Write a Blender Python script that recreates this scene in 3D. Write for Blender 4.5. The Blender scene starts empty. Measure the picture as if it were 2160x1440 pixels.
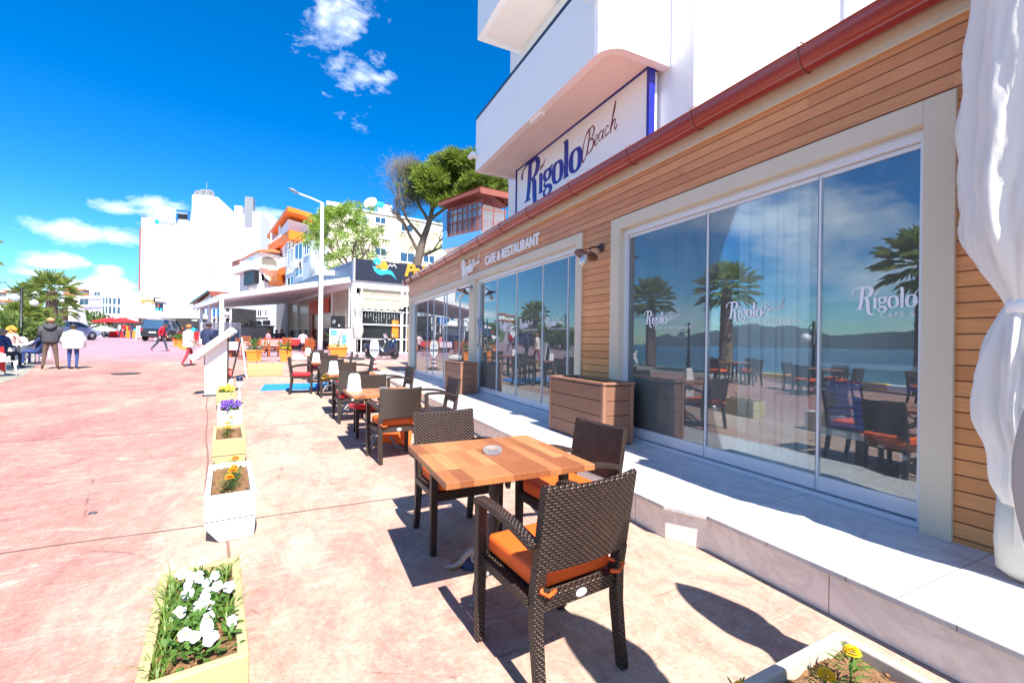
import bpy, bmesh, math, random
from mathutils import Vector, Matrix, Euler
R = math.radians
PI = math.pi
SC = bpy.context.scene
COL = SC.collection
random.seed(7)

# ------------------------------------------------------------------ camera
CAMH = 1.42
YAW = math.atan2(441, 917); PITCH = R(.14); ROLL = R(.85)
Fv = Vector((math.sin(YAW)*math.cos(PITCH), math.cos(YAW)*math.cos(PITCH), math.sin(PITCH)))
R0 = Vector((math.cos(YAW), -math.sin(YAW), 0)); U0 = R0.cross(Fv)
Rv = R0*math.cos(ROLL) + U0*math.sin(ROLL); Uv = U0*math.cos(ROLL) - R0*math.sin(ROLL)
cd = bpy.data.cameras.new('camera'); cam = bpy.data.objects.new('camera', cd); COL.objects.link(cam)
cd.sensor_width = 36; cd.lens = 917/2160*36; cd.clip_start = .05; cd.clip_end = 6000
m = Matrix((Rv, Uv, -Fv)).transposed().to_4x4(); m.translation = Vector((0, 0, CAMH))
cam.matrix_world = m
SC.camera = cam
CP = Vector((0, 0, CAMH))

# ------------------------------------------------------------------ light
SUN_DIR = Vector((.040, -.725, 1.0)).normalized()
SUN_EL = math.asin(SUN_DIR.z); SUN_AZ = math.atan2(SUN_DIR.x, SUN_DIR.y)
sd = bpy.data.lights.new('sun', 'SUN'); sd.energy = 4.6; sd.angle = R(.5); sd.color = (1, .95, .88)
so = bpy.data.objects.new('sun', sd); COL.objects.link(so)
so.rotation_euler = SUN_DIR.to_track_quat('Z', 'Y').to_euler()
SC.view_settings.view_transform = 'Standard'
SC.view_settings.look = 'None'
SC.view_settings.exposure = 1.45
SC.view_settings.gamma = 1.0

w = bpy.data.worlds.new('World'); SC.world = w; w.use_nodes = True
nt = w.node_tree; nt.nodes.clear()
def wn(t, **k):
    n = nt.nodes.new(t)
    for a, b in k.items(): setattr(n, a, b)
    return n
def lk(a, b): nt.links.new(a, b)
def MM(op, a, b=None, c=None, clamp=False):
    n = nt.nodes.new('ShaderNodeMath'); n.operation = op; n.use_clamp = clamp
    for i, v in enumerate((a, b, c)):
        if v is None: continue
        if isinstance(v, (int, float)): n.inputs[i].default_value = v
        else: nt.links.new(v, n.inputs[i])
    return n.outputs[0]
sky = wn('ShaderNodeTexSky', sky_type='NISHITA', sun_disc=False, sun_elevation=SUN_EL, sun_rotation=SUN_AZ % (2*PI))
sky.air_density = 1.0; sky.dust_density = .2; sky.ozone_density = 2.5
hs = wn('ShaderNodeHueSaturation'); hs.inputs['Saturation'].default_value = 1.5; hs.inputs['Hue'].default_value = .497
lk(sky.outputs[0], hs.inputs['Color'])
tint = wn('ShaderNodeMix', data_type='RGBA', blend_type='MULTIPLY'); tint.inputs[0].default_value = 1
lk(hs.outputs[0], tint.inputs[6]); tint.inputs[7].default_value = (.64, .96, 1.17, 1)
tc = wn('ShaderNodeTexCoord'); sp = wn('ShaderNodeSeparateXYZ'); lk(tc.outputs['Generated'], sp.inputs[0])
az = MM('ARCTAN2', sp.outputs[0], sp.outputs[1]); el = MM('ARCSINE', sp.outputs[2])
cmb = wn('ShaderNodeCombineXYZ'); lk(MM('MULTIPLY', az, 1.0), cmb.inputs[0]); lk(MM('MULTIPLY', el, 1.9), cmb.inputs[1])
def wnoise(scale, detail, rough, dist=0):
    n = wn('ShaderNodeTexNoise'); lk(cmb.outputs[0], n.inputs['Vector'])
    n.inputs['Scale'].default_value = scale; n.inputs['Detail'].default_value = detail
    n.inputs['Roughness'].default_value = rough; n.inputs['Distortion'].default_value = dist
    return n.outputs[0]
n1 = wnoise(7, 9, .60, .5); n2 = wnoise(28, 7, .6, .2)
def pixdir(x, y):
    d = (Fv + Rv*((x-1080)/917) - Uv*((y-720)/917)).normalized()
    return math.atan2(d.x, d.y), math.asin(d.z)
# clouds seen in the photograph: centre (as a direction), half width and height in degrees, density
clouds = [(738, 60, 2.8, 5.0, .20), (762, 140, 3.8, 2.8, .30), (796, 166, 1.7, 1.0, .42), (705, 20, 2.4, 4.0, .16),
          (180, 492, 5.0, 1.25, .85), (250, 500, 3.2, 1.2, .9), (245, 440, 2.8, .9, .6), (110, 552, 2.2, .9, .9),
          (90, 580, 2.6, .7, .9), (360, 458, 4.0, 1.6, .85), (560, 470, 2.6, 2.2, 1.0), (560, 520, 2.6, 2.6, 1.2),
          (150, 604, 3.0, 1.1, 1.2), (215, 603, 3.0, 1.2, 1.2), (60, 622, 3.6, 1.0, 1.0), (232, 573, 1.2, .6, .8)]
best = None
for (x, y, sx, sy, den) in clouds:
    a0, e0 = pixdir(x, y)
    dx = MM('MULTIPLY', MM('SUBTRACT', az, a0), 1/R(sx)); dy = MM('MULTIPLY', MM('SUBTRACT', el, e0), 1/R(sy))
    r2 = MM('ADD', MM('MULTIPLY', dx, dx), MM('MULTIPLY', dy, dy))
    v = MM('MULTIPLY', MM('SUBTRACT', 1.0, MM('SQRT', r2)), den)
    best = v if best is None else MM('MAXIMUM', best, v)
# a broken field of cumulus over the sea, to the left of the camera
fld = MM('MULTIPLY', MM('SUBTRACT', -.72, az), 5, clamp=True)
band = MM('MULTIPLY', MM('SUBTRACT', .62, MM('ABSOLUTE', MM('SUBTRACT', el, .36))), 2.2, clamp=True)
n3 = wnoise(3.1, 8, .58, .2)
sea = MM('MULTIPLY', MM('MULTIPLY', fld, band), MM('MULTIPLY', MM('SUBTRACT', n3, .45), 6.0, clamp=True))
sea = MM('MULTIPLY', sea, .75)
cl = MM('ADD', best, MM('MULTIPLY', MM('SUBTRACT', MM('ADD', MM('MULTIPLY', n1, .75), MM('MULTIPLY', n2, .25)), .52), 3.0))
cl = MM('MULTIPLY', MM('MINIMUM', MM('MULTIPLY', cl, 1.15, clamp=True), MM('MULTIPLY', MM('ADD', best, .22), 4, clamp=True)), 1.0)
cl = MM('MAXIMUM', cl, sea)
cshade = wn('ShaderNodeMix', data_type='RGBA'); lk(MM('MULTIPLY', MM('SUBTRACT', n2, .3), 1.8, clamp=True), cshade.inputs[0])
cshade.inputs[6].default_value = (7.2, 8.0, 9.2, 1); cshade.inputs[7].default_value = (10.5, 10.8, 11, 1)
cmix = wn('ShaderNodeMix', data_type='RGBA'); lk(cl, cmix.inputs[0]); lk(tint.outputs[2], cmix.inputs[6]); lk(cshade.outputs[2], cmix.inputs[7])
bg = wn('ShaderNodeBackground'); bg.inputs[1].default_value = .076
lk(cmix.outputs[2], bg.inputs[0]); wo = wn('ShaderNodeOutputWorld'); lk(bg.outputs[0], wo.inputs[0])

# ------------------------------------------------------------------ terrain profile and measuring helpers
GY = [-60, 6, 8, 11, 15, 17, 20, 28, 40, 55, 80, 900]; GZ = [0, 0, .035, .11, .19, .24, .32, .56, .98, 1.22, 1.36, 1.40]
def gz(y):
    if y <= GY[0]: return GZ[0]
    for i in range(len(GY)-1):
        if y <= GY[i+1]: return GZ[i] + (GZ[i+1]-GZ[i])*(y-GY[i])/(GY[i+1]-GY[i])
    return GZ[-1]
def W(x, y, d):                    # the world point d metres along the viewing axis under a measured pixel
    return CP + (Fv + Rv*((x-1080)/917) - Uv*((y-720)/917))*d
def XY(x, d):
    p = W(x, 712, d); return p.x, p.y
def ZZ(x, y, d): return W(x, y, d).z

# ------------------------------------------------------------------ materials
def newmat(name):
    mt = bpy.data.materials.new(name); mt.use_nodes = True
    n = mt.node_tree; b = n.nodes['Principled BSDF']
    return mt, n, b
def rgb(c): return (c[0], c[1], c[2], 1)
class NT:
    def __init__(s, n): s.n = n; s.tc = None
    def coord(s, k='Object'):
        if s.tc is None: s.tc = s.n.nodes.new('ShaderNodeTexCoord')
        return s.tc.outputs[k]
    def node(s, t, **k):
        x = s.n.nodes.new(t)
        for a, b in k.items(): setattr(x, a, b)
        return x
    def set(s, x, **k):
        for a, b in k.items():
            i = x.inputs[a]
            if isinstance(b, bpy.types.NodeSocket): s.n.links.new(b, i)
            else: i.default_value = b
        return x
    def math(s, op, a, b=None, clamp=False):
        x = s.n.nodes.new('ShaderNodeMath'); x.operation = op; x.use_clamp = clamp
        for i, v in enumerate((a, b)):
            if v is None: continue
            if isinstance(v, (int, float)): x.inputs[i].default_value = v
            else: s.n.links.new(v, x.inputs[i])
        return x.outputs[0]
    def mapping(s, v, scale=(1, 1, 1), rot=(0, 0, 0), loc=(0, 0, 0)):
        x = s.node('ShaderNodeMapping'); s.n.links.new(v, x.inputs[0])
        x.inputs['Scale'].default_value = scale; x.inputs['Rotation'].default_value = rot; x.inputs['Location'].default_value = loc
        return x.outputs[0]
    def noise(s, v, scale, detail=5, rough=.55, dist=0):
        x = s.node('ShaderNodeTexNoise'); s.n.links.new(v, x.inputs['Vector'])
        x.inputs['Scale'].default_value = scale; x.inputs['Detail'].default_value = detail
        x.inputs['Roughness'].default_value = rough; x.inputs['Distortion'].default_value = dist
        return x.outputs[0]
    def ramp(s, f, stops):
        x = s.node('ShaderNodeValToRGB'); s.n.links.new(f, x.inputs[0]); e = x.color_ramp.elements
        while len(e) < len(stops): e.new(.5)
        for el_, (p, c) in zip(e, stops): el_.position = p; el_.color = rgb(c) if not isinstance(c, (int, float)) else (c, c, c, 1)
        return x.outputs[0]
    def mix(s, f, a, b, mode='MIX'):
        x = s.node('ShaderNodeMix', data_type='RGBA', blend_type=mode)
        for i, v in ((0, f), (6, a), (7, b)):
            if isinstance(v, bpy.types.NodeSocket): s.n.links.new(v, x.inputs[i])
            elif i == 0: x.inputs[0].default_value = v
            else: x.inputs[i].default_value = rgb(v)
        return x.outputs[2]
    def bump(s, h, strength=.3, dist=.01, normal=None):
        x = s.node('ShaderNodeBump'); s.n.links.new(h, x.inputs['Height'])
        x.inputs['Strength'].default_value = strength; x.inputs['Distance'].default_value = dist
        if normal is not None: s.n.links.new(normal, x.inputs['Normal'])
        return x.outputs[0]
def pm(name, c, rough=.55, var=.12, scale=6, bump=.12, bscale=60, bdist=.003, metal=0, coat=0, spec=.5, island=0, trans=0, sheen=0):
    mt, n, b = newmat(name); t = NT(n)
    o = t.coord('Object')
    f = t.noise(o, scale, 6, .6)
    lo = tuple(max(0, x*(1-var)) for x in c); hi = tuple(min(1, x*(1+var)) for x in c)
    colr = t.mix(f, lo, hi)
    if island:
        g = t.node('ShaderNodeNewGeometry')
        colr = t.mix(g.outputs['Random Per Island'], colr, tuple(min(1, x*(1+island)) for x in c)); 
    n.links.new(colr, b.inputs['Base Color'])
    b.inputs['Roughness'].default_value = rough; b.inputs['Metallic'].default_value = metal
    b.inputs['Specular IOR Level'].default_value = spec
    b.inputs['Coat Weight'].default_value = coat; b.inputs['Coat Roughness'].default_value = .08
    if trans: b.inputs['Transmission Weight'].default_value = trans
    if bump: n.links.new(t.bump(t.noise(o, bscale, 4), bump, bdist), b.inputs['Normal'])
    return mt
def leafmat(name, c1, c2, trans=.35):
    mt = bpy.data.materials.new(name); mt.use_nodes = True; n = mt.node_tree; t = NT(n); n.nodes.clear()
    g = t.node('ShaderNodeNewGeometry'); o = t.coord('Object')
    f = t.math('ADD', t.math('MULTIPLY', g.outputs['Random Per Island'], .6), t.math('MULTIPLY', t.noise(o, 1.4, 3), .4))
    c = t.mix(f, c1, c2)
    d = t.node('ShaderNodeBsdfDiffuse'); n.links.new(c, d.inputs[0])
    tr = t.node('ShaderNodeBsdfTranslucent'); n.links.new(t.mix(.5, c, (c2[0]*1.3, c2[1]*1.3, c2[2]*.6)), tr.inputs[0])
    ms = t.node('ShaderNodeMixShader'); ms.inputs[0].default_value = trans
    n.links.new(d.outputs[0], ms.inputs[1]); n.links.new(tr.outputs[0], ms.inputs[2])
    gl = t.node('ShaderNodeBsdfGlossy'); gl.inputs['Roughness'].default_value = .45; gl.inputs[0].default_value = (.6, .6, .6, 1)
    m2 = t.node('ShaderNodeMixShader'); m2.inputs[0].default_value = .05
    n.links.new(ms.outputs[0], m2.inputs[1]); n.links.new(gl.outputs[0], m2.inputs[2])
    ou = t.node('ShaderNodeOutputMaterial'); n.links.new(m2.outputs[0], ou.inputs[0])
    return mt
def brickmat(name, c1, c2, mortar, bw, bh, ms, rough=.5, bump=.4, off=.5, squash=1, rot=0, grain=None, coord='UV', bd=.004, spec=.5, bias=0, groove=False):
    mt, n, b = newmat(name); t = NT(n)
    v = t.coord(coord)
    if rot: v = t.mapping(v, rot=(0, 0, rot))
    br = t.node('ShaderNodeTexBrick'); n.links.new(v, br.inputs['Vector'])
    br.offset = off; br.inputs['Scale'].default_value = 1; br.inputs['Mortar Size'].default_value = ms
    br.inputs['Mortar Smooth'].default_value = .1; br.inputs['Bias'].default_value = bias
    br.inputs['Brick Width'].default_value = bw; br.inputs['Row Height'].default_value = bh
    br.inputs['Color1'].default_value = rgb(c1); br.inputs['Color2'].default_value = rgb(c2); br.inputs['Mortar'].default_value = rgb(mortar)
    c = br.outputs[0]; gap = br.outputs[1]
    if groove:
        br.inputs['Mortar Size'].default_value = .0004; br.inputs['Mortar'].default_value = rgb(tuple(x*.55 for x in c2))
        sp_ = t.node('ShaderNodeSeparateXYZ'); n.links.new(v, sp_.inputs[0])
        fy = t.math('FRACT', t.math('MULTIPLY', sp_.outputs[1], 1/bh)); e_ = t.math('MINIMUM', fy, t.math('SUBTRACT', 1.0, fy))
        gap = t.math('SUBTRACT', 1.0, t.math('MULTIPLY', e_, bh/ms), clamp=True); c = t.mix(t.math('POWER', gap, .6), c, mortar)
    if grain:
        gv = t.mapping(v, scale=grain)
        g1 = t.noise(gv, 1, 8, .65, .6)
        c = t.mix(1, c, t.ramp(g1, [(.25, .72), (.75, 1.12)]), 'MULTIPLY')
        c = t.mix(1, c, t.ramp(t.noise(v, 1.3, 3), [(.3, .88), (.7, 1.08)]), 'MULTIPLY')
    n.links.new(c, b.inputs['Base Color']); b.inputs['Roughness'].default_value = rough
    b.inputs['Specular IOR Level'].default_value = spec
    n.links.new(t.bump(t.math('SUBTRACT', 1.0, gap), bump, bd), b.inputs['Normal'])
    return mt

# ------------------------------------------------------------------ mesh builder
class MB:
    def __init__(s): s.v = []; s.f = []; s.m = []; s.mi = 0; s.X = Matrix.Identity(4); s.sm = []; s.smooth = False
    def add(s, vs, fs, smooth=None):
        o = len(s.v); s.v += [tuple(s.X @ Vector(p)) for p in vs]
        for f in fs: s.f.append([o+i for i in f]); s.m.append(s.mi); s.sm.append(s.smooth if smooth is None else smooth)
        return s
    def box(s, x0, x1, y0, y1, z0, z1):
        vs = [(x, y, z) for x in (x0, x1) for y in (y0, y1) for z in (z0, z1)]
        return s.add(vs, [(0, 1, 3, 2), (4, 6, 7, 5), (0, 4, 5, 1), (2, 3, 7, 6), (0, 2, 6, 4), (1, 5, 7, 3)], False)
    def cbox(s, c, sz, rz=0, rx=0, ry=0):
        M = Matrix.Translation(c) @ Euler((rx, ry, rz)).to_matrix().to_4x4()
        X = s.X; s.X = X @ M; a, b, d = (q/2 for q in sz); s.box(-a, a, -b, b, -d, d); s.X = X; return s
    def bar(s, a, b, wd, th, up=(0, 0, 1)):
        a = Vector(a); b = Vector(b); d = (b-a); L = d.length
        if L < 1e-6: return s
        d /= L; u = Vector(up); x = d.cross(u)
        if x.length < 1e-3: x = d.cross(Vector((1, 0, 0)))
        x.normalize(); y = x.cross(d)
        M = Matrix((x, d, y)).transposed().to_4x4(); M.translation = a
        X = s.X; s.X = X @ M; s.box(-wd/2, wd/2, 0, L, -th/2, th/2); s.X = X; return s
    def tube(s, pts, r, n=8, cap=True, flat=1.0):
        pts = [Vector(p) for p in pts]; k = len(pts)
        rs = r if isinstance(r, (list, tuple)) else [r]*k
        vs = []; fs = []; px = None
        for i, p in enumerate(pts):
            d = (pts[min(i+1, k-1)]-pts[max(i-1, 0)])
            if d.length < 1e-9: d = Vector((0, 0, 1))
            d.normalize()
            if px is None:
                a = Vector((0, 0, 1)) if abs(d.z) < .9 else Vector((1, 0, 0)); px = d.cross(a).normalized()
            else:
                px = px - d*px.dot(d)
                px = px.normalized() if px.length > 1e-6 else d.orthogonal().normalized()
            py = d.cross(px)
            for j in range(n):
                t = 2*PI*j/n; vs.append(p + px*math.cos(t)*rs[i] + py*math.sin(t)*rs[i]*flat)
        for i in range(k-1):
            for j in range(n):
                a = i*n+j; b = i*n+(j+1) % n; fs.append((a, b, b+n, a+n))
        if cap: fs.append(tuple(range(n-1, -1, -1))); fs.append(tuple((k-1)*n+j for j in range(n)))
        return s.add(vs, fs, True)
    def lathe(s, prof, n=16, c=(0, 0, 0), squash=1.0):
        vs = []; fs = []
        for (r, z) in prof:
            for j in range(n):
                t = 2*PI*j/n; vs.append((c[0]+r*math.cos(t), c[1]+r*math.sin(t)*squash, c[2]+z))
        for i in range(len(prof)-1):
            for j in range(n):
                a = i*n+j; b = i*n+(j+1) % n; fs.append((a, b, b+n, a+n))
        if prof[0][0] > 1e-4: fs.append(tuple(range(n-1, -1, -1)))
        if prof[-1][0] > 1e-4: fs.append(tuple((len(prof)-1)*n+j for j in range(n)))
        return s.add(vs, fs, True)
    def ball(s, c, r, n=10, k=6):
        rx, ry, rz = r if isinstance(r, (tuple, list)) else (r, r, r)
        vs = []; fs = []
        for i in range(k+1):
            a = PI*i/k
            for j in range(n):
                t = 2*PI*j/n; vs.append((c[0]+rx*math.sin(a)*math.cos(t), c[1]+ry*math.sin(a)*math.sin(t), c[2]-rz*math.cos(a)))
        for i in range(k):
            for j in range(n):
                a = i*n+j; b = i*n+(j+1) % n; fs.append((a, b, b+n, a+n))
        return s.add(vs, fs, True)
    def prism(s, plan, z0, z1):
        a = sum(plan[i][0]*plan[(i+1) % len(plan)][1]-plan[(i+1) % len(plan)][0]*plan[i][1] for i in range(len(plan)))
        if a < 0: plan = plan[::-1]
        n = len(plan); vs = [(p[0], p[1], z0) for p in plan] + [(p[0], p[1], z1) for p in plan]
        fs = [tuple(range(n-1, -1, -1)), tuple(range(n, 2*n))] + [(i, (i+1) % n, n+(i+1) % n, n+i) for i in range(n)]
        return s.add(vs, fs, False)
    def loft(s, rings, cap=True, smooth=True):
        n = len(rings[0]); vs = [p for r in rings for p in r]; fs = []
        for i in range(len(rings)-1):
            for j in range(n):
                a = i*n+j; b = i*n+(j+1) % n; fs.append((a, b, b+n, a+n))
        if cap: fs.append(tuple(range(n-1, -1, -1))); fs.append(tuple((len(rings)-1)*n+j for j in range(n)))
        return s.add(vs, fs, smooth)
    def build(s, name, mats, parent=None, bevel=0, seg=2, loc=None):
        me = bpy.data.meshes.new(name); me.from_pydata([tuple(v) for v in s.v], [], s.f)
        if not isinstance(mats, (list, tuple)): mats = [mats]
        for q in mats: me.materials.append(q)
        me.polygons.foreach_set('material_index', s.m); me.polygons.foreach_set('use_smooth', s.sm)
        uv = me.uv_layers.new(name='UVMap'); data = [0.0]*(2*len(me.loops))
        co = me.vertices
        for p in me.polygons:
            nx, ny, nz = (abs(q) for q in p.normal)
            for li in p.loop_indices:
                c = co[me.loops[li].vertex_index].co
                if nx >= ny and nx >= nz: u_, v_ = c.y, c.z
                elif ny >= nz: u_, v_ = c.x, c.z
                else: u_, v_ = c.x, c.y
                data[2*li] = u_; data[2*li+1] = v_
        uv.data.foreach_set('uv', data)
        me.update()
        o = bpy.data.objects.new(name, me); COL.objects.link(o)
        if parent is not None: o.parent = parent
        if loc is not None: o.location = loc
        if bevel:
            b = o.modifiers.new('bevel', 'BEVEL'); b.width = bevel; b.segments = seg; b.limit_method = 'ANGLE'; b.angle_limit = R(50)
        return o
def tag(o, label=None, cat=None, group=None, kind=None):
    if label: o['label'] = label
    if cat: o['category'] = cat
    if group: o['group'] = group
    if kind: o['kind'] = kind
    return o
def thing(name, label, cat, loc=(0, 0, 0), rz=0, group=None):
    o = bpy.data.objects.new(name, None); COL.objects.link(o); o.empty_display_size = .2
    o.location = loc; o.rotation_euler = (0, 0, rz); tag(o, label, cat, group); return o
KIDS = {}
def dup(src, loc, rz, label, group=None, sc=None):
    def cp(o, par):
        c = o.copy(); COL.objects.link(c)
        if par is not None: c.parent = par; c.matrix_parent_inverse = o.matrix_parent_inverse.copy()
        for ch in [q for q in bpy.data.objects if q.parent == o and q != c]: cp(ch, c)
        return c
    r = cp(src, None); r.location = loc; r.rotation_euler = (0, 0, rz); r['label'] = label
    if group: r['group'] = group
    if sc: r.scale = sc if isinstance(sc, tuple) else (sc, sc, sc)
    return r
def catmull(P, n=8):
    P = [Vector(p) for p in P]; out = []
    Q = [P[0]*2-P[1]] + P + [P[-1]*2-P[-2]]
    for i in range(1, len(Q)-2):
        a, b, c, d = Q[i-1:i+3]
        for k in range(n):
            t = k/n
            out.append(.5*((2*b)+(c-a)*t+(2*a-5*b+4*c-d)*t*t+(3*b-a-3*c+d)*t**3))
    out.append(P[-1]); return out
def text_mesh(mb, s, size, depth, M, shear=0, sx=1, space=1, align='LEFT', bold=0):
    cu = bpy.data.curves.new('t', 'FONT'); cu.body = s; cu.size = size; cu.extrude = depth/2; cu.shear = shear
    cu.space_character = space; cu.align_x = align; cu.offset = bold; cu.resolution_u = 4
    o = bpy.data.objects.new('t', cu); COL.objects.link(o)
    dg = bpy.context.evaluated_depsgraph_get(); dg.update()
    me = o.evaluated_get(dg).to_mesh()
    X = mb.X; mb.X = X @ M @ Matrix.Diagonal((sx, 1, 1, 1))
    mb.add([v.co.copy() for v in me.vertices], [tuple(p.vertices) for p in me.polygons], False)
    mb.X = X; o.evaluated_get(dg).to_mesh_clear(); bpy.data.objects.remove(o); bpy.data.curves.remove(cu)
def fr(o, x, z):
    """frame matrix: origin o, local x axis, local y (up) axis z, normal towards the viewer"""
    x = Vector(x).normalized(); z = Vector(z).normalized(); n = x.cross(z)
    M = Matrix((x, z, n)).transposed().to_4x4(); M.translation = o; return M
# ------------------------------------------------------------------ surface materials
def ground_mat():
    mt, n, b = newmat('worn_pink_concrete'); t = NT(n); o = t.coord('Object')
    big = t.noise(t.mapping(o, scale=(.42, .20, .5), rot=(0, 0, R(28))), 1.0, 8, .66, .9)
    mid = t.noise(t.mapping(o, scale=(2.6, 1.3, 1), rot=(0, 0, R(20))), 1.0, 10, .74, .7)
    fine = t.noise(o, 40, 8, .78); spk = t.noise(o, 210, 3, .7)
    sx = t.node('ShaderNodeSeparateXYZ'); n.links.new(o, sx.inputs[0])
    # the pink wash survives better on the promenade side
    lean = t.math('MULTIPLY', t.math('SUBTRACT', -.3, sx.outputs[0]), .030, clamp=True)
    k = t.math('ADD', t.math('ADD', t.math('MULTIPLY', big, .55), t.math('MULTIPLY', mid, .50)), t.math('MINIMUM', lean, .085))
    c = t.ramp(k, [(.42, (.45, .355, .275)), (.50, (.42, .295, .225)), (.57, (.38, .22, .175)), (.66, (.335, .165, .14)), (.76, (.27, .11, .10))])
    scr = t.noise(t.mapping(o, scale=(1.2, 5, 1), rot=(0, 0, R(-12))), 1.5, 12, .8, 1.2)
    c = t.mix(t.math('MULTIPLY', t.math('SUBTRACT', scr, .535), 6, clamp=True), c, (.48, .415, .33))
    red = t.noise(o, 1.3, 10, .76, .5)
    c = t.mix(t.math('MULTIPLY', t.math('MULTIPLY', t.math('SUBTRACT', red, .60), 8, clamp=True), .7), c, (.27, .085, .055))
    bare = t.noise(t.mapping(o, loc=(7, 3, 0)), .8, 12, .8, .3)
    c = t.mix(t.math('MULTIPLY', t.math('SUBTRACT', bare, .60), 5, clamp=True), c, (.47, .42, .34))
    c = t.mix(1, c, t.ramp(fine, [(.30, .70), (.70, 1.22)]), 'MULTIPLY')
    gr = t.noise(t.mapping(o, scale=(1, .7, 1)), 13, 9, .8); c = t.mix(1, c, t.ramp(gr, [(.32, .74), (.50, 1.0), (.68, 1.16)]), 'MULTIPLY')
    c = t.mix(1, c, t.ramp(spk, [(.30, .62), (.44, 1.0), (.60, 1.0), (.75, 1.35)]), 'MULTIPLY')
    pit = t.node('ShaderNodeTexVoronoi'); n.links.new(o, pit.inputs[0]); pit.inputs['Scale'].default_value = 17
    c = t.mix(t.math('MULTIPLY', t.math('SUBTRACT', .085, pit.outputs[0]), 20, clamp=True), c, (.13, .10, .10))
    wob = t.node('ShaderNodeMix', data_type='RGBA'); wob.inputs[0].default_value = .12; n.links.new(o, wob.inputs[6]); nz = t.node('ShaderNodeTexNoise'); n.links.new(o, nz.inputs[0]); nz.inputs['Scale'].default_value = 2.2; nz.inputs['Detail'].default_value = 8; n.links.new(nz.outputs[1], wob.inputs[7])
    vc = t.node('ShaderNodeTexVoronoi', feature='DISTANCE_TO_EDGE'); n.links.new(wob.outputs[2], vc.inputs[0]); vc.inputs['Scale'].default_value = .42
    ck = t.math('MULTIPLY', t.math('SUBTRACT', .0032, vc.outputs[0]), 500, clamp=True); ck = t.math('MULTIPLY', ck, t.math('MULTIPLY', t.math('SUBTRACT', mid, .50), 8, clamp=True))
    c = t.mix(t.math('MULTIPLY', ck, .75), c, (.14, .07, .06))
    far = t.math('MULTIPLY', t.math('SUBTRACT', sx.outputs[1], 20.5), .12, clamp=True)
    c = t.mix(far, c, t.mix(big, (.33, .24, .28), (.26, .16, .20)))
    n.links.new(c, b.inputs['Base Color']); b.inputs['Roughness'].default_value = .8; b.inputs['Specular IOR Level'].default_value = .25
    h = t.math('ADD', t.math('MULTIPLY', fine, .6), t.math('MULTIPLY', spk, .4))
    n.links.new(t.bump(h, .5, .005), b.inputs['Normal'])
    return mt
M_ground = ground_mat()
M_joint = pm('dark_joint', (.20, .10, .085), .9, .3, 20, .3)
M_paving = brickmat('stone_flags', (.34, .33, .26), (.27, .25, .21), (.14, .12, .10), .62, .38, .016, .8, .5, grain=(6, 6, 1), coord='Object', off=.37)
def marble_mat(name, base, vein, amt, tile=None):
    mt, n, b = newmat(name); t = NT(n); o = t.coord('Object')
    f = t.noise(o, 1.7, 9, .65, 2.2)
    v1 = t.math('SUBTRACT', 1.0, t.math('MULTIPLY', t.math('ABSOLUTE', t.math('SUBTRACT', f, .5)), 16), clamp=True)
    c = t.mix(t.math('MULTIPLY', v1, amt), base, vein)
    c = t.mix(t.math('MULTIPLY', t.math('SUBTRACT', t.noise(o, 3.2, 6), .5), 2.2, clamp=True), c, tuple(x*.84 for x in base))
    if tile:
        br = t.node('ShaderNodeTexBrick'); n.links.new(t.coord('UV'), br.inputs['Vector']); br.inputs['Scale'].default_value = 1
        br.offset = 0; br.inputs['Brick Width'].default_value = tile[0]; br.inputs['Row Height'].default_value = tile[1]; br.inputs['Mortar Size'].default_value = .0028
        c = t.mix(br.outputs[1], c, (.22, .17, .13))
    n.links.new(c, b.inputs['Base Color']); b.inputs['Roughness'].default_value = .28; b.inputs['Specular IOR Level'].default_value = .5
    n.links.new(t.bump(t.noise(o, 40, 4), .05, .002), b.inputs['Normal'])
    return mt
M_marble = marble_mat('white_marble', (.60, .58, .56), (.38, .37, .40), .6, (.42, 1.05))
M_riser = marble_mat('marble_riser', (.84, .77, .70), (.50, .42, .40), .35, (1.35, 3))
M_tile = marble_mat('indoor_tile', (.46, .45, .42), (.3, .3, .3), .3, (.6, .6))
M_water = None
def water():
    mt, n, b = newmat('sea_water'); t = NT(n); o = t.coord('Object')
    f = t.noise(t.mapping(o, scale=(.10, .03, 1)), 1, 8, .7)
    foam = t.math('MULTIPLY', t.math('SUBTRACT', t.noise(t.mapping(o, scale=(1.6, .25, 1)), 1, 8, .75), .60), 9, clamp=True)
    sx = t.node('ShaderNodeSeparateXYZ'); n.links.new(o, sx.inputs[0])
    near = t.math('MULTIPLY', t.math('ADD', sx.outputs[0], 45), .03, clamp=True)
    c = t.mix(near, (.010, .05, .10), (.03, .26, .26))
    c = t.mix(t.math('MULTIPLY', foam, .6), c, (.7, .75, .75))
    n.links.new(c, b.inputs['Base Color']); b.inputs['Roughness'].default_value = .22; b.inputs['IOR'].default_value = 1.33
    n.links.new(t.bump(t.noise(t.mapping(o, scale=(.9, .35, 1)), 1, 8, .7), .9, .35), b.inputs['Normal'])
    return mt
M_water = water()
M_hill = pm('blue_hills', (.05, .075, .09), .95, .35, .004, 0)
M_hillnear = pm('dry_hillside', (.09, .12, .05), .95, .4, .05, 0)
M_soil = pm('garden_soil', (.22, .115, .05), .95, .55, 40, 1.0, 70, .02)
M_clad = brickmat('cedar_cladding', (.74, .325, .125), (.55, .21, .072), (.16, .045, .014), 2.1, .0945, .0052, .42, .9, off=.41, grain=(3.5, 90, 1), bd=.006, groove=True)
M_clad2 = brickmat('cedar_cladding_pillar', (.76, .345, .12), (.62, .25, .08), (.16, .045, .014), 9, .0945, .0052, .42, .9, off=.41, grain=(5, 80, 1), bd=.006, groove=True)
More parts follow.
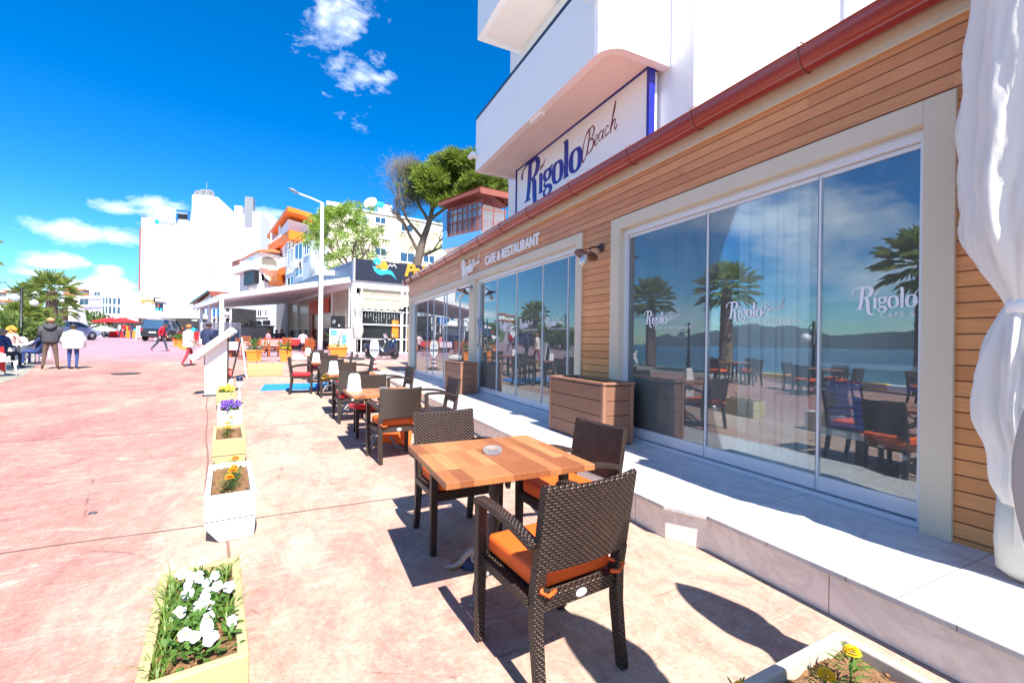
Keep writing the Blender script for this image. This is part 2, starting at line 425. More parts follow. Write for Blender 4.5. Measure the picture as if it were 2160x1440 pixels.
M_cream = pm('cream_render', (.62, .55, .42), .6, .04, 3, .25, 220, .002)
M_creamlit = pm('painted_reveal', (.60, .52, .36), .6, .04, 3, .1, 220, .002)
M_alu = pm('white_aluminium', (.66, .68, .72), .32, .03, 2, 0, metal=.15, spec=.6)
M_alud = pm('dark_gasket', (.05, .05, .06), .5, .1, 5, 0)
M_steel = pm('brushed_steel', (.62, .63, .65), .28, .08, 30, 0, metal=1)
M_gutter = pm('red_brown_gutter', (.26, .018, .012), .22, .18, 4, .04, 60, .002, coat=.5)
M_gutterd = pm('gutter_bracket_metal', (.24, .075, .055), .45, .1, 5, 0)
M_roof = brickmat('red_roof_tile', (.36, .09, .05), (.28, .06, .035), (.08, .02, .015), .25, .32, .02, .6, .8, off=0)
def glass_mat(name, tintc=(.80, .90, .92), base=.10, boost=1.55, dust=0):
    mt = bpy.data.materials.new(name); mt.use_nodes = True; n = mt.node_tree; n.nodes.clear(); t = NT(n)
    fr_ = t.node('ShaderNodeFresnel'); fr_.inputs[0].default_value = 1.55
    k = t.math('ADD', t.math('MULTIPLY', fr_.outputs[0], boost), base, clamp=True)
    tr = t.node('ShaderNodeBsdfTransparent'); tr.inputs[0].default_value = rgb(tintc)
    gl = t.node('ShaderNodeBsdfGlossy'); gl.inputs['Roughness'].default_value = 0.0; gl.inputs[0].default_value = (.93, .97, 1, 1)
    ms = t.node('ShaderNodeMixShader'); n.links.new(k, ms.inputs[0]); n.links.new(tr.outputs[0], ms.inputs[1]); n.links.new(gl.outputs[0], ms.inputs[2])
    res = ms
    if dust:
        df = t.node('ShaderNodeBsdfDiffuse'); df.inputs[0].default_value = (.8, .82, .82, 1); res = t.node('ShaderNodeMixShader')
        sm = t.noise(t.mapping(t.coord('Object'), scale=(1, 2.5, .6)), 2.2, 7, .7, 1.0); n.links.new(t.math('MULTIPLY', sm, dust*2.2), res.inputs[0]); n.links.new(ms.outputs[0], res.inputs[1]); n.links.new(df.outputs[0], res.inputs[2])
        n.links.new(t.bump(t.noise(t.coord('Object'), .9, 1), .02, .05), gl.inputs['Normal'])
    ou = t.node('ShaderNodeOutputMaterial'); n.links.new(res.outputs[0], ou.inputs[0]); return mt
M_glass = glass_mat('window_glass', (.86, .94, .95), .085, 1.35, dust=.05)
M_glassc = glass_mat('clear_glass', (.98, .99, .99), .02, .8, dust=.08)
M_vinyl = pm('frosted_lettering', (.80, .82, .86), .6, .02, 3, 0)
M_white = pm('white_paint', (.86, .86, .85), .5, .03, 3, .1, 90, .002)
M_render = pm('white_render', (.88, .89, .88), .75, .03, 1.5, .35, 130, .004)
M_renderw = pm('warm_white_render', (.78, .76, .70), .75, .05, .8, .2, 60, .004)
M_soffit = pm('soffit_bounce_render', (.86, .80, .74), .75, .04, 1.5, .35, 130, .004)  # white render with the warm bounce from the ground put into its colour
M_navy = pm('navy_metal', (.012, .022, .075), .35, .1, 5, 0, coat=.3)
M_blue = pm('sign_blue', (.012, .02, .30), .35, .05, 3, 0)
M_signface = pm('sign_face', (.90, .91, .90), .35, .02, 1, 0)
M_signred = pm('sign_red', (.22, .006, .012), .4, .05, 3, 0)
M_bronze = pm('dark_bronze_enamel', (.055, .026, .022), .35, .15, 20, .05, 60, metal=.2, coat=.3)
M_lampin = pm('brown_lamp_shade', (.10, .032, .022), .35, .1, 20, 0, coat=.4)
M_bulb = glass_mat('bulb_glass', (.9, .93, .95), .08, 1.2)
M_bulbw = pm('lamp_ceramic', (.75, .74, .70), .4, .03, 5, 0)
M_boxwood = brickmat('composite_planks', (.27, .13, .078), (.22, .10, .062), (.03, .015, .01), 9, 5, .0005, .55, .3, off=.3, grain=(2.5, 60, 1), bd=.003)
M_boxtrim = pm('composite_trim', (.29, .14, .085), .5, .15, 30, .1, 80, .002)
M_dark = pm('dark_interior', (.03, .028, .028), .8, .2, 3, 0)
M_inwall = pm('indoor_wall', (.32, .31, .30), .8, .06, 1, 0)
M_curtain = pm('sheer_blind', (.70, .72, .72), .8, .03, 4, 0)

# ------------------------------------------------------------------ the ground and the sea
def shore(y):
    if y < 20: return -10.2
    return -10.2 - .62*(y-20)
ys = [-60, -40, -25, -15] + [i*.5 for i in range(-20, 121)] + [65, 70, 75, 80, 100, 140, 200, 300, 450, 700, 900]
gb = MB(); cols_ = 9
for i, y in enumerate(ys):
    x0 = shore(y)
    for j, x in enumerate([x0, x0+2, x0+5, x0+9, 2, 14, 40, 120, 500]): gb.v.append((x, y, gz(y)))
for i in range(len(ys)-1):
    for j in range(cols_-1):
        a = i*cols_+j; gb.f.append([a, a+1, a+1+cols_, a+cols_]); gb.m.append(0); gb.sm.append(True)
# quay wall down to the water
o_ = len(gb.v)
for y in ys: gb.v.append((shore(y)+.02, y, -2.2))
for i in range(len(ys)-1): gb.f.append([i*cols_, (i+1)*cols_, o_+i+1, o_+i]); gb.m.append(0); gb.sm.append(False)
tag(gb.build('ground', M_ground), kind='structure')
# sawn joints in the concrete, every four metres and one running with the planters
jb = MB()
for y in (-4.05, -.05, 3.98, 7.95):
    for k in range(16):
        xa = -10 + k*.776; xb = xa+.776
        wv = lambda q: y + .012*math.sin(q*3.1) + .02*(q*.1)
        jb.add([(xa, wv(xa)-.006, gz(y)+.004), (xb, wv(xb)-.006, gz(y)+.004), (xb, wv(xb)+.006, gz(y)+.004), (xa, wv(xa)+.006, gz(y)+.004)], [(0, 1, 2, 3)])
for y in (11.9, 16.0, 20.0):
    jb.add([(-8, y-.008, gz(y)+.004), (2.3, y-.008, gz(y)+.004), (2.3, y+.008, gz(y+.016)+.004), (-8, y+.008, gz(y+.016)+.004)], [(0, 1, 2, 3)])
pts = [(-.45 - .165*(y-3.5) + .012*math.sin(y*2.3) - (.11 if y > 4 else 0), y) for y in [q*.5 for q in range(5, 45)]]
for (xa, ya), (xb, yb) in zip(pts, pts[1:]):
    jb.add([(xa-.009, ya, gz(ya)+.0045), (xa+.009, ya, gz(ya)+.0045), (xb+.009, yb, gz(yb)+.0045), (xb-.009, yb, gz(yb)+.0045)], [(0, 1, 2, 3)])
tag(jb.build('ground_joints', M_joint), kind='structure')
# stone flags under the cafe tables on the sea side
pb = MB(); rows = [q*.5 for q in range(24, 70)]
def pedge(y):
    for (ya, xa), (yb, xb) in zip([(12, -7.6), (15.5, -6.87), (17.3, -7.2), (20, -8.1), (21, -8.5), (35, -14)], [(15.5, -6.87), (17.3, -7.2), (20, -8.1), (21, -8.5), (35, -14)]):
        if y <= yb: return xa + (xb-xa)*(y-ya)/(yb-ya)
    return -14
for y in rows:
    pb.v += [(shore(y)+.05, y, gz(y)+.006), (pedge(y), y, gz(y)+.006)]
for i in range(len(rows)-1): pb.f.append([2*i, 2*i+1, 2*i+3, 2*i+2]); pb.m.append(0); pb.sm.append(False)
tag(pb.build('stone_paving', M_paving), kind='structure')
mh = MB(); mh.lathe([(0, 0), (.36, 0), (.36, .006), (.33, .007), (.3, .005), (0, .006)], 28, (-5.0, 17.6, gz(17.6)+.008))
for i, (x, y) in enumerate(((-.93, 1.62), (-1.5, 4.6))):
    d = MB(); d.lathe([(0, .006), (.026, .006), (.030, 0)], 16, (x, y, .001)); tag(d.build('ground_stud', pm('grey_stud', (.12, .12, .125), .4, .2, 20, 0, metal=.6)), ('small round metal stud set in the pavement near the white pansies', 'small round metal stud set in the pavement left of the marigold planters')[i], 'stud')
tag(mh.build('manhole_cover', pm('cast_iron_cover', (.05, .05, .055), .6, .3, 30, .6, 40, .01, metal=.5)), 'dark round manhole cover in the open pink pavement', 'manhole cover')
sb = MB(); sb.add([(-1600, -500, -1.1), (-9, -500, -1.1), (-9, 20, -1.1), (-420, 700, -1.1), (-420, 1500, -1.1), (-1600, 1500, -1.1)], [(0, 1, 2, 3, 4, 5)])
tag(sb.build('sea', M_water), kind='structure')
random.seed(3)
hb = MB(); prev = None; hs_ = []
for i in range(81):
    a = -400 + i*24; hgt = 26 + 46*abs(math.sin(i*.11+1))**1.5 + 14*abs(math.sin(i*.37)) + random.random()*6
    hs_.append((a, hgt))
for i, (a, hgt) in enumerate(hs_):
    hb.v += [(-1380, a, -2), (-1450, a, hgt*.62), (-1540, a, hgt), (-1700, a, -2)]
for i in range(80):
    for j in range(3): hb.f.append([4*i+j, 4*i+4+j, 4*i+5+j, 4*i+1+j]); hb.m.append(0); hb.sm.append(True)
tag(hb.build('far_hills', M_hill), kind='structure')
hb = MB()                                   # the built-up slope that closes the bay behind the villa
for i in range(41):
    a = -200 + i*14; hgt = max(3, 17 - abs(a+130)*.05 + 1.5*math.sin(i*.6))
    hb.v += [(a, 236+abs(a)*.05, -1), (a, 262+abs(a)*.05, hgt*.55), (a, 300, hgt), (a, 420, 2)]
for i in range(40):
    for j in range(3): hb.f.append([4*i+j, 4*i+4+j, 4*i+5+j, 4*i+1+j]); hb.m.append(0); hb.sm.append(True)
tag(hb.build('hillside', M_hillnear), kind='structure')

# ------------------------------------------------------------------ marble terrace in front of the cafe
TZ = .25
tb = MB()
plan = [(2.53, -6), (2.53, 2.12), (2.40, 2.38), (2.40, 17.1), (9.0, 17.1), (9.0, -6)]
tb.mi = 0; tb.prism([(x+.015 if x < 3 else x, y) for x, y in plan], -.05, TZ-.03)
tb.mi = 1; tb.prism([(2.52, -6), (2.52, 2.11), (2.385, 2.37), (2.385, 17.12), (3.75, 17.12), (3.75, -6)], TZ-.03, TZ)
tag(tb.build('terrace', [M_riser, M_marble], bevel=.004), kind='structure')

# ------------------------------------------------------------------ cafe pavilion
caf = thing('cafe_pavilion', 'single storey cafe clad in cedar boards with large glass doors and red gutter', 'building', (0, 0, 0))
WX = 3.58; GX = 3.68; ZT = 3.455; ZF = 2.985
Y0, Y1 = -6.0, 16.5
b = MB()
for (a, c, z0, z1) in ((Y0, Y1, ZF, ZT), (Y0, 1.215, TZ, ZF), (4.50, 5.145, TZ, ZF), (16.32, Y1, TZ, ZF)):
    b.mi = 0 if z0 > 1 else 1
    b.box(WX, WX+.09, a, c, z0, z1)
b.mi = 0; b.box(WX+.09, 9, Y1-.09, Y1, TZ, ZT)                      # far gable
b.build('cladding', [M_clad, M_clad2], caf)
b = MB(); b.box(WX-.022, WX+.1, Y0, Y1+.02, ZT, 3.72); b.box(WX-.03, WX-.0225, Y0, Y1+.02, ZT-.004, ZT+.012)
b.build('fascia_board', M_cream, caf, bevel=.002)
# gutter: half round with a rolled lip
b = MB(); gx, gz0, rr = 3.455, 3.665, .108
ring = []
for k in range(11):
    t = PI + PI*k/10; ring.append((gx+rr*math.cos(t), gz0+rr*math.sin(t)*1.28))
ring = [(gx-rr-.012, gz0+.016), (gx-rr-.004, gz0+.022)] + ring + [(gx+rr, gz0+.05)]
inn = [(x+(.005 if i < 7 else -.003), z+.006) for i, (x, z) in enumerate(ring)][::-1]
prof = ring + inn
b.loft([[(x, y, z) for x, z in prof] for y in (Y0, -2, 2, 6, 10, 14, Y1+.1)], True, True)
gut = b.build('gutter', M_gutter, caf)
for y in (-3, -2, -1, 0, 1.02, 2.04, 3.05, 3.98, 5.2, 6.5, 7.6, 8.8, 9.9, 11.2, 12.6, 14.0, 15.4, 16.4):
    b = MB(); pts = [(gx+(rr+.004)*math.cos(PI+PI*k/8), y, gz0+(rr+.004)*1.28*math.sin(PI+PI*k/8)) for k in range(9)]
    pts = [(gx-rr-.01, y, gz0+.035)] + pts
    b.tube(pts, .006, 6, True, 1); b.tube([(gx-rr-.01, y, gz0+.035), (gx-rr+.03, y, gz0+.07), (gx+.02, y, gz0+.075)], .005, 6)
    b.build('gutter_bracket', M_gutterd, gut)
b = MB(); b.add([(WX+.02, Y0, 3.76), (WX+.02, Y1+.05, 3.76), (9, Y1+.05, 4.25), (9, Y0, 4.25), (WX+.02, Y0, 3.722), (WX+.02, Y1+.05, 3.722), (9, Y1+.05, 4.1), (9, Y0, 4.1)],
    [(0, 3, 2, 1), (4, 5, 6, 7), (0, 1, 5, 4), (1, 2, 6, 5), (3, 7, 6, 2), (0, 4, 7, 3)])
b.build('roof', M_roof, caf)

def lettering(mb, M, h=1.0, thin=False, beach=True, only=None, depth=.004, bold=1.0):
    """the word in the shape on the signs: swash capital, serif lower case, then a script word; drawn with pen strokes"""
    cnt = [0]
    def st(P, wds, n=8):
        P = [(p[0], p[1], 0) for p in P]; Q = catmull(P, n); k = len(Q); cnt[0] += 1
        top = depth + cnt[0]*.00025; vs = []; fs = []
        for i, q in enumerate(Q):
            t = i/(k-1)*(len(wds)-1); a = int(min(t, len(wds)-2)); wd = bold*(wds[a]+(wds[a+1]-wds[a])*(t-a))
            d = Q[min(i+1, k-1)]-Q[max(i-1, 0)]; nn = Vector((-d.y, d.x, 0)).normalized()*wd/2
            for s_ in (1, -1):
                p = q+nn*s_; vs += [(p.x*h, p.y*h, 0), (p.x*h, p.y*h, top)]
        for i in range(k-1):
            a = 4*i; c = a+4
            fs += [(a+1, a+3, c+3, c+1), (a, a+1, c+1, c), (a+3, a+2, c+2, c+3)]
        fs += [(0, 2, 3, 1), (4*k-4, 4*k-3, 4*k-1, 4*k-2)]
        X = mb.X; mb.X = X @ M; mb.add(vs, fs, False); mb.X = X
    if only != 'script':
        # capital: stem with flag, bowl, long leg
        st([(-.13, .70), (-.17, .80), (-.10, .93), (.05, 1.02), (.25, 1.03), (.42, .97)], [.05, .07, .04, .05, .06, .04])
        st([(.24, 1.02), (.22, .70), (.19, .35), (.13, .03)], [.13, .15, .14, .12])
        st([(-.02, .015), (.13, .02), (.27, .015)], [.035, .05, .035])
        st([(.24, 1.0), (.45, 1.04), (.60, .90), (.56, .68), (.42, .56), (.24, .53)], [.05, .07, .15, .15, .07, .04])
        st([(.34, .55), (.44, .40), (.46, .10), (.50, -.16), (.62, -.26), (.74, -.20)], [.06, .15, .15, .13, .07, .03])
        # i with its flame
        st([(.74, .50), (.745, .25), (.74, .03)], [.11, .115, .11]); st([(.66, .515), (.76, .51)], [.02, .04], 2); st([(.66, .015), (.83, .015)], [.035, .035], 2)
        if not thin: pass
        # g
        st([(1.02, .50), (.92, .46), (.895, .36), (.95, .26), (1.03, .24)], [.04, .09, .10, .08, .04]); st([(1.02, .50), (1.12, .46), (1.145, .36), (1.10, .27), (1.02, .24)], [.04, .09, .10, .08, .04])
        st([(1.10, .47), (1.18, .52), (1.23, .50)], [.03, .045, .06]); st([(.96, .25), (.90, .15), (.97, .09), (1.10, .06), (1.17, -.03), (1.10, -.14), (.98, -.16), (.89, -.10), (.90, -.01), (.98, .05)], [.03, .05, .07, .09, .10, .06, .04, .07, .06, .03])
        def o_(cx): 
            st([(cx, .52), (cx-.12, .45), (cx-.155, .27), (cx-.12, .08), (cx, .0)], [.035, .10, .125, .10, .035]); st([(cx, .52), (cx+.12, .45), (cx+.155, .27), (cx+.12, .08), (cx, .0)], [.035, .10, .125, .10, .035])
        o_(1.43); o_(2.07)
        st([(1.745, .86), (1.75, .45), (1.745, .03)], [.11, .115, .11]); st([(1.65, .86), (1.77, .87)], [.03, .05], 2); st([(1.66, .015), (1.84, .015)], [.035, .035], 2)
    if only == 'flame' or only is None and not beach: pass
    return st, cnt
def flame(mb, M, h, depth):
    st, _ = lettering(mb, M, h, only='script', depth=depth)
    st([(.70, .60), (.74, .67), (.84, .70), (.94, .82)], [.02, .075, .05, .01])
def script(mb, M, h, depth):
    st, _ = lettering(mb, M, h, only='script', depth=depth)
    w1 = [.02, .035, .02]
    st([(2.62, .34), (2.50, .20), (2.36, .10), (2.33, .35), (2.44, .70), (2.62, .88), (2.76, .90)], [.01, .03, .045, .05, .03, .045, .015], 8)      # B: outer swash
    st([(2.70, .82), (2.62, .50), (2.52, .22)], [.05, .06, .04]); st([(2.58, .80), (2.80, .92), (2.90, .80), (2.80, .63), (2.66, .58)], [.02, .03, .06, .04, .02])
    st([(2.66, .58), (2.84, .56), (2.86, .38), (2.72, .26), (2.54, .24)], [.02, .04, .06, .04, .02])
    st([(2.93, .40), (3.05, .50), (3.07, .58), (2.99, .60), (2.92, .46), (2.96, .34), (3.08, .38)], w1+w1)                 # e
    st([(3.30, .58), (3.20, .62), (3.12, .50), (3.15, .38), (3.25, .44), (3.33, .62), (3.29, .42), (3.36, .40)], w1+w1)      # a
    st([(3.56, .60), (3.48, .64), (3.40, .52), (3.44, .40), (3.56, .46)], w1+w1)                                             # c
    st([(3.62, .50), (3.78, .90), (3.84, 1.12), (3.76, .90), (3.64, .46), (3.60, .42)], [.02, .04, .03, .05, .04, .02])      # h
    st([(3.66, .52), (3.76, .66), (3.84, .66), (3.80, .50), (3.84, .42), (3.92, .52)], w1+w1)

# windows: outer cream surround, white aluminium head and sill, panes with frosted lettering
def window(y0, y1, jl, jr, head, mulls, doorjamb=None, extra=()):
    """y0..y1 outer surround; jl / jr inner glass limits (near, far)"""
    b = MB(); x0, x1 = WX-.028, WX+.10
    if y0 is not None: b.box(x0, x1, y0, jl, TZ, ZF+.02)
    if y1 is not None: b.box(x0, x1, jr, y1, TZ, ZF+.02)
    ya = jl if y0 is not None else mulls[0]; yb = jr if y1 is not None else mulls[-1]
    b.box(x0, x1, ya, yb, head+.0, ZF+.02)
    for e in extra: b.box(x0, x1, e[0], e[1], TZ, head)
    wf = b.build('window_surround', M_cream, caf, bevel=.003)
    return wf
def glazing(wf, ya, yb, muls, head, lettered, thick=.022, door=False):
    b = MB(); zb = TZ+.035
    b.box(GX-.05, GX+.06, ya, yb, head-.075, head-.001)                         # head track
    b.box(GX-.058, GX-.051, ya, yb, head-.05, head-.03); b.box(GX-.05, GX+.06, ya, yb, TZ+.001, TZ+.034)
    b.box(GX-.045, GX+.055, ya, ya+.045, TZ+.036, head-.076); b.box(GX-.045, GX+.055, yb-.045, yb, TZ+.036, head-.076)
    b.build('aluminium_track', M_alu, wf, bevel=.002)
    edges = [ya+.045] + list(muls) + [yb-.045]
    for i in range(len(edges)-1):
        a, c = edges[i], edges[i+1]
        if c-a < .12: continue
        g = MB(); g.box(GX, GX+.008, a+.004, c-.004, TZ+.16, head-.082); g.build('glass_pane', M_glass, wf)
        r = MB(); r.box(GX-.012, GX+.02, a+.004, c-.004, TZ+.045, TZ+.158); r.build('bottom_rail', M_alu, wf, bevel=.002)
        r = MB(); r.box(GX-.008, GX+.016, a+.004, c-.004, head-.11, head-.078); r.build('top_rail', M_alu, wf, bevel=.002)
        if i < len(edges)-2 and c-a > .12:
            q = MB(); q.mi = 0; q.box(GX-.014, GX+.022, c-.0035, c+thick-.004, TZ+.045, head-.08); q.mi = 1; q.box(GX-.0155, GX-.0142, c+thick*.62, c+thick-.005, TZ+.05, head-.082)
            q.build('mullion', [M_alu, M_alud], wf)
    for (yy, h, zz, dep_) in lettered:
        l = MB(); M = fr(Vector((GX-.0012, yy, zz)), (0, -1, 0), (0, 0, 1))
        lettering(l, M, h, depth=.0006); flame(l, M, h, .0006); script(l, M, h*.92, .0006)
        text_mesh(l, 'CAFE & RESTAURANT', h*.30, .0006, M @ Matrix.Translation((h*.95, -h*.42, .0008)), sx=1.05, space=1.3)
        l.build('frosted_lettering', M_vinyl, wf)
HD = 2.86
w3 = window(1.215, 4.50, 1.37, 4.33, HD, None)
glazing(w3, 1.37, 4.33, (2.04, 3.10), HD, [(1.79, .155, 1.70, 0), (2.86, .15, 1.68, 0), (3.98, .15, 1.66, 0)])
w2 = window(5.145, 16.32, 5.30, 16.05, HD, None, extra=((9.44, 9.78),))
glazing(w2, 5.30, 9.44, (5.46, 5.66, 6.45, 7.45, 8.37), HD, [(5.42, .15, 1.70, 0), (6.36, .15, 1.70, 0), (7.34, .15, 1.70, 0), (8.25, .15, 1.70, 0)])
glazing(w2, 9.78, 16.05, (10.8, 11.95, 12.2, 13.3, 14.05), HD, [])
b = MB()                                                                           # long pull handle beside the door
for yy in (9.30, 9.10): b.tube([(GX-.07, yy, 1.30), (GX-.07, yy, 1.95)], .014, 10)
for zz in (1.38, 1.87): b.tube([(GX-.07, 9.30, zz), (GX-.07, 9.10, zz)], .010, 8); b.tube([(GX-.07, 9.30, zz), (GX-.005, 9.30, zz)], .009, 8)
b.build('door_handle', M_steel, w2)
# raised letters on the boards
b = MB(); M = fr(Vector((WX-.003, 10.36, 3.07)), (0, -1, 0), (0, 0, 1))
lettering(b, M, .34, depth=.03, bold=1.3); flame(b, M, .34, .03); script(b, M @ Matrix.Translation((-.02, 0, 0)), .31, .03)
text_mesh(b, 'CAFE & RESTAURANT', .27, .028, M @ Matrix.Translation((1.56, .02, .016)), sx=.90, bold=.006, space=1.02)
b.build('raised_lettering', M_white, caf)
b = MB(); M = fr(Vector((WX-.003, 16.36, 2.0)), (0, 0, -1), (0, -1, 0))
text_mesh(b, 'CAFE & RESTAURANT', .11, .02, M @ Matrix.Translation((0, -.05, .011)), bold=.003)
b.build('side_lettering', M_white, caf)
# room behind the glass
b = MB(); b.box(3.8, 8.9, Y0+.1, Y1-.1, TZ-.02, TZ+.004); b.build('indoor_floor', M_tile, caf)
b = MB(); b.box(3.8, 8.9, Y0+.1, Y1-.1, 3.02, 3.1); b.build('indoor_ceiling', M_inwall, caf)
b = MB(); b.box(8.9, 9.0, Y0, Y1, TZ, 4.1); b.box(3.67, 9, Y0-.1, Y0, TZ, 3.6); b.box(5.2, 8.9, 4.75, 4.9, TZ, 3.0); b.box(4.6, 8.9, 9.5, 9.62, TZ, 3.0)
b.build('indoor_wall', M_inwall, caf)
for (x, y, r_) in ((6.2, 3.0, .30), (4.9, 7.3, .30), (4.9, 12.0, .30), (5.4, .3, .3)):
    b = MB(); b.lathe([(r_, TZ), (r_, 3.02)], 28, (x, y, 0)); b.build('column', M_curtain, caf)
b = MB()
for (a, c) in ((2.30, 2.95), (3.33, 3.78), (5.9, 6.4), (7.6, 8.1), (11.4, 12.3), (13.4, 13.9)):
    n_ = 14
    for k in range(n_):
        y = a+(c-a)*k/n_; b.cbox((3.93+.02*math.sin(k*1.9), y, 1.65), (.008, (c-a)/n_*1.35, 2.7), rz=.22*math.sin(k*1.9))
b.build('curtain_panel', M_curtain, caf)

# ------------------------------------------------------------------ wall lamps
def wall_lamp(y, z, label):
    t = thing('wall_lamp', label, 'wall lamp', (WX, y, z), 0, 'wall lamps on the cafe front')
    b = MB(); b.X = Matrix.Rotation(-PI/2, 4, 'Y'); b.lathe([(0, .0), (.058, 0), (.060, .012), (.05, .03), (0, .032)], 20); b.X = Matrix.Identity(4)
    b.tube(catmull([(-.02, 0, 0), (-.10, 0, .0), (-.17, .0, -.015), (-.215, 0, -.06), (-.235, 0, -.09)], 5), .012, 8)
    b.build('bracket', M_bronze, t)
    Mx = Matrix.Translation((-.245, 0, -.10)) @ Matrix.Rotation(R(20), 4, 'Y')
    b = MB(); b.X = Mx; b.mi = 0; b.lathe([(0, .055), (.045, .05), (.06, .028), (.155, -.012), (.162, -.026)], 28); b.mi = 1
    b.lathe([(.159, -.027), (.150, -.016), (.055, .022), (0, .03)], 28); b.build('lamp_shade', [M_bronze, M_lampin], t)
    b = MB(); b.X = Mx; b.lathe([(.0405, -.0), (.047, -.03), (.047, -.13), (.035, -.165), (0, -.176)], 20); b.build('glass_globe', M_bulb, t)
    b = MB(); b.X = Mx; b.mi = 0; b.lathe([(.025, .02), (.025, -.05), (.018, -.055), (.014, -.09), (.024, -.115), (.02, -.14), (0, -.148)], 14); b.build('bulb', [M_bulbw], t)
    return t
wall_lamp(4.72, 2.70, 'brown saucer wall lamp on the cedar pillar between the two big windows')
wall_lamp(9.60, 2.70, 'brown saucer wall lamp on the cream post beside the glass door')
wall_lamp(16.44, 2.66, 'small saucer wall lamp on the far end corner of the cafe front')

# ------------------------------------------------------------------ white apartment building over the cafe
ap = thing('apartment_building', 'white rendered apartment building with rounded balconies over the cafe roof', 'building', (0, 0, 0))
AX = 4.85; AY0 = 4.37; AY1 = 10.44
b = MB(); b.box(AX, 8.4, AY0, AY1, 4.3, 16); b.box(8.4, 13, AY0-1.6, AY1, 4.3, 16); b.build('wall', M_render, ap)
def balcony(z0, h, y0, y1, rail=True):
    rr_ = .32; xo = 3.70; plan_ = []
    def arc(cx, cy, a0, a1, r_=rr_):
        return [(cx+r_*math.cos(a0+(a1-a0)*k/7), cy+r_*math.sin(a0+(a1-a0)*k/7)) for k in range(8)]
    outer = [(AX+.0, y0)] + arc(xo+rr_, y0+rr_, -PI/2, -PI, rr_) + arc(xo+.06, y1-.06, PI, PI/2, .06) + [(AX+.0, y1)]
    t_ = .14
    inner = [(AX, y0+t_)] + arc(xo+rr_, y0+rr_, -PI/2, -PI, rr_-t_) + arc(xo+t_+.03, y1-t_-.03, PI, PI/2, .03) + [(AX, y1-t_)]
    b = MB(); n_ = len(outer)
    # bottom edge steps up half way along: the far part hangs lower
    b.mi = 0
    for i in range(n_-1):
        (xa, ya), (xb, yb) = outer[i], outer[i+1]; (xc, yc), (xd, yd) = inner[i], inner[i+1]
        b.add([(xa, ya, z0), (xb, yb, z0), (xb, yb, z0+h), (xa, ya, z0+h), (xc, yc, z0), (xd, yd, z0), (xd, yd, z0+h), (xc, yc, z0+h)],
              [(0, 1, 2, 3), (4, 7, 6, 5), (3, 2, 6, 7), (0, 4, 5, 1)], False)
    b.mi = 1; b.add([(x, y, z0+.05) for x, y in inner], [tuple(range(n_-1, -1, -1))], False)
    b.mi = 0; b.add([(x, y, z0+.17) for x, y in inner], [tuple(range(n_))], False)
    bo = b.build('balcony', [M_render, M_soffit], ap)
    if rail:
        r_ = MB(); pts_ = [(x+.05 if x < 4.6 else x, y, z0+h+.06) for x, y in outer[1:-1]]
        r_.tube(pts_, .058, 8)
        for x, y in [(xo+.06, y0+.6+k*1.35) for k in range(int((y1-y0-.5)/1.35)+1)]: r_.tube([(x, y, z0+h-.02), (x, y, z0+h+.08)], .014, 6)
        r_.build('railing', M_navy, bo)
    return bo
balcony(5.53, 1.23, 4.80, 9.92)
balcony(8.75, 1.30, 7.2, 9.92)
balcony(11.9, 1.30, 4.80, 9.92)
b = MB(); b.box(3.74, 3.84, 6.75, 7.15, 5.48, 5.56); b.build('balcony_nib', M_render, ap, bevel=.01)
b = MB(); b.X = fr(Vector((AX-.01, 8.0, 9.0)), (0, -1, 0), (0, 0, 1)); b.lathe([(.0, .03), (.17, .03), (.19, .05), (.24, .05), (.25, 0)], 28); b.build('round_vent', M_alu, ap)
for (y, z, lab) in ((5.05, 6.35, 'white floodlight on the near end of the lower balcony front'), (9.80, 5.86, 'white floodlight low on the far corner of the lower balcony'), (9.80, 9.72, 'white floodlight on the far corner of the upper balcony')):
    t = thing('floodlight', lab, 'floodlight', (3.70, y, z), 0, 'floodlights on the white balconies')
    b = MB(); b.box(-.10, 0, -.03, .03, -.03, .03); b.build('bracket', M_white, t, bevel=.004)
    b = MB(); b.X = Matrix.Translation((-.13, 0, .01)) @ Matrix.Rotation(R(90), 4, 'X')
    b.lathe([(.03, -.12), (.055, -.115), (.06, -.11), (.06, .11), (.055, .115), (.03, .12)], 20); b.build('lamp_housing', M_white, t)
# the big sign under the balcony
sg = thing('cafe_sign', 'large white sign board with blue frame and blue and red lettering above the cafe roof', 'sign', (0, 0, 0))
SX = 4.60
b = MB(); b.box(SX+.02, SX+.2, 5.02, 9.45, 4.15, 5.56); b.build('sign_panel', M_signface, sg)
b = MB()
b.box(SX-.012, SX+.10, 4.955, 5.015, 4.15, 5.62); b.box(SX-.012, SX+.215, 9.455, 9.475, 4.15, 5.62); b.box(SX-.008, SX+.21, 5.016, 9.454, 5.565, 5.60)
b.build('sign_frame', M_blue, sg, bevel=.003)
M = fr(Vector((SX+.019, 9.02, 4.68)), (0, -1, 0), (0, 0, 1))
M = M @ Matrix.Diagonal((1.36, 1.12, 1, 1))
b = MB(); lettering(b, M, .74, depth=.004, bold=1.22); b.box(SX+.011, SX+.019, 5.35, 9.40, 4.30, 4.46); b.build('blue_lettering', M_blue, sg)
b = MB(); flame(b, M, .74, .004); script(b, M @ Matrix.Translation((1.66, .02, 0)) @ Matrix.Diagonal((.62, .80, 1, 1)) @ Matrix.Translation((-1.66, 0, 0)), .74, .004); b.build('red_lettering', M_signred, sg)
b = MB(); M2 = fr(Vector((SX+.010, 8.35, 4.31)), (0, -1, 0), (0, 0, 1)); text_mesh(b, 'CAFE & RESTAURANT', .17, .002, M2, space=1.2); b.build('white_lettering', M_white, sg)
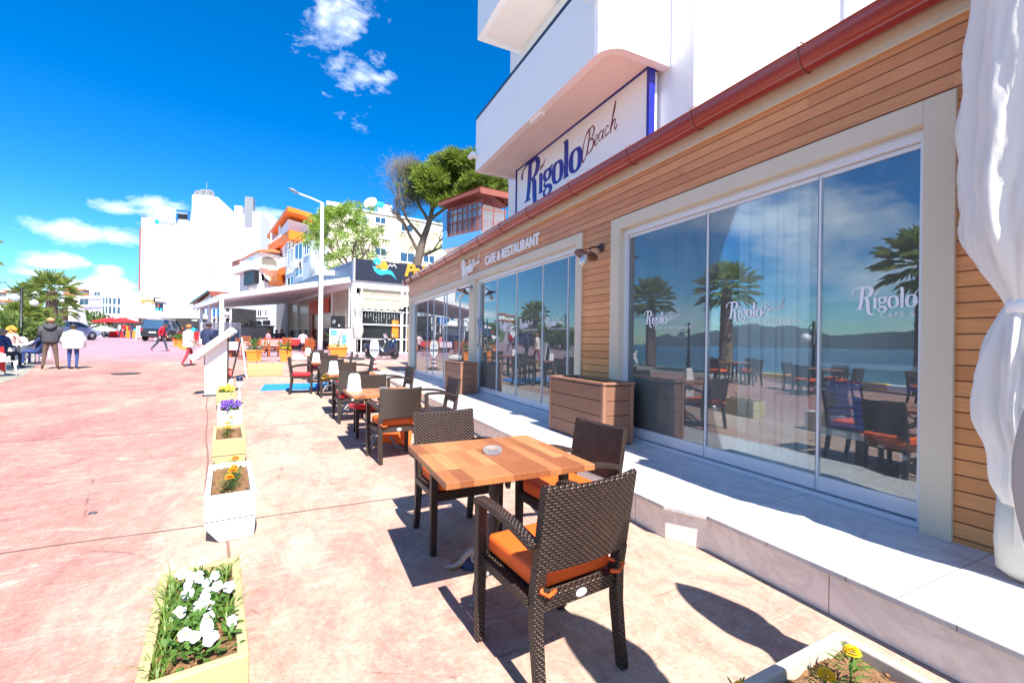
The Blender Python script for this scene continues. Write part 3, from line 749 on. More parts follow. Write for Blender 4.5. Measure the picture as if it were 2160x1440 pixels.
# ------------------------------------------------------------------ furniture materials
def wicker(name, cw, ch, dark=(.045, .028, .022), lite=(.13, .085, .065)):
    mt, n, b = newmat(name); t = NT(n); uv = t.coord('UV'); s = t.node('ShaderNodeSeparateXYZ'); n.links.new(uv, s.inputs[0])
    v = t.math('MULTIPLY', s.outputs[1], 1/ch); row = t.math('FLOOR', v); fv = t.math('FRACT', v)
    off = t.math('MULTIPLY', t.math('MODULO', t.math('ABSOLUTE', row), 2.0), .5)
    fu = t.math('FRACT', t.math('ADD', t.math('MULTIPLY', s.outputs[0], 1/cw), off))
    hu = t.math('POWER', t.math('SINE', t.math('MULTIPLY', fu, PI)), .6); hv = t.math('POWER', t.math('SINE', t.math('MULTIPLY', fv, PI)), .7)
    h = t.math('MULTIPLY', hu, hv)
    c = t.ramp(h, [(.12, (.008, .006, .005)), (.45, dark), (.92, lite)])
    c = t.mix(1, c, t.ramp(t.noise(t.coord('Object'), 30, 4), [(.3, .7), (.7, 1.25)]), 'MULTIPLY')
    n.links.new(c, b.inputs['Base Color']); b.inputs['Roughness'].default_value = .34; b.inputs['Specular IOR Level'].default_value = .42
    n.links.new(t.bump(h, 1.0, .006), b.inputs['Normal'])
    return mt
M_wick = wicker('dark_wicker', .030, .0125, (.015, .008, .006), (.070, .040, .028))
M_wickv = wicker('dark_wicker_leg', .022, .0115, (.016, .009, .007), (.075, .043, .031))
def fabric(name, c): 
    return pm(name, c, .62, .06, 3, .2, 420, .0015, sheen=0)
M_orange = fabric('orange_cushion', (.74, .11, .010)); M_red = fabric('red_cushion', (.55, .012, .022)); M_yellow = fabric('yellow_cushion', (.78, .50, .03))
def butcher():
    mt, n, b = newmat('oiled_stave_wood'); t = NT(n); o = t.coord('Object')
    v = t.mapping(o, rot=(0, 0, PI/2)); s = t.node('ShaderNodeSeparateXYZ'); n.links.new(v, s.inputs[0])
    br = t.node('ShaderNodeTexBrick'); n.links.new(v, br.inputs[0]); br.inputs['Scale'].default_value = 1; br.offset = .43; br.offset_frequency = 1
    br.inputs['Brick Width'].default_value = .36; br.inputs['Row Height'].default_value = .072; br.inputs['Mortar Size'].default_value = .0006
    br.inputs['Color1'].default_value = (0, 0, 0, 1); br.inputs['Color2'].default_value = (1, 1, 1, 1); br.inputs['Mortar'].default_value = (.1, .1, .1, 1)
    c = t.ramp(br.outputs[0], [(0, (.24, .075, .026)), (.35, (.32, .115, .04)), (.7, (.38, .155, .055)), (1, (.45, .215, .08))])
    g = t.noise(t.mapping(o, scale=(60, 3, 20)), 1, 8, .65, .5)
    c = t.mix(1, c, t.ramp(g, [(.3, .78), (.7, 1.1)]), 'MULTIPLY')
    n.links.new(c, b.inputs['Base Color']); b.inputs['Roughness'].default_value = .45; n.links.new(t.bump(g, .06, .002), b.inputs['Normal'])
    return mt
M_butch = butcher()
M_iron = pm('cast_iron', (.045, .035, .034), .5, .2, 20, .3, 60, .003, metal=.4)
M_ironw = pm('chipped_silver_paint', (.20, .20, .21), .45, .25, 18, .3, 50, .003)
M_plw = pm('white_plastic', (.80, .80, .80), .35, .02, 4, 0)
M_rubber = pm('black_rubber', (.015, .015, .016), .7, .2, 20, .1)
M_planterw = pm('white_painted_concrete', (.62, .61, .59), .7, .05, 5, .4, 45, .004)
M_planterc = pm('cream_painted_concrete', (.43, .345, .17), .7, .06, 5, .5, 45, .005)

# ------------------------------------------------------------------ wicker armchair
def armchair(cush, label, loc, rz, cats='armchair', name='wicker_armchair', tie=True):
    t = thing(name, label, cats, loc, rz, 'wicker armchairs around the wooden tables')
    def back_y(z): return -.205 - .075*max(0, z-.42)/.46 - .045*(max(0, .30-z)/.30)**1.3
    b = MB(); xs = [-.243+.486*i/12 for i in range(13)]; rings = []
    for x in xs:
        cv = -.022*(1-(x/.243)**2); tp = .880 - .014*(1-(x/.243)**2)
        zz = [.522, .62, .72, .83, tp-.012]
        fr_ = [(x, back_y(z)+.020+cv, z) for z in zz]; bk = [(x, back_y(z)-.018+cv, z) for z in zz[::-1]]
        rings.append(fr_ + [(x, back_y(tp)+.001+cv, tp)] + bk)
    b.loft(rings, True, False); o = b.build('backrest', M_wick, t)
    for s_ in (-1, 1):
        b = MB(); R_ = []
        for z in (0, .02, .12, .28, .42, .535):
            y = back_y(z); w_ = .021+.004*min(1, z/.4); R_.append([(s_*.219-w_, y-w_, z), (s_*.219+w_, y-w_, z), (s_*.219+w_, y+w_, z), (s_*.219-w_, y+w_, z)])
        b.loft(R_, True, False); b.build('rear_leg', M_wickv, t, bevel=.006)
        b = MB(); R_ = []
        for z in (0, .02, .30, .45, .655):
            w_ = .020+.004*min(1, z/.4); R_.append([(s_*.244-w_, .225-w_, z), (s_*.244+w_, .225-w_, z), (s_*.244+w_, .225+w_, z), (s_*.244-w_, .225+w_, z)])
        b.loft(R_, True, False); b.build('front_leg', M_wickv, t, bevel=.006)
        b = MB(); P = catmull([(s_*.246, .252, .645), (s_*.250, .215, .672), (s_*.258, .08, .680), (s_*.258, -.09, .665), (s_*.247, -.228, .628)], 4); R_ = []
        for i, p in enumerate(P):
            d = (P[min(i+1, len(P)-1)]-P[max(i-1, 0)]).normalized(); up = Vector((1, 0, 0)).cross(d).normalized(); up = up if up.z > 0 else -up
            w_ = .026; h_ = .017; R_.append([p+Vector((-w_, 0, 0))-up*h_, p+Vector((w_, 0, 0))-up*h_, p+Vector((w_, 0, 0))+up*h_, p+Vector((-w_, 0, 0))+up*h_])
        b.loft(R_, True, False); b.build('armrest', M_wickv, t, bevel=.009)
    b = MB(); b.box(-.218, .218, .205, .243, .355, .415); b.box(-.197, .197, -.222, -.186, .350, .410)
    b.box(-.250, -.216, -.182, .20, .365, .410); b.box(.216, .250, -.182, .20, .365, .410); b.box(-.215, .215, -.184, .204, .395, .408)
    b.build('seat_frame', M_wick, t, bevel=.005)
    b = MB(); b.X = Matrix.Translation((0, -.2225, .378)) @ Matrix.Rotation(PI/2, 4, 'X'); b.lathe([(0, .004), (.028, .003), (.030, 0)], 20, squash=.62); b.build('badge', M_plw, t)
    if cush:
        b = MB(); b.box(-.205, .205, -.182, .230, .412, .498); b.build('cushion', cush, t, bevel=.022, seg=3)
        b = MB()
        for s_ in (-1, 1): b.tube([(s_*.185, -.17, .45), (s_*.19, -.205, .462), (s_*.225, -.245, .45), (s_*.19, -.25, .43), (s_*.15, -.24, .437)], .009, 6)
        b.build('cushion_tie', cush, t)
    return t
ch = armchair
CH = []
def gpos(x, y): return (x, y, gz(y))
CH.append(ch(M_orange, 'nearest wicker armchair with orange cushion, seen from behind at the closest table', gpos(1.045, 1.735), R(6.0)))
_pr = CH[0]
protos = {}
def addchair(col, x, y, rz, label):
    if col not in protos:
        protos[col] = ch({'r': M_red, 'y': M_yellow, 'n': None}.get(col, M_orange), label, gpos(x, y), rz); return protos[col]
    return dup(protos[col], gpos(x, y), rz, label)
protos['o'] = CH[0]
addchair('o', 1.03, 3.06, R(183), 'wicker armchair with orange cushion behind the closest table, facing the camera')
addchair('o', 1.60, 2.44, R(95), 'wicker armchair with orange cushion between the closest table and the marble step')
addchair('o', 1.01, 5.40, R(7), 'wicker armchair with orange cushion turned away, near side of the second table')
addchair('n', .96, 6.80, R(181), 'cushionless wicker armchair behind the second table')
addchair('n', 1.80, 6.30, R(92), 'wicker armchair on the marble step side of the second table')
addchair('r', .76, 7.98, R(5), 'wicker armchair with red cushion and its back to us, near side of the third table')
addchair('r', .82, 9.62, R(184), 'wicker armchair behind the third table, beyond the white napkin holder')
addchair('n', 1.66, 8.60, R(95), 'wicker armchair at the third table standing by the marble step')
addchair('y', .60, 10.98, R(3), 'wicker armchair with yellow cushion at the near side of the fourth table')
addchair('r', -.02, 11.70, R(-92), 'red cushioned wicker armchair standing sideways at the blue mat')
addchair('n', .62, 12.45, R(180), 'wicker armchair behind the fourth table')
addchair('n', 1.36, 11.70, R(90), 'wicker armchair at the right side of the fourth table')
addchair('r', .42, 13.95, R(0), 'wicker armchair with red cushion at the near side of the last table')
addchair('n', .40, 15.55, R(180), 'wicker armchair behind the last wooden table')
addchair('n', 1.15, 14.75, R(88), 'dark wicker armchair at the right of the last table, in front of the orange pot')

# ------------------------------------------------------------------ wooden tables
def table(x, y, rz, label, first=[None]):
    if first[0] is not None: return dup(first[0], gpos(x, y), rz, label)
    t = thing('wooden_table', label, 'table', gpos(x, y), rz, 'square wooden tables in a row'); first[0] = t
    b = MB(); b.box(-.43, .43, -.41, .41, .715, .75); b.build('tabletop', M_butch, t, bevel=.003)
    b = MB(); b.lathe([(.03, .10), (.045, .12), (.05, .2), (.032, .24), (.026, .30), (.04, .34), (.028, .38), (.026, .48), (.038, .52), (.030, .56), (.028, .68), (.06, .705), (.09, .714)], 16)
    b.box(-.25, .25, -.02, .02, .695, .714); b.box(-.02, .02, -.25, .25, .695, .714)
    for k in range(4):
        a = k*PI/2; sp_ = [(math.cos(a)*r_, math.sin(a)*r_, z) for r_, z in ((.03, .60), (.10, .62), (.16, .66), (.20, .65), (.20, .615), (.17, .61), (.165, .635))]
        b.tube(catmull(sp_, 4), .010, 6)
    b.build('pedestal', M_iron, t)
    for k in range(4):
        b = MB(); a = k*PI/2+PI/4
        P = catmull([(math.cos(a)*r_, math.sin(a)*r_, z) for r_, z in ((.03, .17), (.10, .165), (.17, .12), (.22, .06), (.27, .028), (.32, .016))], 4)
        b.tube(P, [.021-.008*i/(len(P)-1) for i in range(len(P))], 8); P2 = catmull([(math.cos(a)*r_, math.sin(a)*r_, z) for r_, z in ((.12, .15), (.14, .10), (.10, .07), (.08, .10), (.10, .12))], 4)
        b.tube(P2, .011, 6); b.build('foot', M_ironw, t)
    return t
TB = [(1.05, 2.395, 0), (.95, 5.93, R(4)), (.83, 8.62, R(3)), (.62, 11.68, R(0)), (.45, 14.72, R(0))]
for (x, y, rz), lab in zip(TB, ['closest square wooden table, with only a glass ashtray on it', 'second square wooden table, with an ashtray and a white napkin holder',
        'third wooden table from the camera, with a napkin holder on its left side', 'fourth wooden table, beside the blue mat and the sideways chair', 'last and farthest wooden table of the row']): table(x, y, rz, lab)
def ashtray(x, y, z, lab, first=[None]):
    if first[0]: return dup(first[0], (x, y, z), .3, lab)
    t = MB(); t.lathe([(0, 0), (.050, 0), (.055, .006), (.056, .034), (.047, .034), (.045, .012), (0, .010)], 28)
    o = t.build('ashtray', M_glassc); o.location = (x, y, z); tag(o, lab, 'ashtray', 'glass ashtrays on the tables'); first[0] = o; return o
ashtray(1.045, 2.42, .7505, 'clear glass ashtray alone on the closest table'); ashtray(1.0, 6.1, .7505, 'clear glass ashtray on the second table')
def napkin(x, y, z, rz, lab, first=[None]):
    if first[0]: return dup(first[0], (x, y, z), rz, lab)
    t = thing('napkin_holder', lab, 'napkin holder', (x, y, z), rz, 'white napkin holders on the tables')
    b = MB(); b.loft([[(sx*w_, sy*d_, zz) for sx, sy in ((-1, -1), (1, -1), (1, 1), (-1, 1))] for zz, w_, d_ in ((0, .095, .055), (.02, .085, .045), (.19, .07, .028), (.215, .06, .022))], True, False)
    b.build('holder', M_plw, t, bevel=.008); b = MB(); b.cbox((0, 0, .218), (.10, .03, .02)); b.build('napkins', M_white, t); first[0] = t; return t
napkin(.62, 6.10, .7505, .1, 'white plastic napkin holder on the second table')
napkin(.52, 8.75, .7505+gz(8.62), .1, 'white plastic napkin holder on the third table')
napkin(.30, 11.8, .7505+gz(11.68), .1, 'white napkin holder on the fourth table'); napkin(.15, 14.8, .7505+gz(14.72), .1, 'white napkin holder on the farthest table')
# things lying under the tables
b = MB(); b.box(-.05, .05, -.035, .035, 0, .012); b.cbox((.045, .02, .018), (.07, .05, .008), rz=.5, ry=.15)
o = b.build('leaflet', pm('worn_brown_card', (.30, .17, .07), .6, .3, 30, .1)); o.location = (.875, 2.62, .001); o.rotation_euler.z = .4; tag(o, 'crumpled brown card lying on the ground under the closest table', 'litter')
b = MB(); b.lathe([(.07, 0), (.062, .008), (.05, .035), (.03, .052), (0, .056)], 18); b.cbox((.06, -.03, .006), (.12, .09, .006), rz=-.3)
o = b.build('cap', pm('navy_cloth', (.02, .04, .10), .6, .4, 20, .4, 60)); o.location = (.985, 2.60, .001); tag(o, 'crumpled dark blue cap on the ground under the closest table', 'cap')
b = MB(); b.box(-.21, .21, -.035, .035, 0, .42); o = b.build('seat_cushion', M_orange, bevel=.02, seg=3); o.location = (1.12, 5.86, .003); o.rotation_euler = (R(-16), R(14), R(10)); o.location.z = .05
tag(o, 'orange cushion fallen on its edge under the second table', 'cushion', 'loose seat cushions')
b = MB(); b.box(-.21, .21, -.21, .21, 0, .065); o = b.build('seat_cushion', M_red, bevel=.02, seg=3); o.location = (.84, 6.62, .42); o.rotation_euler = (R(5), R(-7), R(185))
tag(o, 'red cushion pushed askew on the chair behind the second table', 'cushion', 'loose seat cushions')

# ------------------------------------------------------------------ concrete planter boxes
def planter(x, y, rz, mtl, label, L=.93, Wd=.31, H=.33, chamf=.09):
    L = .82 if 'nearest cream' in label else L
    t = thing('planter_box', label, 'planter', (x, y, gz(y)), rz, 'painted concrete planter boxes')
    w_, l_ = Wd/2, L/2; b = MB(); z1 = H*.46
    b.loft([[(-w_+chamf, -l_+.005, .0), (w_-.012, -l_+.005, .0), (w_-.012, l_-.01, .0), (-w_+chamf, l_-.01, .0)], [(-w_+.004, -l_+.002, z1*.75), (w_-.004, -l_+.002, z1*.75), (w_-.004, l_-.004, z1*.75), (-w_+.004, l_-.004, z1*.75)],
            [(-w_+.002, -l_, z1-.004), (w_-.002, -l_, z1-.004), (w_-.002, l_, z1-.004), (-w_+.002, l_, z1-.004)]], True, False)
    b.build('lower_course', mtl, t, bevel=.008)
    b = MB(); k = .035; z0 = z1+.002
    b.add([(-w_, -l_, z0), (w_, -l_, z0), (w_, l_, z0), (-w_, l_, z0), (-w_, -l_, H), (w_, -l_, H), (w_, l_, H), (-w_, l_, H),
           (-w_+k, -l_+k, H), (w_-k, -l_+k, H), (w_-k, l_-k, H), (-w_+k, l_-k, H), (-w_+k, -l_+k, H-.10), (w_-k, -l_+k, H-.10), (w_-k, l_-k, H-.10), (-w_+k, l_-k, H-.10)],
          [(3, 2, 1, 0), (0, 1, 5, 4), (1, 2, 6, 5), (2, 3, 7, 6), (3, 0, 4, 7), (4, 5, 9, 8), (5, 6, 10, 9), (6, 7, 11, 10), (7, 4, 8, 11), (8, 9, 13, 12), (9, 10, 14, 13), (10, 11, 15, 14), (11, 8, 12, 15), (12, 13, 14, 15)])
    b.build('upper_course', mtl, t, bevel=.007)
    b = MB(); nx, ny = 9, 22; rnd = random.Random(int(x*100+y*10))
    g = [[(-w_+k+(Wd-2*k)*i/nx, -l_+k+(L-2*k)*j/ny, H-.045+rnd.random()*.022-.012*(i in (0, nx) or j in (0, ny))) for i in range(nx+1)] for j in range(ny+1)]
    vs = [p for r_ in g for p in r_]; fs = [(j*(nx+1)+i, j*(nx+1)+i+1, (j+1)*(nx+1)+i+1, (j+1)*(nx+1)+i) for j in range(ny) for i in range(nx)]
    b.add(vs, fs, False)
    for _ in range(60):
        p = (rnd.uniform(-w_+k+.01, w_-k-.01), rnd.uniform(-l_+k+.01, l_-k-.01), H-.034); q = rnd.uniform(.004, .012); b.ball(p, (q, q*.8, q*.7), 5, 3)
    b.build('soil', M_soil, t)
    return t
PL = [(-.365, 2.13, R(8.5), M_planterc, 'nearest cream planter box, full of white pansies and grass'),
      (-.50, 4.06, R(7.5), M_planterw, 'chunky white planter box with orange marigolds, second in the row'),
      (-.765, 6.02, R(8), M_planterc, 'cream planter box with small yellow marigolds, third in the row'),
      (-1.01, 7.98, R(8), M_planterw, 'white planter box full of purple pansies'),
      (-1.34, 10.02, R(9), M_planterc, 'cream planter box with yellow pansies, in front of the menu stand'),
      (-1.68, 12.35, R(9), M_planterw, 'farthest white planter box with red flowers, behind the menu stand')]
for p in PL: planter(*p)
planter(-1.1, 16.25, R(97), M_planterc, 'cream planter box set crosswise with faded pansies, near the orange pots', 1.0, .36, .40, .02)
# corner planter at the bottom right, white rim
planter(1.47, .755, R(91.5), pm('pale_stone_rim', (.50, .44, .36), .75, .1, 6, .4, 40), 'white edged planter by the marble step with yellow marigolds, closest to the camera', .82, .40, .33, .01)

M_leaf = leafmat('garden_leaves', (.05, .13, .02), (.14, .26, .05)); M_grass = leafmat('garden_grass', (.07, .16, .02), (.24, .34, .06))
M_petw = leafmat('white_petals', (.42, .43, .47), (.60, .60, .64), .2); M_pety = leafmat('yellow_petals', (.85, .52, .02), (.95, .72, .04), .3)
M_peto = leafmat('orange_petals', (.85, .34, .01), (.95, .50, .02), .25); M_petp = leafmat('purple_petals', (.05, .015, .22), (.12, .03, .38), .25)
M_petr = leafmat('red_petals', (.65, .01, .02), (.8, .05, .04), .3); M_petc = pm('petal_centre', (.9, .6, .03), .6, .1, 30, 0)
M_petm = leafmat('faded_petals', (.25, .10, .35), (.5, .35, .5), .3)
def leaf(b, p, d, L, wd, up=Vector((0, 0, 1)), bend=.15):
    d = Vector(d).normalized(); x = d.cross(up); x = x.normalized() if x.length > 1e-3 else Vector((1, 0, 0)); p = Vector(p); dn = Vector((0, 0, -1))
    pts_ = [p, p+d*L*.35+x*wd/2, p+d*L*.35-x*wd/2, p+d*L*.75+x*wd*.38+dn*L*bend*.4, p+d*L*.75-x*wd*.38+dn*L*bend*.4, p+d*L+dn*L*bend]
    b.add(pts_, [(0, 1, 2), (1, 3, 4, 2), (3, 5, 4)], False)
def rdir(rnd, up=.3): 
    a = rnd.uniform(0, 2*PI); z = rnd.uniform(up-.3, 1); r_ = math.sqrt(max(0, 1-z*z)) if abs(z) < 1 else .1
    return Vector((math.cos(a)*r_, math.sin(a)*r_, z)).normalized()
def pansy(b, p, nrm, r_, rnd, mi, ci):
    nrm = Vector(nrm).normalized(); x = nrm.orthogonal().normalized(); y = nrm.cross(x); a0 = rnd.uniform(0, 6); p = Vector(p)
    for k in range(5):
        a = a0+k*2*PI/5; c = p+(x*math.cos(a)+y*math.sin(a))*r_*.52+nrm*(.002*(k % 3))
        vs = [c+(x*math.cos(q*PI/4)+y*math.sin(q*PI/4))*r_*.55*(1+.12*math.sin(q*5+k)) + nrm*(.10*r_*math.sin(q*2.3+k)) for q in range(8)]
        b.mi = mi; b.add([c]+vs, [(0, 1+i, 1+(i+1) % 8) for i in range(8)], False)
    b.mi = ci; b.ball(p+nrm*.004, (r_*.16,)*3, 6, 4)
def marigold(b, p, r_, rnd, mi):
    p = Vector(p); b.mi = mi
    for ring, (rr2, zz, n_) in enumerate(((1, 0, 13), (.85, .22, 12), (.64, .40, 10), (.42, .52, 7), (.2, .58, 4))):
        for k in range(n_):
            a = 2*PI*k/n_+ring*.4+rnd.random()*.2; d = Vector((math.cos(a), math.sin(a), .18+.2*ring)); c = p+Vector((math.cos(a)*rr2*r_*.45, math.sin(a)*rr2*r_*.45, zz*r_))
            x = Vector((-math.sin(a), math.cos(a), 0))*r_*.24; e = c+d.normalized()*r_*.55*rr2**.3
            b.add([c-x*.6, c+x*.6, e+x, e+Vector((0, 0, -.1*r_)), e-x], [(0, 1, 2, 3, 4)], False)
def plantrow(name, lab, cat, x, y, rz, fn, mats, group=None):
    b = MB(); fn(b, random.Random(int(abs(x*77+y*13)))); o = b.build(name, mats); o.location = (x, y, gz(y)); o.rotation_euler.z = rz; tag(o, lab, cat, group); return o
def pansybed(n, nl, w_, l_, petal_r, cz, y0=0):
    def fn(b, rnd):
        for _ in range(nl):
            p = Vector((max(-w_, min(w_, rnd.gauss(0, w_*.5))), y0+max(-l_*.85, min(l_*.85, rnd.gauss(0, l_*.45))), .30+rnd.random()*.05)); b.mi = 0; d = rdir(rnd, .2); leaf(b, p, d, rnd.uniform(.03, .055), rnd.uniform(.014, .022))
            if rnd.random() < .4: b.tube([(p.x, p.y, .29), p], .0022, 4)
        for _ in range(n):
            p = (max(-w_*1.05, min(w_*1.05, rnd.gauss(0, w_*.55))), y0+max(-l_*.8, min(l_*.85, rnd.gauss(0, l_*.5))), .345+rnd.random()*cz); b.mi = 0; b.tube([(p[0], p[1], .29), p], .002, 4)
            pansy(b, p, (rnd.uniform(-.5, .5), -.75+rnd.uniform(-.3, .3), .75), petal_r*rnd.uniform(.8, 1.1), rnd, 1, 2)
    return fn
plantrow('pansies', 'clump of white pansies with green leaves in the nearest planter', 'flowers', -.36, 2.12, R(8.5), pansybed(26, 520, .10, .36, .022, .045, .0), [M_leaf, M_petw, M_petc])
plantrow('pansies', 'clump of purple pansies in the white planter', 'flowers', -1.0, 7.95, R(8), pansybed(26, 240, .10, .40, .032, .07, -.12), [M_leaf, M_petp, M_petc])
plantrow('pansies', 'clump of yellow pansies in the cream planter by the menu stand', 'flowers', -1.32, 10.0, R(9), pansybed(22, 240, .10, .42, .034, .07, -.08), [M_leaf, M_pety, M_petc])
plantrow('flowers', 'red flowers in the farthest white planter box', 'flowers', -1.60, 12.2, R(9), pansybed(16, 160, .06, .25, .04, .24, -.1), [M_leaf, M_petr, M_petc])
plantrow('pansies', 'faded purple and white pansies in the crosswise cream planter', 'flowers', -1.1, 16.25, R(97), pansybed(14, 80, .07, .6, .045, .12, 0), [M_leaf, M_petm, M_petw])
def marifn(spots, r_):
    def fn(b, rnd):
        for (px, py, h_) in spots:
            b.mi = 0; b.tube([(px, py, .28), (px+.01, py, .28+h_)], .0035, 5)
            for k in range(46):
                z = .30+rnd.random()*h_*.8; a = rnd.uniform(0, 6.28); d = Vector((math.cos(a), math.sin(a), .35)); q = Vector((px, py, z))+d*rnd.uniform(0, .03)
                leaf(b, q, d, rnd.uniform(.035, .07)*r_/.03, .008*r_/.03)
            marigold(b, (px+.01, py, .28+h_), r_, rnd, 1)
    return fn
def place_marigolds(x, y, rz, r_, mt_, rows, group):
    for i, (px, py, h_, lab) in enumerate(rows):
        b = MB(); marifn([(0, 0, h_)], r_)(b, random.Random(i+int(abs(x*50)))); o = b.build('marigold', [M_leaf, mt_])
        o.location = (x+px*math.cos(rz)-py*math.sin(rz), y+px*math.sin(rz)+py*math.cos(rz), gz(y)); o.rotation_euler.z = rz; tag(o, lab, 'flower', group)
place_marigolds(-.50, 4.06, R(7.5), .031, M_peto, [(-.02, -.30, .12, 'orange marigold nearest the front of the chunky white planter'), (.0, -.20, .14, 'second orange marigold from the front in the chunky white planter'),
    (.01, -.08, .13, 'third orange marigold in the chunky white planter'), (.02, .05, .17, 'tallest orange marigold at the back of the chunky white planter')], 'orange marigolds in the white planter')
place_marigolds(-.765, 6.02, R(8), .030, M_pety, [(-.02, -.22, .13, 'yellow marigold at the front of the third planter'), (-.03, -.05, .15, 'middle yellow marigold of the third planter'), (.01, .10, .19, 'tallest yellow marigold at the back of the third planter')], 'yellow marigolds in the third planter')
place_marigolds(1.50, .76, 0, .026, M_pety, [(.155, .05, .125, 'yellow marigold nearest the marble step in the closest planter'), (-.03, .03, .12, 'yellow marigold in the middle of the closest planter'), (-.30, .12, .10, 'low yellow marigold at the left of the closest planter')], 'yellow marigolds by the marble step')
b = MB(); rnd = random.Random(5)
for _ in range(42):
    side = rnd.choice((-1, 1, -1)); cx_, cy_ = side*rnd.uniform(.085, .125), rnd.uniform(-.38, .37)
    for k in range(rnd.randint(5, 11)):
        a = rnd.uniform(0, 6.28); h_ = rnd.uniform(.03, .115); lean_ = rnd.uniform(.4, 1.5)*h_; P = catmull([(cx_, cy_, .28), (cx_+math.cos(a)*lean_*.35, cy_+math.sin(a)*lean_*.35, .28+h_*.7), (cx_+math.cos(a)*lean_, cy_+math.sin(a)*lean_, .28+h_*.95)], 3)
        for i in range(len(P)-1):
            w0 = .0032*(1-i/len(P)); w1_ = .0032*(1-(i+1)/len(P)); s_ = Vector((-math.sin(a), math.cos(a), 0)); b.add([P[i]-s_*w0, P[i]+s_*w0, P[i+1]+s_*w1_, P[i+1]-s_*w1_], [(0, 1, 2, 3)], False)
o = b.build('grass', M_grass); o.location = (-.365, 2.13, 0); o.rotation_euler.z = R(8.5); tag(o, 'long green grass blades growing round the white pansies', 'grass', kind='stuff')

# ------------------------------------------------------------------ plank boxes standing on the terrace
def plankbox(x0, x1, y0, y1, h, label):
    t = thing('wooden_trough', label, 'planter', ((x0+x1)/2, (y0+y1)/2, TZ), 0, 'composite plank troughs on the terrace')
    a, c = (x1-x0)/2, (y1-y0)/2; n_ = 4; ph = (h-.05)/n_
    for (nm, f) in (('front_panel', -1), ('side_panel', 0)):
        b = MB()
        for k in range(n_):
            z0 = .012+k*ph; z1 = z0+ph-.007
            if f: b.box(-a+.006, -a+.03, -c+.052, c-.052, z0, z1)
            else: b.box(-a+.052, a-.052, -c+.006, -c+.03, z0, z1)
        if f: b.box(a-.03, a-.006, -c+.052, c-.052, .012, h-.05)
        b.build(nm, M_boxwood, t, bevel=.003)
    b = MB(); b.box(-a+.052, a-.052, c-.03, c-.006, .012, h-.05); b.build('side_panel', M_boxwood, t)
    for sx in (-1, 1):
        for sy in (-1, 1): b = MB(); b.box(min(sx*a, sx*(a-.05)), max(sx*a, sx*(a-.05)), min(sy*c, sy*(c-.05)), max(sy*c, sy*(c-.05)), 0, h-.03); b.build('corner_post', M_boxtrim, t, bevel=.006)
    b = MB(); e = .012
    b.box(-a-e, -a+.06, -c-e, c+e, h-.028, h); b.box(a-.06, a+e, -c-e, c+e, h-.028, h); b.box(-a+.061, a-.061, -c-e, -c+.06, h-.0285, h-.0005); b.box(-a+.061, a-.061, c-.06, c+e, h-.0285, h-.0005)
    b.build('rim', M_boxtrim, t, bevel=.005)
    b = MB(); b.box(-a+.035, a-.035, -c+.035, c-.035, .1, h-.09); b.build('liner', M_dark, t)
plankbox(3.05, 3.50, 3.96, 5.14, .73, 'brown plank trough on the terrace beside the nearest big window')
plankbox(3.17, 3.57, 9.20, 10.40, .71, 'smaller looking brown plank trough beside the far window post')

# ------------------------------------------------------------------ tied white curtain at the right
M_cloth = pm('white_canvas', (.74, .72, .67), .9, .05, 1.2, .35, 9, .012)
M_canvas2 = leafmat('sunlit_canvas', (.74, .72, .68), (.82, .80, .77), .25)
ct = thing('tied_curtain', 'white canvas curtain gathered with a tie, hanging by the cafe wall at the right', 'curtain', (3.27, .845, -.06))
def drape(b, prof, c, folds, seed, nn=120, smooth=True):
    rnd = random.Random(seed); P_ = catmull([(p[0], p[1], p[2]) for p in prof], 5); Q_ = catmull([(p[3], p[4], p[5]) for p in prof], 5); prof = [(p.x, max(.01, p.y), max(.01, p.z), q.x, q.y, q.z) for p, q in zip(P_, Q_)]; ph = [rnd.uniform(0, 6.28) for _ in range(4)]; R_ = []
    for (z, rx, ry, amp, ox, oy) in prof:
        ring = []
        for j in range(nn):
            t = 2*PI*j/nn; k = 1+amp*((.6-abs(math.sin(folds*t*.5+ph[0]+z*.5)))*1.0+math.sin((folds*1.7//1)*t+ph[1]-z*2.3)*.28+.3*math.sin(3*t+ph[2]+z)+.20*math.sin(17*t+z*7+ph[3])*math.sin(z*5+t)+.13*math.sin(29*t-z*15))
            ring.append((c[0]+ox+rx*k*math.cos(t), c[1]+oy+ry*k*math.sin(t), z))
        R_.append(ring)
    b.loft(R_, True, smooth)
b = MB(); drape(b, [(3.64, .15, .22, .22, 0, -.04), (3.2, .155, .23, .24, 0, -.03), (2.8, .16, .245, .26, 0, -.02), (2.4, .16, .255, .28, 0, -.01), (2.1, .15, .235, .3, 0, .0), (1.92, .12, .17, .26, 0, 0), (1.78, .085, .10, .16, 0, 0), (1.70, .06, .07, .10, 0, 0)], (0, 0, 0), 7, 4)
b.build('upper_cloth', M_cloth, ct)
b = MB(); drape(b, [(1.71, .06, .07, .1, 0, 0), (1.64, .075, .10, .16, .0, .0), (1.5, .11, .125, .34, 0, .0), (1.3, .12, .145, .38, 0, .0), (1.1, .125, .14, .38, .0, -.01), (.95, .11, .115, .30, 0, -.02), (.80, .10, .12, .2, 0, -.02), (.70, .08, .10, .12, 0, -.03)], (0, 0, 0), 6, 9)
b.build('lower_cloth', M_cloth, ct)
b = MB(); b.lathe([(.068, 1.665), (.075, 1.67), (.077, 1.70), (.074, 1.73), (.067, 1.735)], 24); b.build('tie', M_white, ct)
b = MB(); b.loft([[(d_*math.cos(2*PI*k/16), w_*1.35*math.sin(2*PI*k/16), z) for k in range(16)] for z, w_, d_ in ((.33, .04, .03), (.36, .075, .045), (.50, .082, .05), (.78, .072, .05))], True, True)
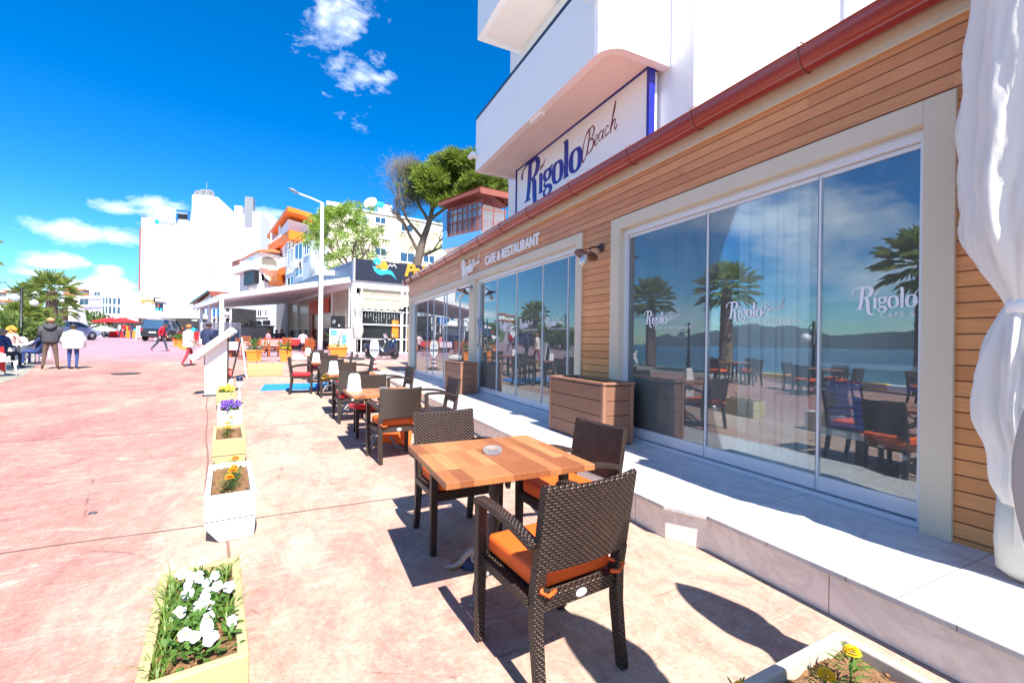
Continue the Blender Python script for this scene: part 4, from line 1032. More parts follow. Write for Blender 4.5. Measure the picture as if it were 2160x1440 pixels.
b.box(-.062, -.046, -.01, .02, .50, .70); b.build('post_foot', pm('stained_white_plastic', (.70, .66, .56), .5, .12, 6, .1), ct)
b = MB(); b.tube([(.0, 0, .7), (.0, 0, 3.6)], .028, 12); b.build('post', M_white, ct)
# closed parasols just beside the camera; the second is added for its rounded shadow
M_cv = pm('grey_white_canvas', (.40, .39, .365), .9, .08, 2, .3, 9, .01)
def closed_parasol(loc, sc, label, cat='parasol', name='closed_parasol'):
    t = thing(name, label, cat, loc, 0, 'closed parasols')
    b = MB(); b.tube([(0, 0, .04), (0, 0, 2.25)], .022, 10); b.build('pole', M_alu, t)
    b = MB(); drape(b, [(.72, .13, .11, .2, 0, 0), (.95, .17, .14, .25, .01, 0), (1.2, .165, .14, .25, 0, 0), (1.38, .11, .10, .2, 0, 0), (1.5, .10, .09, .15, 0, 0), (1.7, .14, .12, .2, 0, 0), (1.95, .115, .10, .15, 0, 0), (2.15, .07, .06, .1, 0, 0), (2.28, .015, .015, 0, 0, 0)], (0, 0, 0), 5, 3)
    b.build('folded_canopy', M_cv, t)
    b = MB(); b.lathe([(.25, 0), (.25, .05), (.05, .07), (.05, .16), (.03, .17)], 24); b.build('base', M_dark, t); t.scale = (sc, sc, sc); return t
closed_parasol((2.12, .28, 0), .98, 'closed white parasol beside the camera whose shadow falls by the near planter')
closed_parasol((1.36, .16, 0), 1.08, 'unseen closed white parasol added to cast the rounded shadow under the nearest chair')  # out of view, put here to cast a rounded shadow

# ------------------------------------------------------------------ menu stand, A-board, bollard, mat, cone
t = thing('menu_stand', 'white slanted menu stand on a tall white panel with a black foot plate', 'menu stand', (0, 0, 0))
my = 11.8; mz = gz(my)
b = MB(); 
b.add([(-1.98, my-.01, mz+.02), (-1.56, my-.01, mz+.02), (-1.56, my-.01, 1.50), (-1.98, my-.01, 1.11), (-1.98, my+.02, mz+.02), (-1.56, my+.02, mz+.02), (-1.56, my+.02, 1.50), (-1.98, my+.02, 1.11)],
      [(0, 1, 2, 3), (7, 6, 5, 4), (0, 4, 5, 1), (1, 5, 6, 2), (2, 6, 7, 3), (3, 7, 4, 0)]); b.build('panel', M_white, t, bevel=.003)
b = MB(); b.box(-1.555, -1.53, my-.012, my+.022, mz+.02, 1.50); b.build('edge_strip', M_rubber, t)
b = MB(); a = math.atan2(.62, .72); b.cbox((-1.815, my+.0, 1.285), (1.02, .46, .135), ry=-a); b.build('slanted_top', M_white, t, bevel=.008)
b = MB(); b.box(-2.0, -1.58, my-.16, my+.18, mz+.004, mz+.018); b.build('foot_plate', M_rubber, t)
t = thing('a_board', 'narrow white A-board standing edge on beyond the menu stand', 'sign board', (-1.72, 15.7, gz(15.7)), R(4), 'boards standing on the promenade')
b = MB(); b.bar((-.24, 0, 0), (.0, 0, 1.22), .5, .03, (1, 0, 0)); b.build('dark_panel', M_rubber, t)
b = MB(); b.bar((.17, 0, 0), (.02, 0, 1.24), .5, .03, (1, 0, 0)); b.build('white_panel', M_white, t)
t = thing('bollard', 'short white post with black cap behind the purple pansies', 'bollard', (-1.12, 10.1, gz(10.1)))
b = MB(); b.lathe([(.05, 0), (.05, .02), (.022, .03), (.022, .36), (.045, .38), (.045, .50)], 16); b.build('post', M_white, t)
b = MB(); b.lathe([(.047, .50), (.06, .505), (.062, .55), (.05, .575), (0, .58)], 16); b.build('cap', M_navy, t)
b = MB()
for k in range(6):
    y = 12.35+k*.2; b.add([(-.92, y, gz(y)+.03), (1.35, y, gz(y)+.03), (1.35, y+.2, gz(y+.2)+.03), (-.92, y+.2, gz(y+.2)+.03)], [(0, 1, 2, 3)])
b.box(-.93, 1.36, 12.34, 12.349, gz(12.35)-.01, gz(12.35)+.03)
tag(b.build('floor_mat', pm('blue_mat', (.008, .21, .55), .6, .08, 4, .2, 80)), 'bright blue mat lying on the ground beyond the fourth table', 'mat')
t = thing('traffic_cone', 'red and white striped cone carrying a small white oval hotel sign', 'traffic cone', (2.50, 17.5, gz(17.5)))
M_conr = pm('cone_red', (.30, .015, .02), .5, .1, 5, 0)
b = MB(); b.loft([[(.2*sx*k, .2*sy*k, z) for sx, sy in ((-1, -1), (1, -1), (1, 1), (-1, 1))] for z, k in ((0, 1.05), (.03, 1.05), (.045, .85))], True, False); b.build('base', M_rubber, t, bevel=.01)
b = MB()
for k in range(6):
    z0 = .045+k*.082; r0 = .125-.0135*k; b.mi = k % 2; b.lathe([(r0, z0), (r0-.0132, z0+.081)], 20)
b.build('cone_body', [M_conr, M_white], t)
b = MB(); n_ = 28; pr = []
for k in range(n_):
    a = 2*PI*k/n_; pr.append((.165*math.copysign(abs(math.cos(a))**.7, math.cos(a)), .86+.36*math.copysign(abs(math.sin(a))**.75, math.sin(a))*(1 if math.sin(a) > 0 else 1)))
pr = [(x*(1 if z > .66 else max(.16, 1-(.66-z)*4.4)), z) for x, z in pr]
b.loft([[(x, y, z) for x, z in pr] for y in (-.012, .012)], True, False); b.build('sign_plate', M_plw, t)
b = MB(); M = fr(Vector((0, -.0135, 0)), (1, 0, 0), (0, 0, 1)); text_mesh(b, 'ASENA', .085, .002, M @ Matrix.Translation((0, .96, 0)), align='CENTER'); b.box(-.15, .15, -.0145, -.0125, .75, .845)
b.build('blue_print', M_navy, t)
b = MB(); text_mesh(b, 'CAFE  BAR', .048, .002, fr(Vector((0, -.016, .785)), (1, 0, 0), (0, 0, 1)), align='CENTER'); b.build('white_print', M_white, t)
# ------------------------------------------------------------------ helpers for walls measured on the picture and built at real distance
def wallM(A, B, z=0):
    return fr(Vector((A[0], A[1], z)), (B[0]-A[0], B[1]-A[1], 0), (0, 0, 1))
def on(M, px, py):
    o = M.translation; nrm = M.col[2].to_3d(); d = Fv + Rv*((px-1080)/917) - Uv*((py-720)/917)
    t = (o-CP).dot(nrm)/d.dot(nrm); q = M.inverted() @ (CP+d*t); return q.x, q.y
def rb(b, M, x0, x1, y0, y1, z0, z1):
    X = b.X; b.X = M; b.box(min(x0, x1), max(x0, x1), min(y0, y1), max(y0, y1), z0, z1); b.X = X
def prect(b, M, p0, p1, z0, z1):
    a = on(M, *p0); c = on(M, *p1); rb(b, M, a[0], c[0], a[1], c[1], z0, z1)
def quadplan(A, B, dep_):
    d = Vector((B[0]-A[0], B[1]-A[1])); n = Vector((-d.y, d.x)).normalized(); n = n if n.y > 0 or abs(n.y) < 1e-6 else -n
    return [A, B, (B[0]+n.x*dep_, B[1]+n.y*dep_), (A[0]+n.x*dep_, A[1]+n.y*dep_)]
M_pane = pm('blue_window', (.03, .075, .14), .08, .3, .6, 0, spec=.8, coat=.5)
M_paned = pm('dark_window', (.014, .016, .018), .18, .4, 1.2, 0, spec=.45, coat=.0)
M_frame = M_white
def window_part(t, M, p0, p1, pane=None, fw=.06, frame=None, z=.0, mull=1, sill=True):
    a = on(M, *p0); c = on(M, *p1); x0, x1 = sorted((a[0], c[0])); y0, y1 = sorted((a[1], c[1]))
    b = MB(); 
    rb(b, M, x0, x1, y1-fw, y1, z-.02, z+.03); rb(b, M, x0, x0+fw, y0+fw, y1-fw, z-.02, z+.03); rb(b, M, x1-fw, x1, y0+fw, y1-fw, z-.02, z+.03); rb(b, M, x0, x1, y0, y0+fw, z-.02, z+.03)
    for k in range(1, mull+1):
        xm = x0+(x1-x0)*k/(mull+1); rb(b, M, xm-fw*.4, xm+fw*.4, y0+fw, y1-fw, z-.018, z+.026)
    if sill: rb(b, M, x0-.05, x1+.05, y0-.07, y0-.001, z-.02, z+.09)
    w_ = b.build('window', frame or M_frame, t)
    b = MB(); rb(b, M, x0+.01, x1-.01, y0+.01, y1-.01, z-.03, z+.008); b.build('pane', pane or M_paned, w_)
    return w_
def building(name, label, cat, A, B, dep_, z0, z1, mtl, group=None):
    t = thing(name, label, cat, (0, 0, 0), 0, group); b = MB(); b.prism(quadplan(A, B, dep_), z0, z1); b.build('wall', mtl, t); return t, wallM(A, B)

M_ora = pm('orange_paint', (.80, .20, .012), .6, .05, 2, .1); M_beige = pm('beige_render', (.66, .60, .45), .8, .05, .6, .3, 20, .02)
M_ltblue = pm('pale_blue_wall', (.50, .58, .66), .7, .06, 1, .2); M_skyb = pm('sky_blue_wall', (.10, .36, .66), .6, .06, 1, .2)
M_rust = pm('red_brown_metal', (.26, .07, .045), .5, .2, 5, .1); M_stone = pm('grey_stone', (.36, .33, .30), .8, .3, 6, .6, 12, .01)
M_black = pm('black_enamel', (.016, .016, .018), .4, .2, 10, 0); M_grey = pm('grey_metal', (.22, .23, .25), .45, .1, 5, 0)
M_signblk = pm('night_blue_board', (.010, .014, .032), .45, .1, 2, 0); M_bluegrey = pm('blue_grey_panel', (.10, .145, .24), .5, .12, 1.5, .1)
M_cyan = pm('cyan_vinyl', (.02, .50, .78), .5, .05, 3, 0); M_goldv = pm('golden_vinyl', (.62, .28, .02), .5, .05, 3, 0); M_greenp = pm('green_edge', (.02, .16, .10), .5, .1, 3, 0)
M_bluet = pm('blue_tarpaulin', (.01, .14, .55), .6, .1, 3, .1)
M_awn = pm('white_awning', (.80, .79, .76), .8, .03, 1, .1, 40); M_blind = pm('clear_plastic_blind', (.46, .38, .27), .25, .15, 1, .05, 3, .01)
M_orpot = pm('orange_plastic', (.78, .24, .03), .4, .05, 3, 0, coat=.2); M_woodch = pm('reddish_wood', (.34, .085, .022), .45, .25, 8, .1)
M_redcl = pm('red_cloth', (.55, .012, .015), .8, .1, 4, .1); M_pinkcl = pm('pale_pink_cloth', (.72, .55, .60), .8, .05, 4, .1)

# ------------------------------------------------------------------ neighbour restaurant with the dark sign
A = XY(743, 27.3); B = XY(930, 30.6); C = XY(600, 42)
rs = thing('restaurant', 'glazed white restaurant with dark sign band and cream blinds next to the cafe', 'building', (0, 0, 0))
zr0 = .3; Mf = wallM(A, B); Ml = wallM(C, A)
plan_ = [A, B, (B[0]+3, B[1]+9), (C[0]+6, C[1]+3), C]
def inset(poly, k):
    c = (sum(p[0] for p in poly)/len(poly), sum(p[1] for p in poly)/len(poly)); return [(p[0]+(c[0]-p[0])*k, p[1]+(c[1]-p[1])*k) for p in poly]
zb_ = ZZ(743, 606, 27.3); zs0 = ZZ(745, 589, 27.3); zs1 = ZZ(745, 545, 27.3)
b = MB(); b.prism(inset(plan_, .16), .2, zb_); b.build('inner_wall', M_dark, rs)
b = MB(); b.prism(plan_, zb_+.01, zs0-.02); b.prism(inset(plan_, .04), zs0-.019, zs0+.1); b.build('roof', M_white, rs)
b = MB(); W1 = math.dist(A, B); W2 = math.dist(A, C)
b.mi = 0; rb(b, Mf, 0.02, W1, zs0, zs1, .0, .14); b.mi = 1; rb(b, Mf, 0, .06, zs0-.12, zs1+.02, .02, .20)
sp_ = b.build('sign_board', [M_signblk, M_white], rs)
b = MB(); rb(b, Ml, 0, W2-.02, zs0-.1, zs1-.25, .0, .08); rb(b, Ml, 0, W2-.02, zs1-.25, zs1-.15, .0, .10); b.build('side_sign_band', M_bluegrey, rs)
# palm island emblem: palm, sun, wave, gull and the name
b = MB(); e0 = on(Mf, 786, 588); e1 = on(Mf, 836, 552); ew = e1[0]-e0[0]; eh = e1[1]-e0[1]
def pl(pts, dz): 
    X = b.X; b.X = Mf; n_ = len(pts); vs = [(e0[0]+x*ew, e0[1]+y*eh, .141) for x, y in pts]+[(e0[0]+x*ew, e0[1]+y*eh, .145+dz) for x, y in pts]
    b.add(vs, [tuple(range(n_, 2*n_))]+[(i, (i+1) % n_, n_+(i+1) % n_, n_+i) for i in range(n_)], False); b.X = X
up_ = catmull([(-.05, .66), (.2, .50), (.55, .52), (.80, .42), (1.0, -.0)], 6); lo_ = catmull([(1.0, -.0), (.86, .22), (.60, .30), (.30, .22), (.08, .36), (-.05, .66)], 6)
b.mi = 0
for i in range(len(up_)-1):
    u0, u1 = up_[i], up_[i+1]; l0 = lo_[len(lo_)-1-i]; l1 = lo_[len(lo_)-2-i]; pl([(l0.x, l0.y), (l1.x, l1.y), (u1.x, u1.y), (u0.x, u0.y)], .001*(i % 2))
for k in range(9):
    a = k*2*PI/9+.2; pl([(.15, .90), (.15+.12*math.cos(a-.35), .90+.14*math.sin(a-.35)), (.15+.19*math.cos(a), .88+.22*math.sin(a)), (.15+.12*math.cos(a+.35), .90+.14*math.sin(a+.35))], .003+.0006*k)
b.mi = 1; pl([(.42+.17*math.cos(2*PI*k/22)*(1.25 if k % 2 else 1), .70+.2*math.sin(2*PI*k/22)*(1.25 if k % 2 else 1)) for k in range(22)], .002)
pl([(.13, .55), (.17, .55), (.16, .86), (.14, .86)], .010); pl([(.05, .57), (.6, .53), (.6, .60), (.3, .64), (.1, .63)], .008)
b.mi = 2
for p in (catmull([(.60, .62), (.70, .80), (.78, .72), (.88, .82), (.98, .66)], 5),):
    for i in range(len(p)-1): pl([(p[i].x, p[i].y-.03), (p[i+1].x, p[i+1].y-.03), (p[i+1].x, p[i+1].y+.02), (p[i].x, p[i].y+.02)], .001*(i % 2))
b.build('emblem', [M_cyan, M_goldv, M_white], sp_)
b = MB(); n0 = on(Mf, 851, 583); text_mesh(b, 'Palm', 1.15, .03, Mf @ Matrix.Translation((n0[0], n0[1]+.05, .16)), shear=.25, bold=.045); b.build('sign_name', M_goldv, sp_)
b = MB(); n0 = on(Ml, 660, 606); text_mesh(b, 'RESTAURANT', .5, .03, Ml @ Matrix.Translation((n0[0]-2.2, zs0+.05, .10)), bold=.01); b.build('side_name', M_white, rs)
for px in (682, 690.5, 700, 710):
    q = on(Ml, px, 575); b = MB(); b.X = Ml; b.box(q[0]-.06, q[0]+.06, q[1]-.2, q[1]+.12, .12, .40); b.X = Matrix.Identity(4); b.build('sign_lamp', M_white, rs, bevel=.02)
# front glazing
b = MB(); zg = [on(Mf, 745, y)[1] for y in (745, 700, 684, 655, 638, 627, 606)]
for px in (745, 762, 845, 857, 900):
    q = on(Mf, px, 650)[0]; w_ = .16 if px in (745, 845) else .05; rb(b, Mf, q, q+w_, zr0, zb_, -.08, .06)
for z, w_ in ((zg[2], .07), (on(Mf, 745, 654)[1], .06), (on(Mf, 745, 715)[1], .05)): rb(b, Mf, .1, W1, z, z+w_, -.04, .02)
rb(b, Mf, .0, W1, zr0, zr0+.35, -.1, .08)
b.build('window_frame', M_white, rs)
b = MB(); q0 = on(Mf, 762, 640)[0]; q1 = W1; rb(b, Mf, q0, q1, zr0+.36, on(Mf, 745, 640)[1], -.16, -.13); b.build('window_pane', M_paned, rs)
b = MB(); 
for i, (ya, yb) in enumerate(((606, 616), (617, 628), (629, 641))): rb(b, Mf, q0-.1, W1, on(Mf, 745, yb)[1], on(Mf, 745, ya)[1], -.05+.03*i, -.02+.03*i)
b.build('roller_blind', pm('cream_blind', (.44, .39, .30), .7, .05, 2, .1), rs)
b = MB(); rb(b, Mf, q0-.1, W1, on(Mf, 745, 611)[1], on(Mf, 745, 606)[1], .0, .03); b.build('shade_band', pm('taupe_shade', (.16, .135, .12), .7), rs)  # dark strip that paints the shading band at the top of the blinds
b = MB(); ysc = on(Mf, 745, 641)[1]; qa = on(Mf, 763, 645)[0]; qb = on(Mf, 843, 645)[0]; n_ = 40
for i in range(n_):
    xa = qa+(qb-qa)*i/n_; xb = qa+(qb-qa)*(i+1)/n_; hgt = .22+.10*abs(math.sin(i*PI*6/n_)); rb(b, Mf, xa, xb, ysc-hgt, ysc-.01, .045, .055)
b.build('scalloped_valance', bpy.data.materials['cream_blind'], rs)
b = MB(); rnd = random.Random(8)
for i in range(13):
    x = qa+.25+(qb-qa-.4)*i/12; L_ = rnd.uniform(.3, 1.0); z = on(Mf, 745, 656)[1]
    for k in range(int(L_/.07)): X = b.X; b.X = Mf; b.box(x+rnd.uniform(-.02, .02), x+.024, z-k*.07-.03, z-k*.07, -.10, -.085); b.X = X
b.build('light_curtain', M_white, rs)
b = MB(); prect(b, Mf, (860, 690), (866, 738), -.03, .03); b.build('yellow_panel', M_goldv, rs)
b = MB(); prect(b, Mf, (828, 675), (841, 712), -.12, -.09); b.build('orange_banner', M_ora, rs)
# side glazing
b = MB(); npan = 6; zbl = on(Ml, 743, 745)[1]
cuts = [on(Ml, p, 660)[0] for p in (611, 628, 652, 700, 737)]
for x in cuts + [W2-.12]: rb(b, Ml, x-.05, x+.05, .3, zb_, -.06, .05)
for yy in (2.25, 1.35): rb(b, Ml, cuts[0], W2, yy, yy+.05, -.04, .03)
b.build('side_window_frame', M_white, rs)
b = MB(); rb(b, Ml, cuts[0], W2, .3, 2.26, -.14, -.11); b.build('side_window_pane', M_paned, rs)
b = MB(); rb(b, Ml, cuts[0], W2-.15, 2.31, zb_, -.10, -.07); b.build('side_blind', M_blind, rs)
b = MB(); rb(b, Ml, cuts[2]+.1, cuts[3]-.6, 3.4, zb_-.3, .02, .06); b.build('red_banner', pm('orange_red_vinyl', (.6, .07, .02), .5), rs)
b = MB(); prect(b, Ml, (653, 650), (659, 735), -.02, .04); b.build('brown_door_post', M_woodch, rs)
b = MB(); prect(b, Ml, (586, 632), (610, 735), -.4, .12); b.build('stone_pier', M_stone, rs)
b = MB(); x0 = on(Ml, 586, 700)[0]; 
for k in range(24): rb(b, Ml, x0-2.2, x0-.02, .5+k*.11, .5+k*.11+.09, -.1, -.06)
b.build('roller_shutter', M_grey, rs)
b = MB(); rb(b, Ml, x0-2.6, x0, 3.2, 4.9, -.2, .0); b.build('stone_lintel', M_stone, rs)
# speaker on the side, white board under it
t = thing('loudspeaker', 'black loudspeaker hung on the corner glazing of the neighbour restaurant', 'loudspeaker', (0, 0, 0))
Ms = wallM(XY(696, 26.9), XY(722, 26.6)); b = MB(); prect(b, Ms, (699, 666), (720, 691), -.35, .05); b.build('cabinet', M_black, t, bevel=.02)
b = MB(); q = on(Ms, 706, 679); b.X = Ms @ Matrix.Translation((q[0], q[1], .05)); b.lathe([(.13, 0), (.13, .03), (.10, .035), (.06, .01), (0, .03)], 20); b.build('cone', M_grey, t)
b = MB(); q = on(Ms, 717, 686); b.X = Ms; b.box(q[0]-.06, q[0]+.04, q[1]-.07, q[1]+.05, .05, .058); b.build('badge', M_plw, t)
t = thing('notice_board', 'white notice board with pale blue print under the loudspeaker', 'sign board', (0, 0, 0))
Mb = wallM(XY(690, 26.3), XY(738, 26.0)); b = MB(); prect(b, Mb, (695, 693), (738, 742), -.05, .0); b.build('board', M_white, t)
b = MB(); prect(b, Mb, (697, 695), (711, 707), .0, .01); prect(b, Mb, (722, 706), (731, 728), .0, .01); b.build('blue_print', pm('pale_blue_print', (.15, .45, .65), .5), t)
# bicycle hung behind the lamp post
def bicycle(P, rz, label, s=1):
    t = thing('bicycle', label, 'bicycle', P, rz); t.scale = (s, s, s)
    for x in (-.5, .5):
        b = MB(); b.X = Matrix.Translation((x, 0, .33)) @ Matrix.Rotation(PI/2, 4, 'X'); n_ = 28
        b.tube([(.32*math.cos(2*PI*k/n_), .32*math.sin(2*PI*k/n_), 0) for k in range(n_+1)], .018, 6, False)
        for k in range(10): a = k*PI/5; b.tube([(0, 0, 0), (.31*math.cos(a), .31*math.sin(a), 0)], .004, 4)
        b.build('wheel', M_rubber, t)
    b = MB()
    for a, c in (((-.5, 0, .33), (-.12, 0, .30)), ((-.12, 0, .30), (-.2, 0, .78)), ((-.5, 0, .33), (-.2, 0, .75)), ((-.12, 0, .30), (.34, 0, .78)), ((-.19, 0, .75), (.33, 0, .80)), ((.33, 0, .84), (.5, 0, .33))): b.tube([a, c], .018, 8)
    b.build('frame', pm('bicycle_red', (.4, .02, .02), .3), t)
    b = MB(); b.tube([(.31, 0, .84), (.28, 0, .98), (.28, -.25, 1.0)], .013, 6); b.tube([(.28, 0, .98), (.28, .25, 1.0)], .013, 6); b.build('handlebar', M_black, t)
    b = MB(); b.cbox((-.21, 0, .84), (.24, .13, .05)); b.build('saddle', M_black, t, bevel=.02)
p = XY(668, 30); bicycle((p[0], p[1], 1.35), .2, 'bicycle standing high behind the white lamp post')

# retractable canopy of the neighbour
cn = thing('canopy', 'long white retractable canopy on white posts across the neighbour terrace', 'canopy', (0, 0, 0))
L0 = W(462, 634, 27); L1 = W(408, 652, 38); R0_ = W(741, 594, 27.6); R1_ = W(612, 640, 41.5)
b = MB(); th = Vector((0, 0, .38))
b.add([L0, R0_, R1_, L1, L0+th, R0_+Vector((0, 0, .3)), R1_+Vector((0, 0, .3)), L1+th], [(3, 2, 1, 0), (4, 5, 6, 7), (0, 1, 5, 4), (1, 2, 6, 5), (2, 3, 7, 6), (3, 0, 4, 7)]); b.build('fabric', M_awn, cn)
b = MB(); b.tube([L0+Vector((-.05, 0, .08)), R0_+Vector((0, -.05, .02))], .09, 8); b.tube([L0, L1], .07, 8); b.build('beam', M_white, cn)
for px, d in ((467, 27), (441, 33), (424, 37)):
    x, y = XY(px, d); b = MB(); b.box(x-.11, x+.11, y-.11, y+.11, gz(y), 3.85); b.build('post', M_white, cn)
b = MB(); x, y = XY(478, 27.2); b.ball((x, y, 2.95), .14, 12, 8); b.tube([(x-.3, y, 2.6), (x, y, 2.7), (x, y, 2.85)], .03, 6); b.build('globe_lamp', M_plw, cn)
# terrace walls, blue screen and lattice under the canopy
t = thing('lattice_fence', 'white rounded lattice fence with blue panels under the canopy', 'fence', (0, 0, 0))
Mz = wallM(XY(424, 34), XY(507, 33.5)); W3 = math.dist(XY(424, 34), XY(507, 33.5)); zt = on(Mz, 450, 680)[1]; zl = on(Mz, 450, 694)[1]
b = MB(); rb(b, Mz, 0, W3, zt-.06, zt, -.03, .03)
for x in (0, W3*.5, W3-.05): rb(b, Mz, x, x+.07, .8, zt-.06, -.03, .03)
rb(b, Mz, .08, W3-.06, zl-.05, zl, -.02, .02); b.build('frame', M_white, t)
b = MB(); n_ = 26
for k in range(n_):
    x = .1+(W3-.3)*k/n_; b.X = Matrix.Identity(4); h_ = zt-zl-.06
    for s_ in (1, -1):
        a = Mz @ Vector((x+(h_/2-s_*h_/2), zl, 0)); c = Mz @ Vector((x+(h_/2+s_*h_/2), zt-.06, 0)); b.tube([a, c], .022, 4)
b.build('lattice', M_white, t)
b = MB(); rb(b, Mz, .08, W3-.06, .8, zl-.06, -.01, .01); b.build('panel', M_bluegrey, t)
t = thing('bar_counter', 'grey stone bar counter with parasols and dark shelves behind the terrace tables', 'bar', (0, 0, 0))
Mk = wallM(XY(508, 38), XY(562, 36)); W4 = math.dist(XY(508, 38), XY(562, 36)); b = MB(); rb(b, Mk, 0, W4, .8, on(Mk, 540, 689)[1], -.6, 0); b.build('counter', M_stone, t)
b = MB(); rb(b, Mk, -.1, W4, on(Mk, 540, 689)[1], on(Mk, 540, 686.5)[1], -.7, .1); b.build('worktop', M_black, t)
b = MB(); rb(b, Mk, 0, W4, on(Mk, 540, 673)[1], on(Mk, 540, 670)[1], -.1, .05)
for k in range(14): x = random.uniform(.1, W4-.3); y0 = on(Mk, 540, 686)[1]; rb(b, Mk, x, x+random.uniform(.1, .3), y0+.02, y0+random.uniform(.12, .42), -.4, -.1)
b.build('shelf_goods', pm('mixed_goods', (.30, .28, .27), .6, .9, 3, 0), t)
tt = thing('backing_house', 'low grey house with lean-to roof behind the canopy', 'building', (0, 0, 0))
Mh = wallM(XY(500, 46), XY(620, 44)); W5 = math.dist(XY(500, 46), XY(620, 44)); b = MB(); b.prism(quadplan(XY(500, 46), XY(620, 44), 6), .8, on(Mh, 560, 640)[1]); b.build('wall', M_ltblue, tt)
for (a, c) in (((522, 652), (532, 668)), ((543, 652), (553, 668)), ((558, 652), (566, 668))): window_part(tt, Mh, a, c, M_paned, .08)
tm = thing('low_shop', 'dark glazed shopfront with blue tarpaulin under the canopy', 'building', (0, 0, 0))
Mp = wallM(XY(418, 44), XY(500, 43)); W6 = math.dist(XY(418, 44), XY(500, 43)); b = MB(); b.prism(quadplan(XY(418, 44), XY(500, 43), 5), .9, on(Mp, 450, 650)[1]); b.build('wall', M_dark, tm)
b = MB(); prect(b, Mp, (432, 650), (463, 667), .02, .06); b.build('tarpaulin', M_bluet, tm)
b = MB()
for px in (421, 434, 447, 456, 473, 486): prect(b, Mp, (px, 652), (px+2, 705), .0, .08)
b.build('frame', M_white, tm)
b = MB(); rnd = random.Random(5)
for k in range(40):
    px = rnd.uniform(420, 498); py = rnd.uniform(662, 700); prect(b, Mp, (px, py), (px+rnd.uniform(1, 4), py+rnd.uniform(1, 5)), .08, .14)
b.build('goods', pm('bright_goods', (.5, .42, .40), .6, 1.0, 2.5, 0), tm)

# ------------------------------------------------------------------ buildings further off
# white hotel tower
ht = thing('hotel', 'tall plain white hotel block with blue roof cabin and antennas', 'building', (0, 0, 0))
DH = 95; HA = XY(296, DH-1); HB = XY(548, DH+6); Mh = wallM(HA, HB)
def hz(px, py): return on(Mh, px, py)[1]
zH = hz(300, 462)
b = MB()
def hcol(xa, xb, ytop, back=14, z0=.5, fwd=0):
    a = on(Mh, xa, 600)[0]; c = on(Mh, xb, 600)[0]; P = Mh @ Vector((a, 0, fwd)); Q = Mh @ Vector((c, 0, fwd)); b.prism(quadplan((P.x, P.y), (Q.x, Q.y), back), z0, hz((xa+xb)/2, ytop))
hcol(296, 402, 463); hcol(402.2, 457, 413, 12); hcol(457.2, 520, 452, 14); hcol(520.2, 548, 446, 10)
b.build('wall', M_render, ht)
b = MB(); hcol(492, 508, 434, 2, z0=zH); b.build('lift_box', M_render, ht)
b = MB(); hcol(513.5, 531, 415, 2, z0=zH, fwd=.02); b.build('chimney', M_grey, ht)
b = MB(); prect(b, Mh, (374, 443), (401, 450), -.1, .6); prect(b, Mh, (372, 450), (376, 466), -.1, .4); prect(b, Mh, (398, 450), (401, 466), -.1, .4); b.build('roof_cabin', M_bluet, ht)
b = MB(); prect(b, Mh, (377, 451), (397, 464), .0, .25); b.build('cabin_window', M_paned, ht)
b = MB()
for y in (459.5, 456): 
    a = on(Mh, 297, y+.5); c = on(Mh, 374, y-.5); b.tube([Mh @ Vector((a[0], zH+(.9 if y > 458 else .45), -.1)), Mh @ Vector((c[0], zH+(.9 if y > 458 else .45), -.1))], .05, 5)
for px in (297, 306, 322, 340, 359, 473, 478, 536, 541): 
    a = on(Mh, px, 460); b.tube([Mh @ Vector((a[0], zH-.2, -.1)), Mh @ Vector((a[0], zH+(1.2 if px % 2 else 2.6), -.1))], .05, 5)
b.tube([Mh @ Vector((on(Mh, 429, 413)[0], hz(429, 413), -2)), Mh @ Vector((on(Mh, 429, 390)[0], hz(429, 378), -2))], .05, 5)
b.build('roof_railing', M_grey, ht)
b = MB()
for px, c in ((418, .9), (429, 1.1), (441, 1.0)):
    q = on(Mh, px, 408); b.X = Mh @ Matrix.Translation((q[0], hz(px, 409), -.6)); b.lathe([(0, 0), (c*.6, .12), (c, .4), (c*.98, .42), (c*.55, .17), (0, .06)], 18)
b.X = Matrix.Identity(4); b.build('satellite_dish', M_grey, ht)
b = MB(); rnd = random.Random(2)
for k in range(17):
    z = 4+k*(zH-6)/17
    for j in range(1): X = b.X; b.X = Mh; b.box(-.75, -.01, z, z+.25, -3.5, -.8); b.box(-.75, -.65, z+.25, z+1.1, -3.5, -.8); b.X = X
b.build('side_balcony', M_renderw, ht)
b = MB()
for k in range(17): z = 4+k*(zH-6)/17; rb(b, Mh, -.62, -.02, z+.3, z+1.5, -3.2, -.35)
b.build('dark_undersides', M_rust, ht)  # dark boxes stand in for the shaded undersides of the balconies
b = MB(); q = on(Mh, 332, 467); b.X = Mh @ Matrix.Translation((q[0], q[1], .12)); b.lathe([(0, .05), (.45, .05), (.5, 0)], 20); b.X = Matrix.Identity(4); b.build('sign_disc', M_cyan, ht)
b = MB(); q = on(Mh, 339, 472); text_mesh(b, 'SEKGENT', .95, .05, Mh @ Matrix.Translation((q[0], q[1]-.1, .08))); b.build('sign_letters', M_bluegrey, ht)
for (a, c) in (((442, 572), (448, 575)), ((318, 623), (323, 626)), ((333, 620), (340, 623)), ((352, 617), (358, 620))): window_part(ht, Mh, a, c, M_paned, .02, mull=0, sill=False)
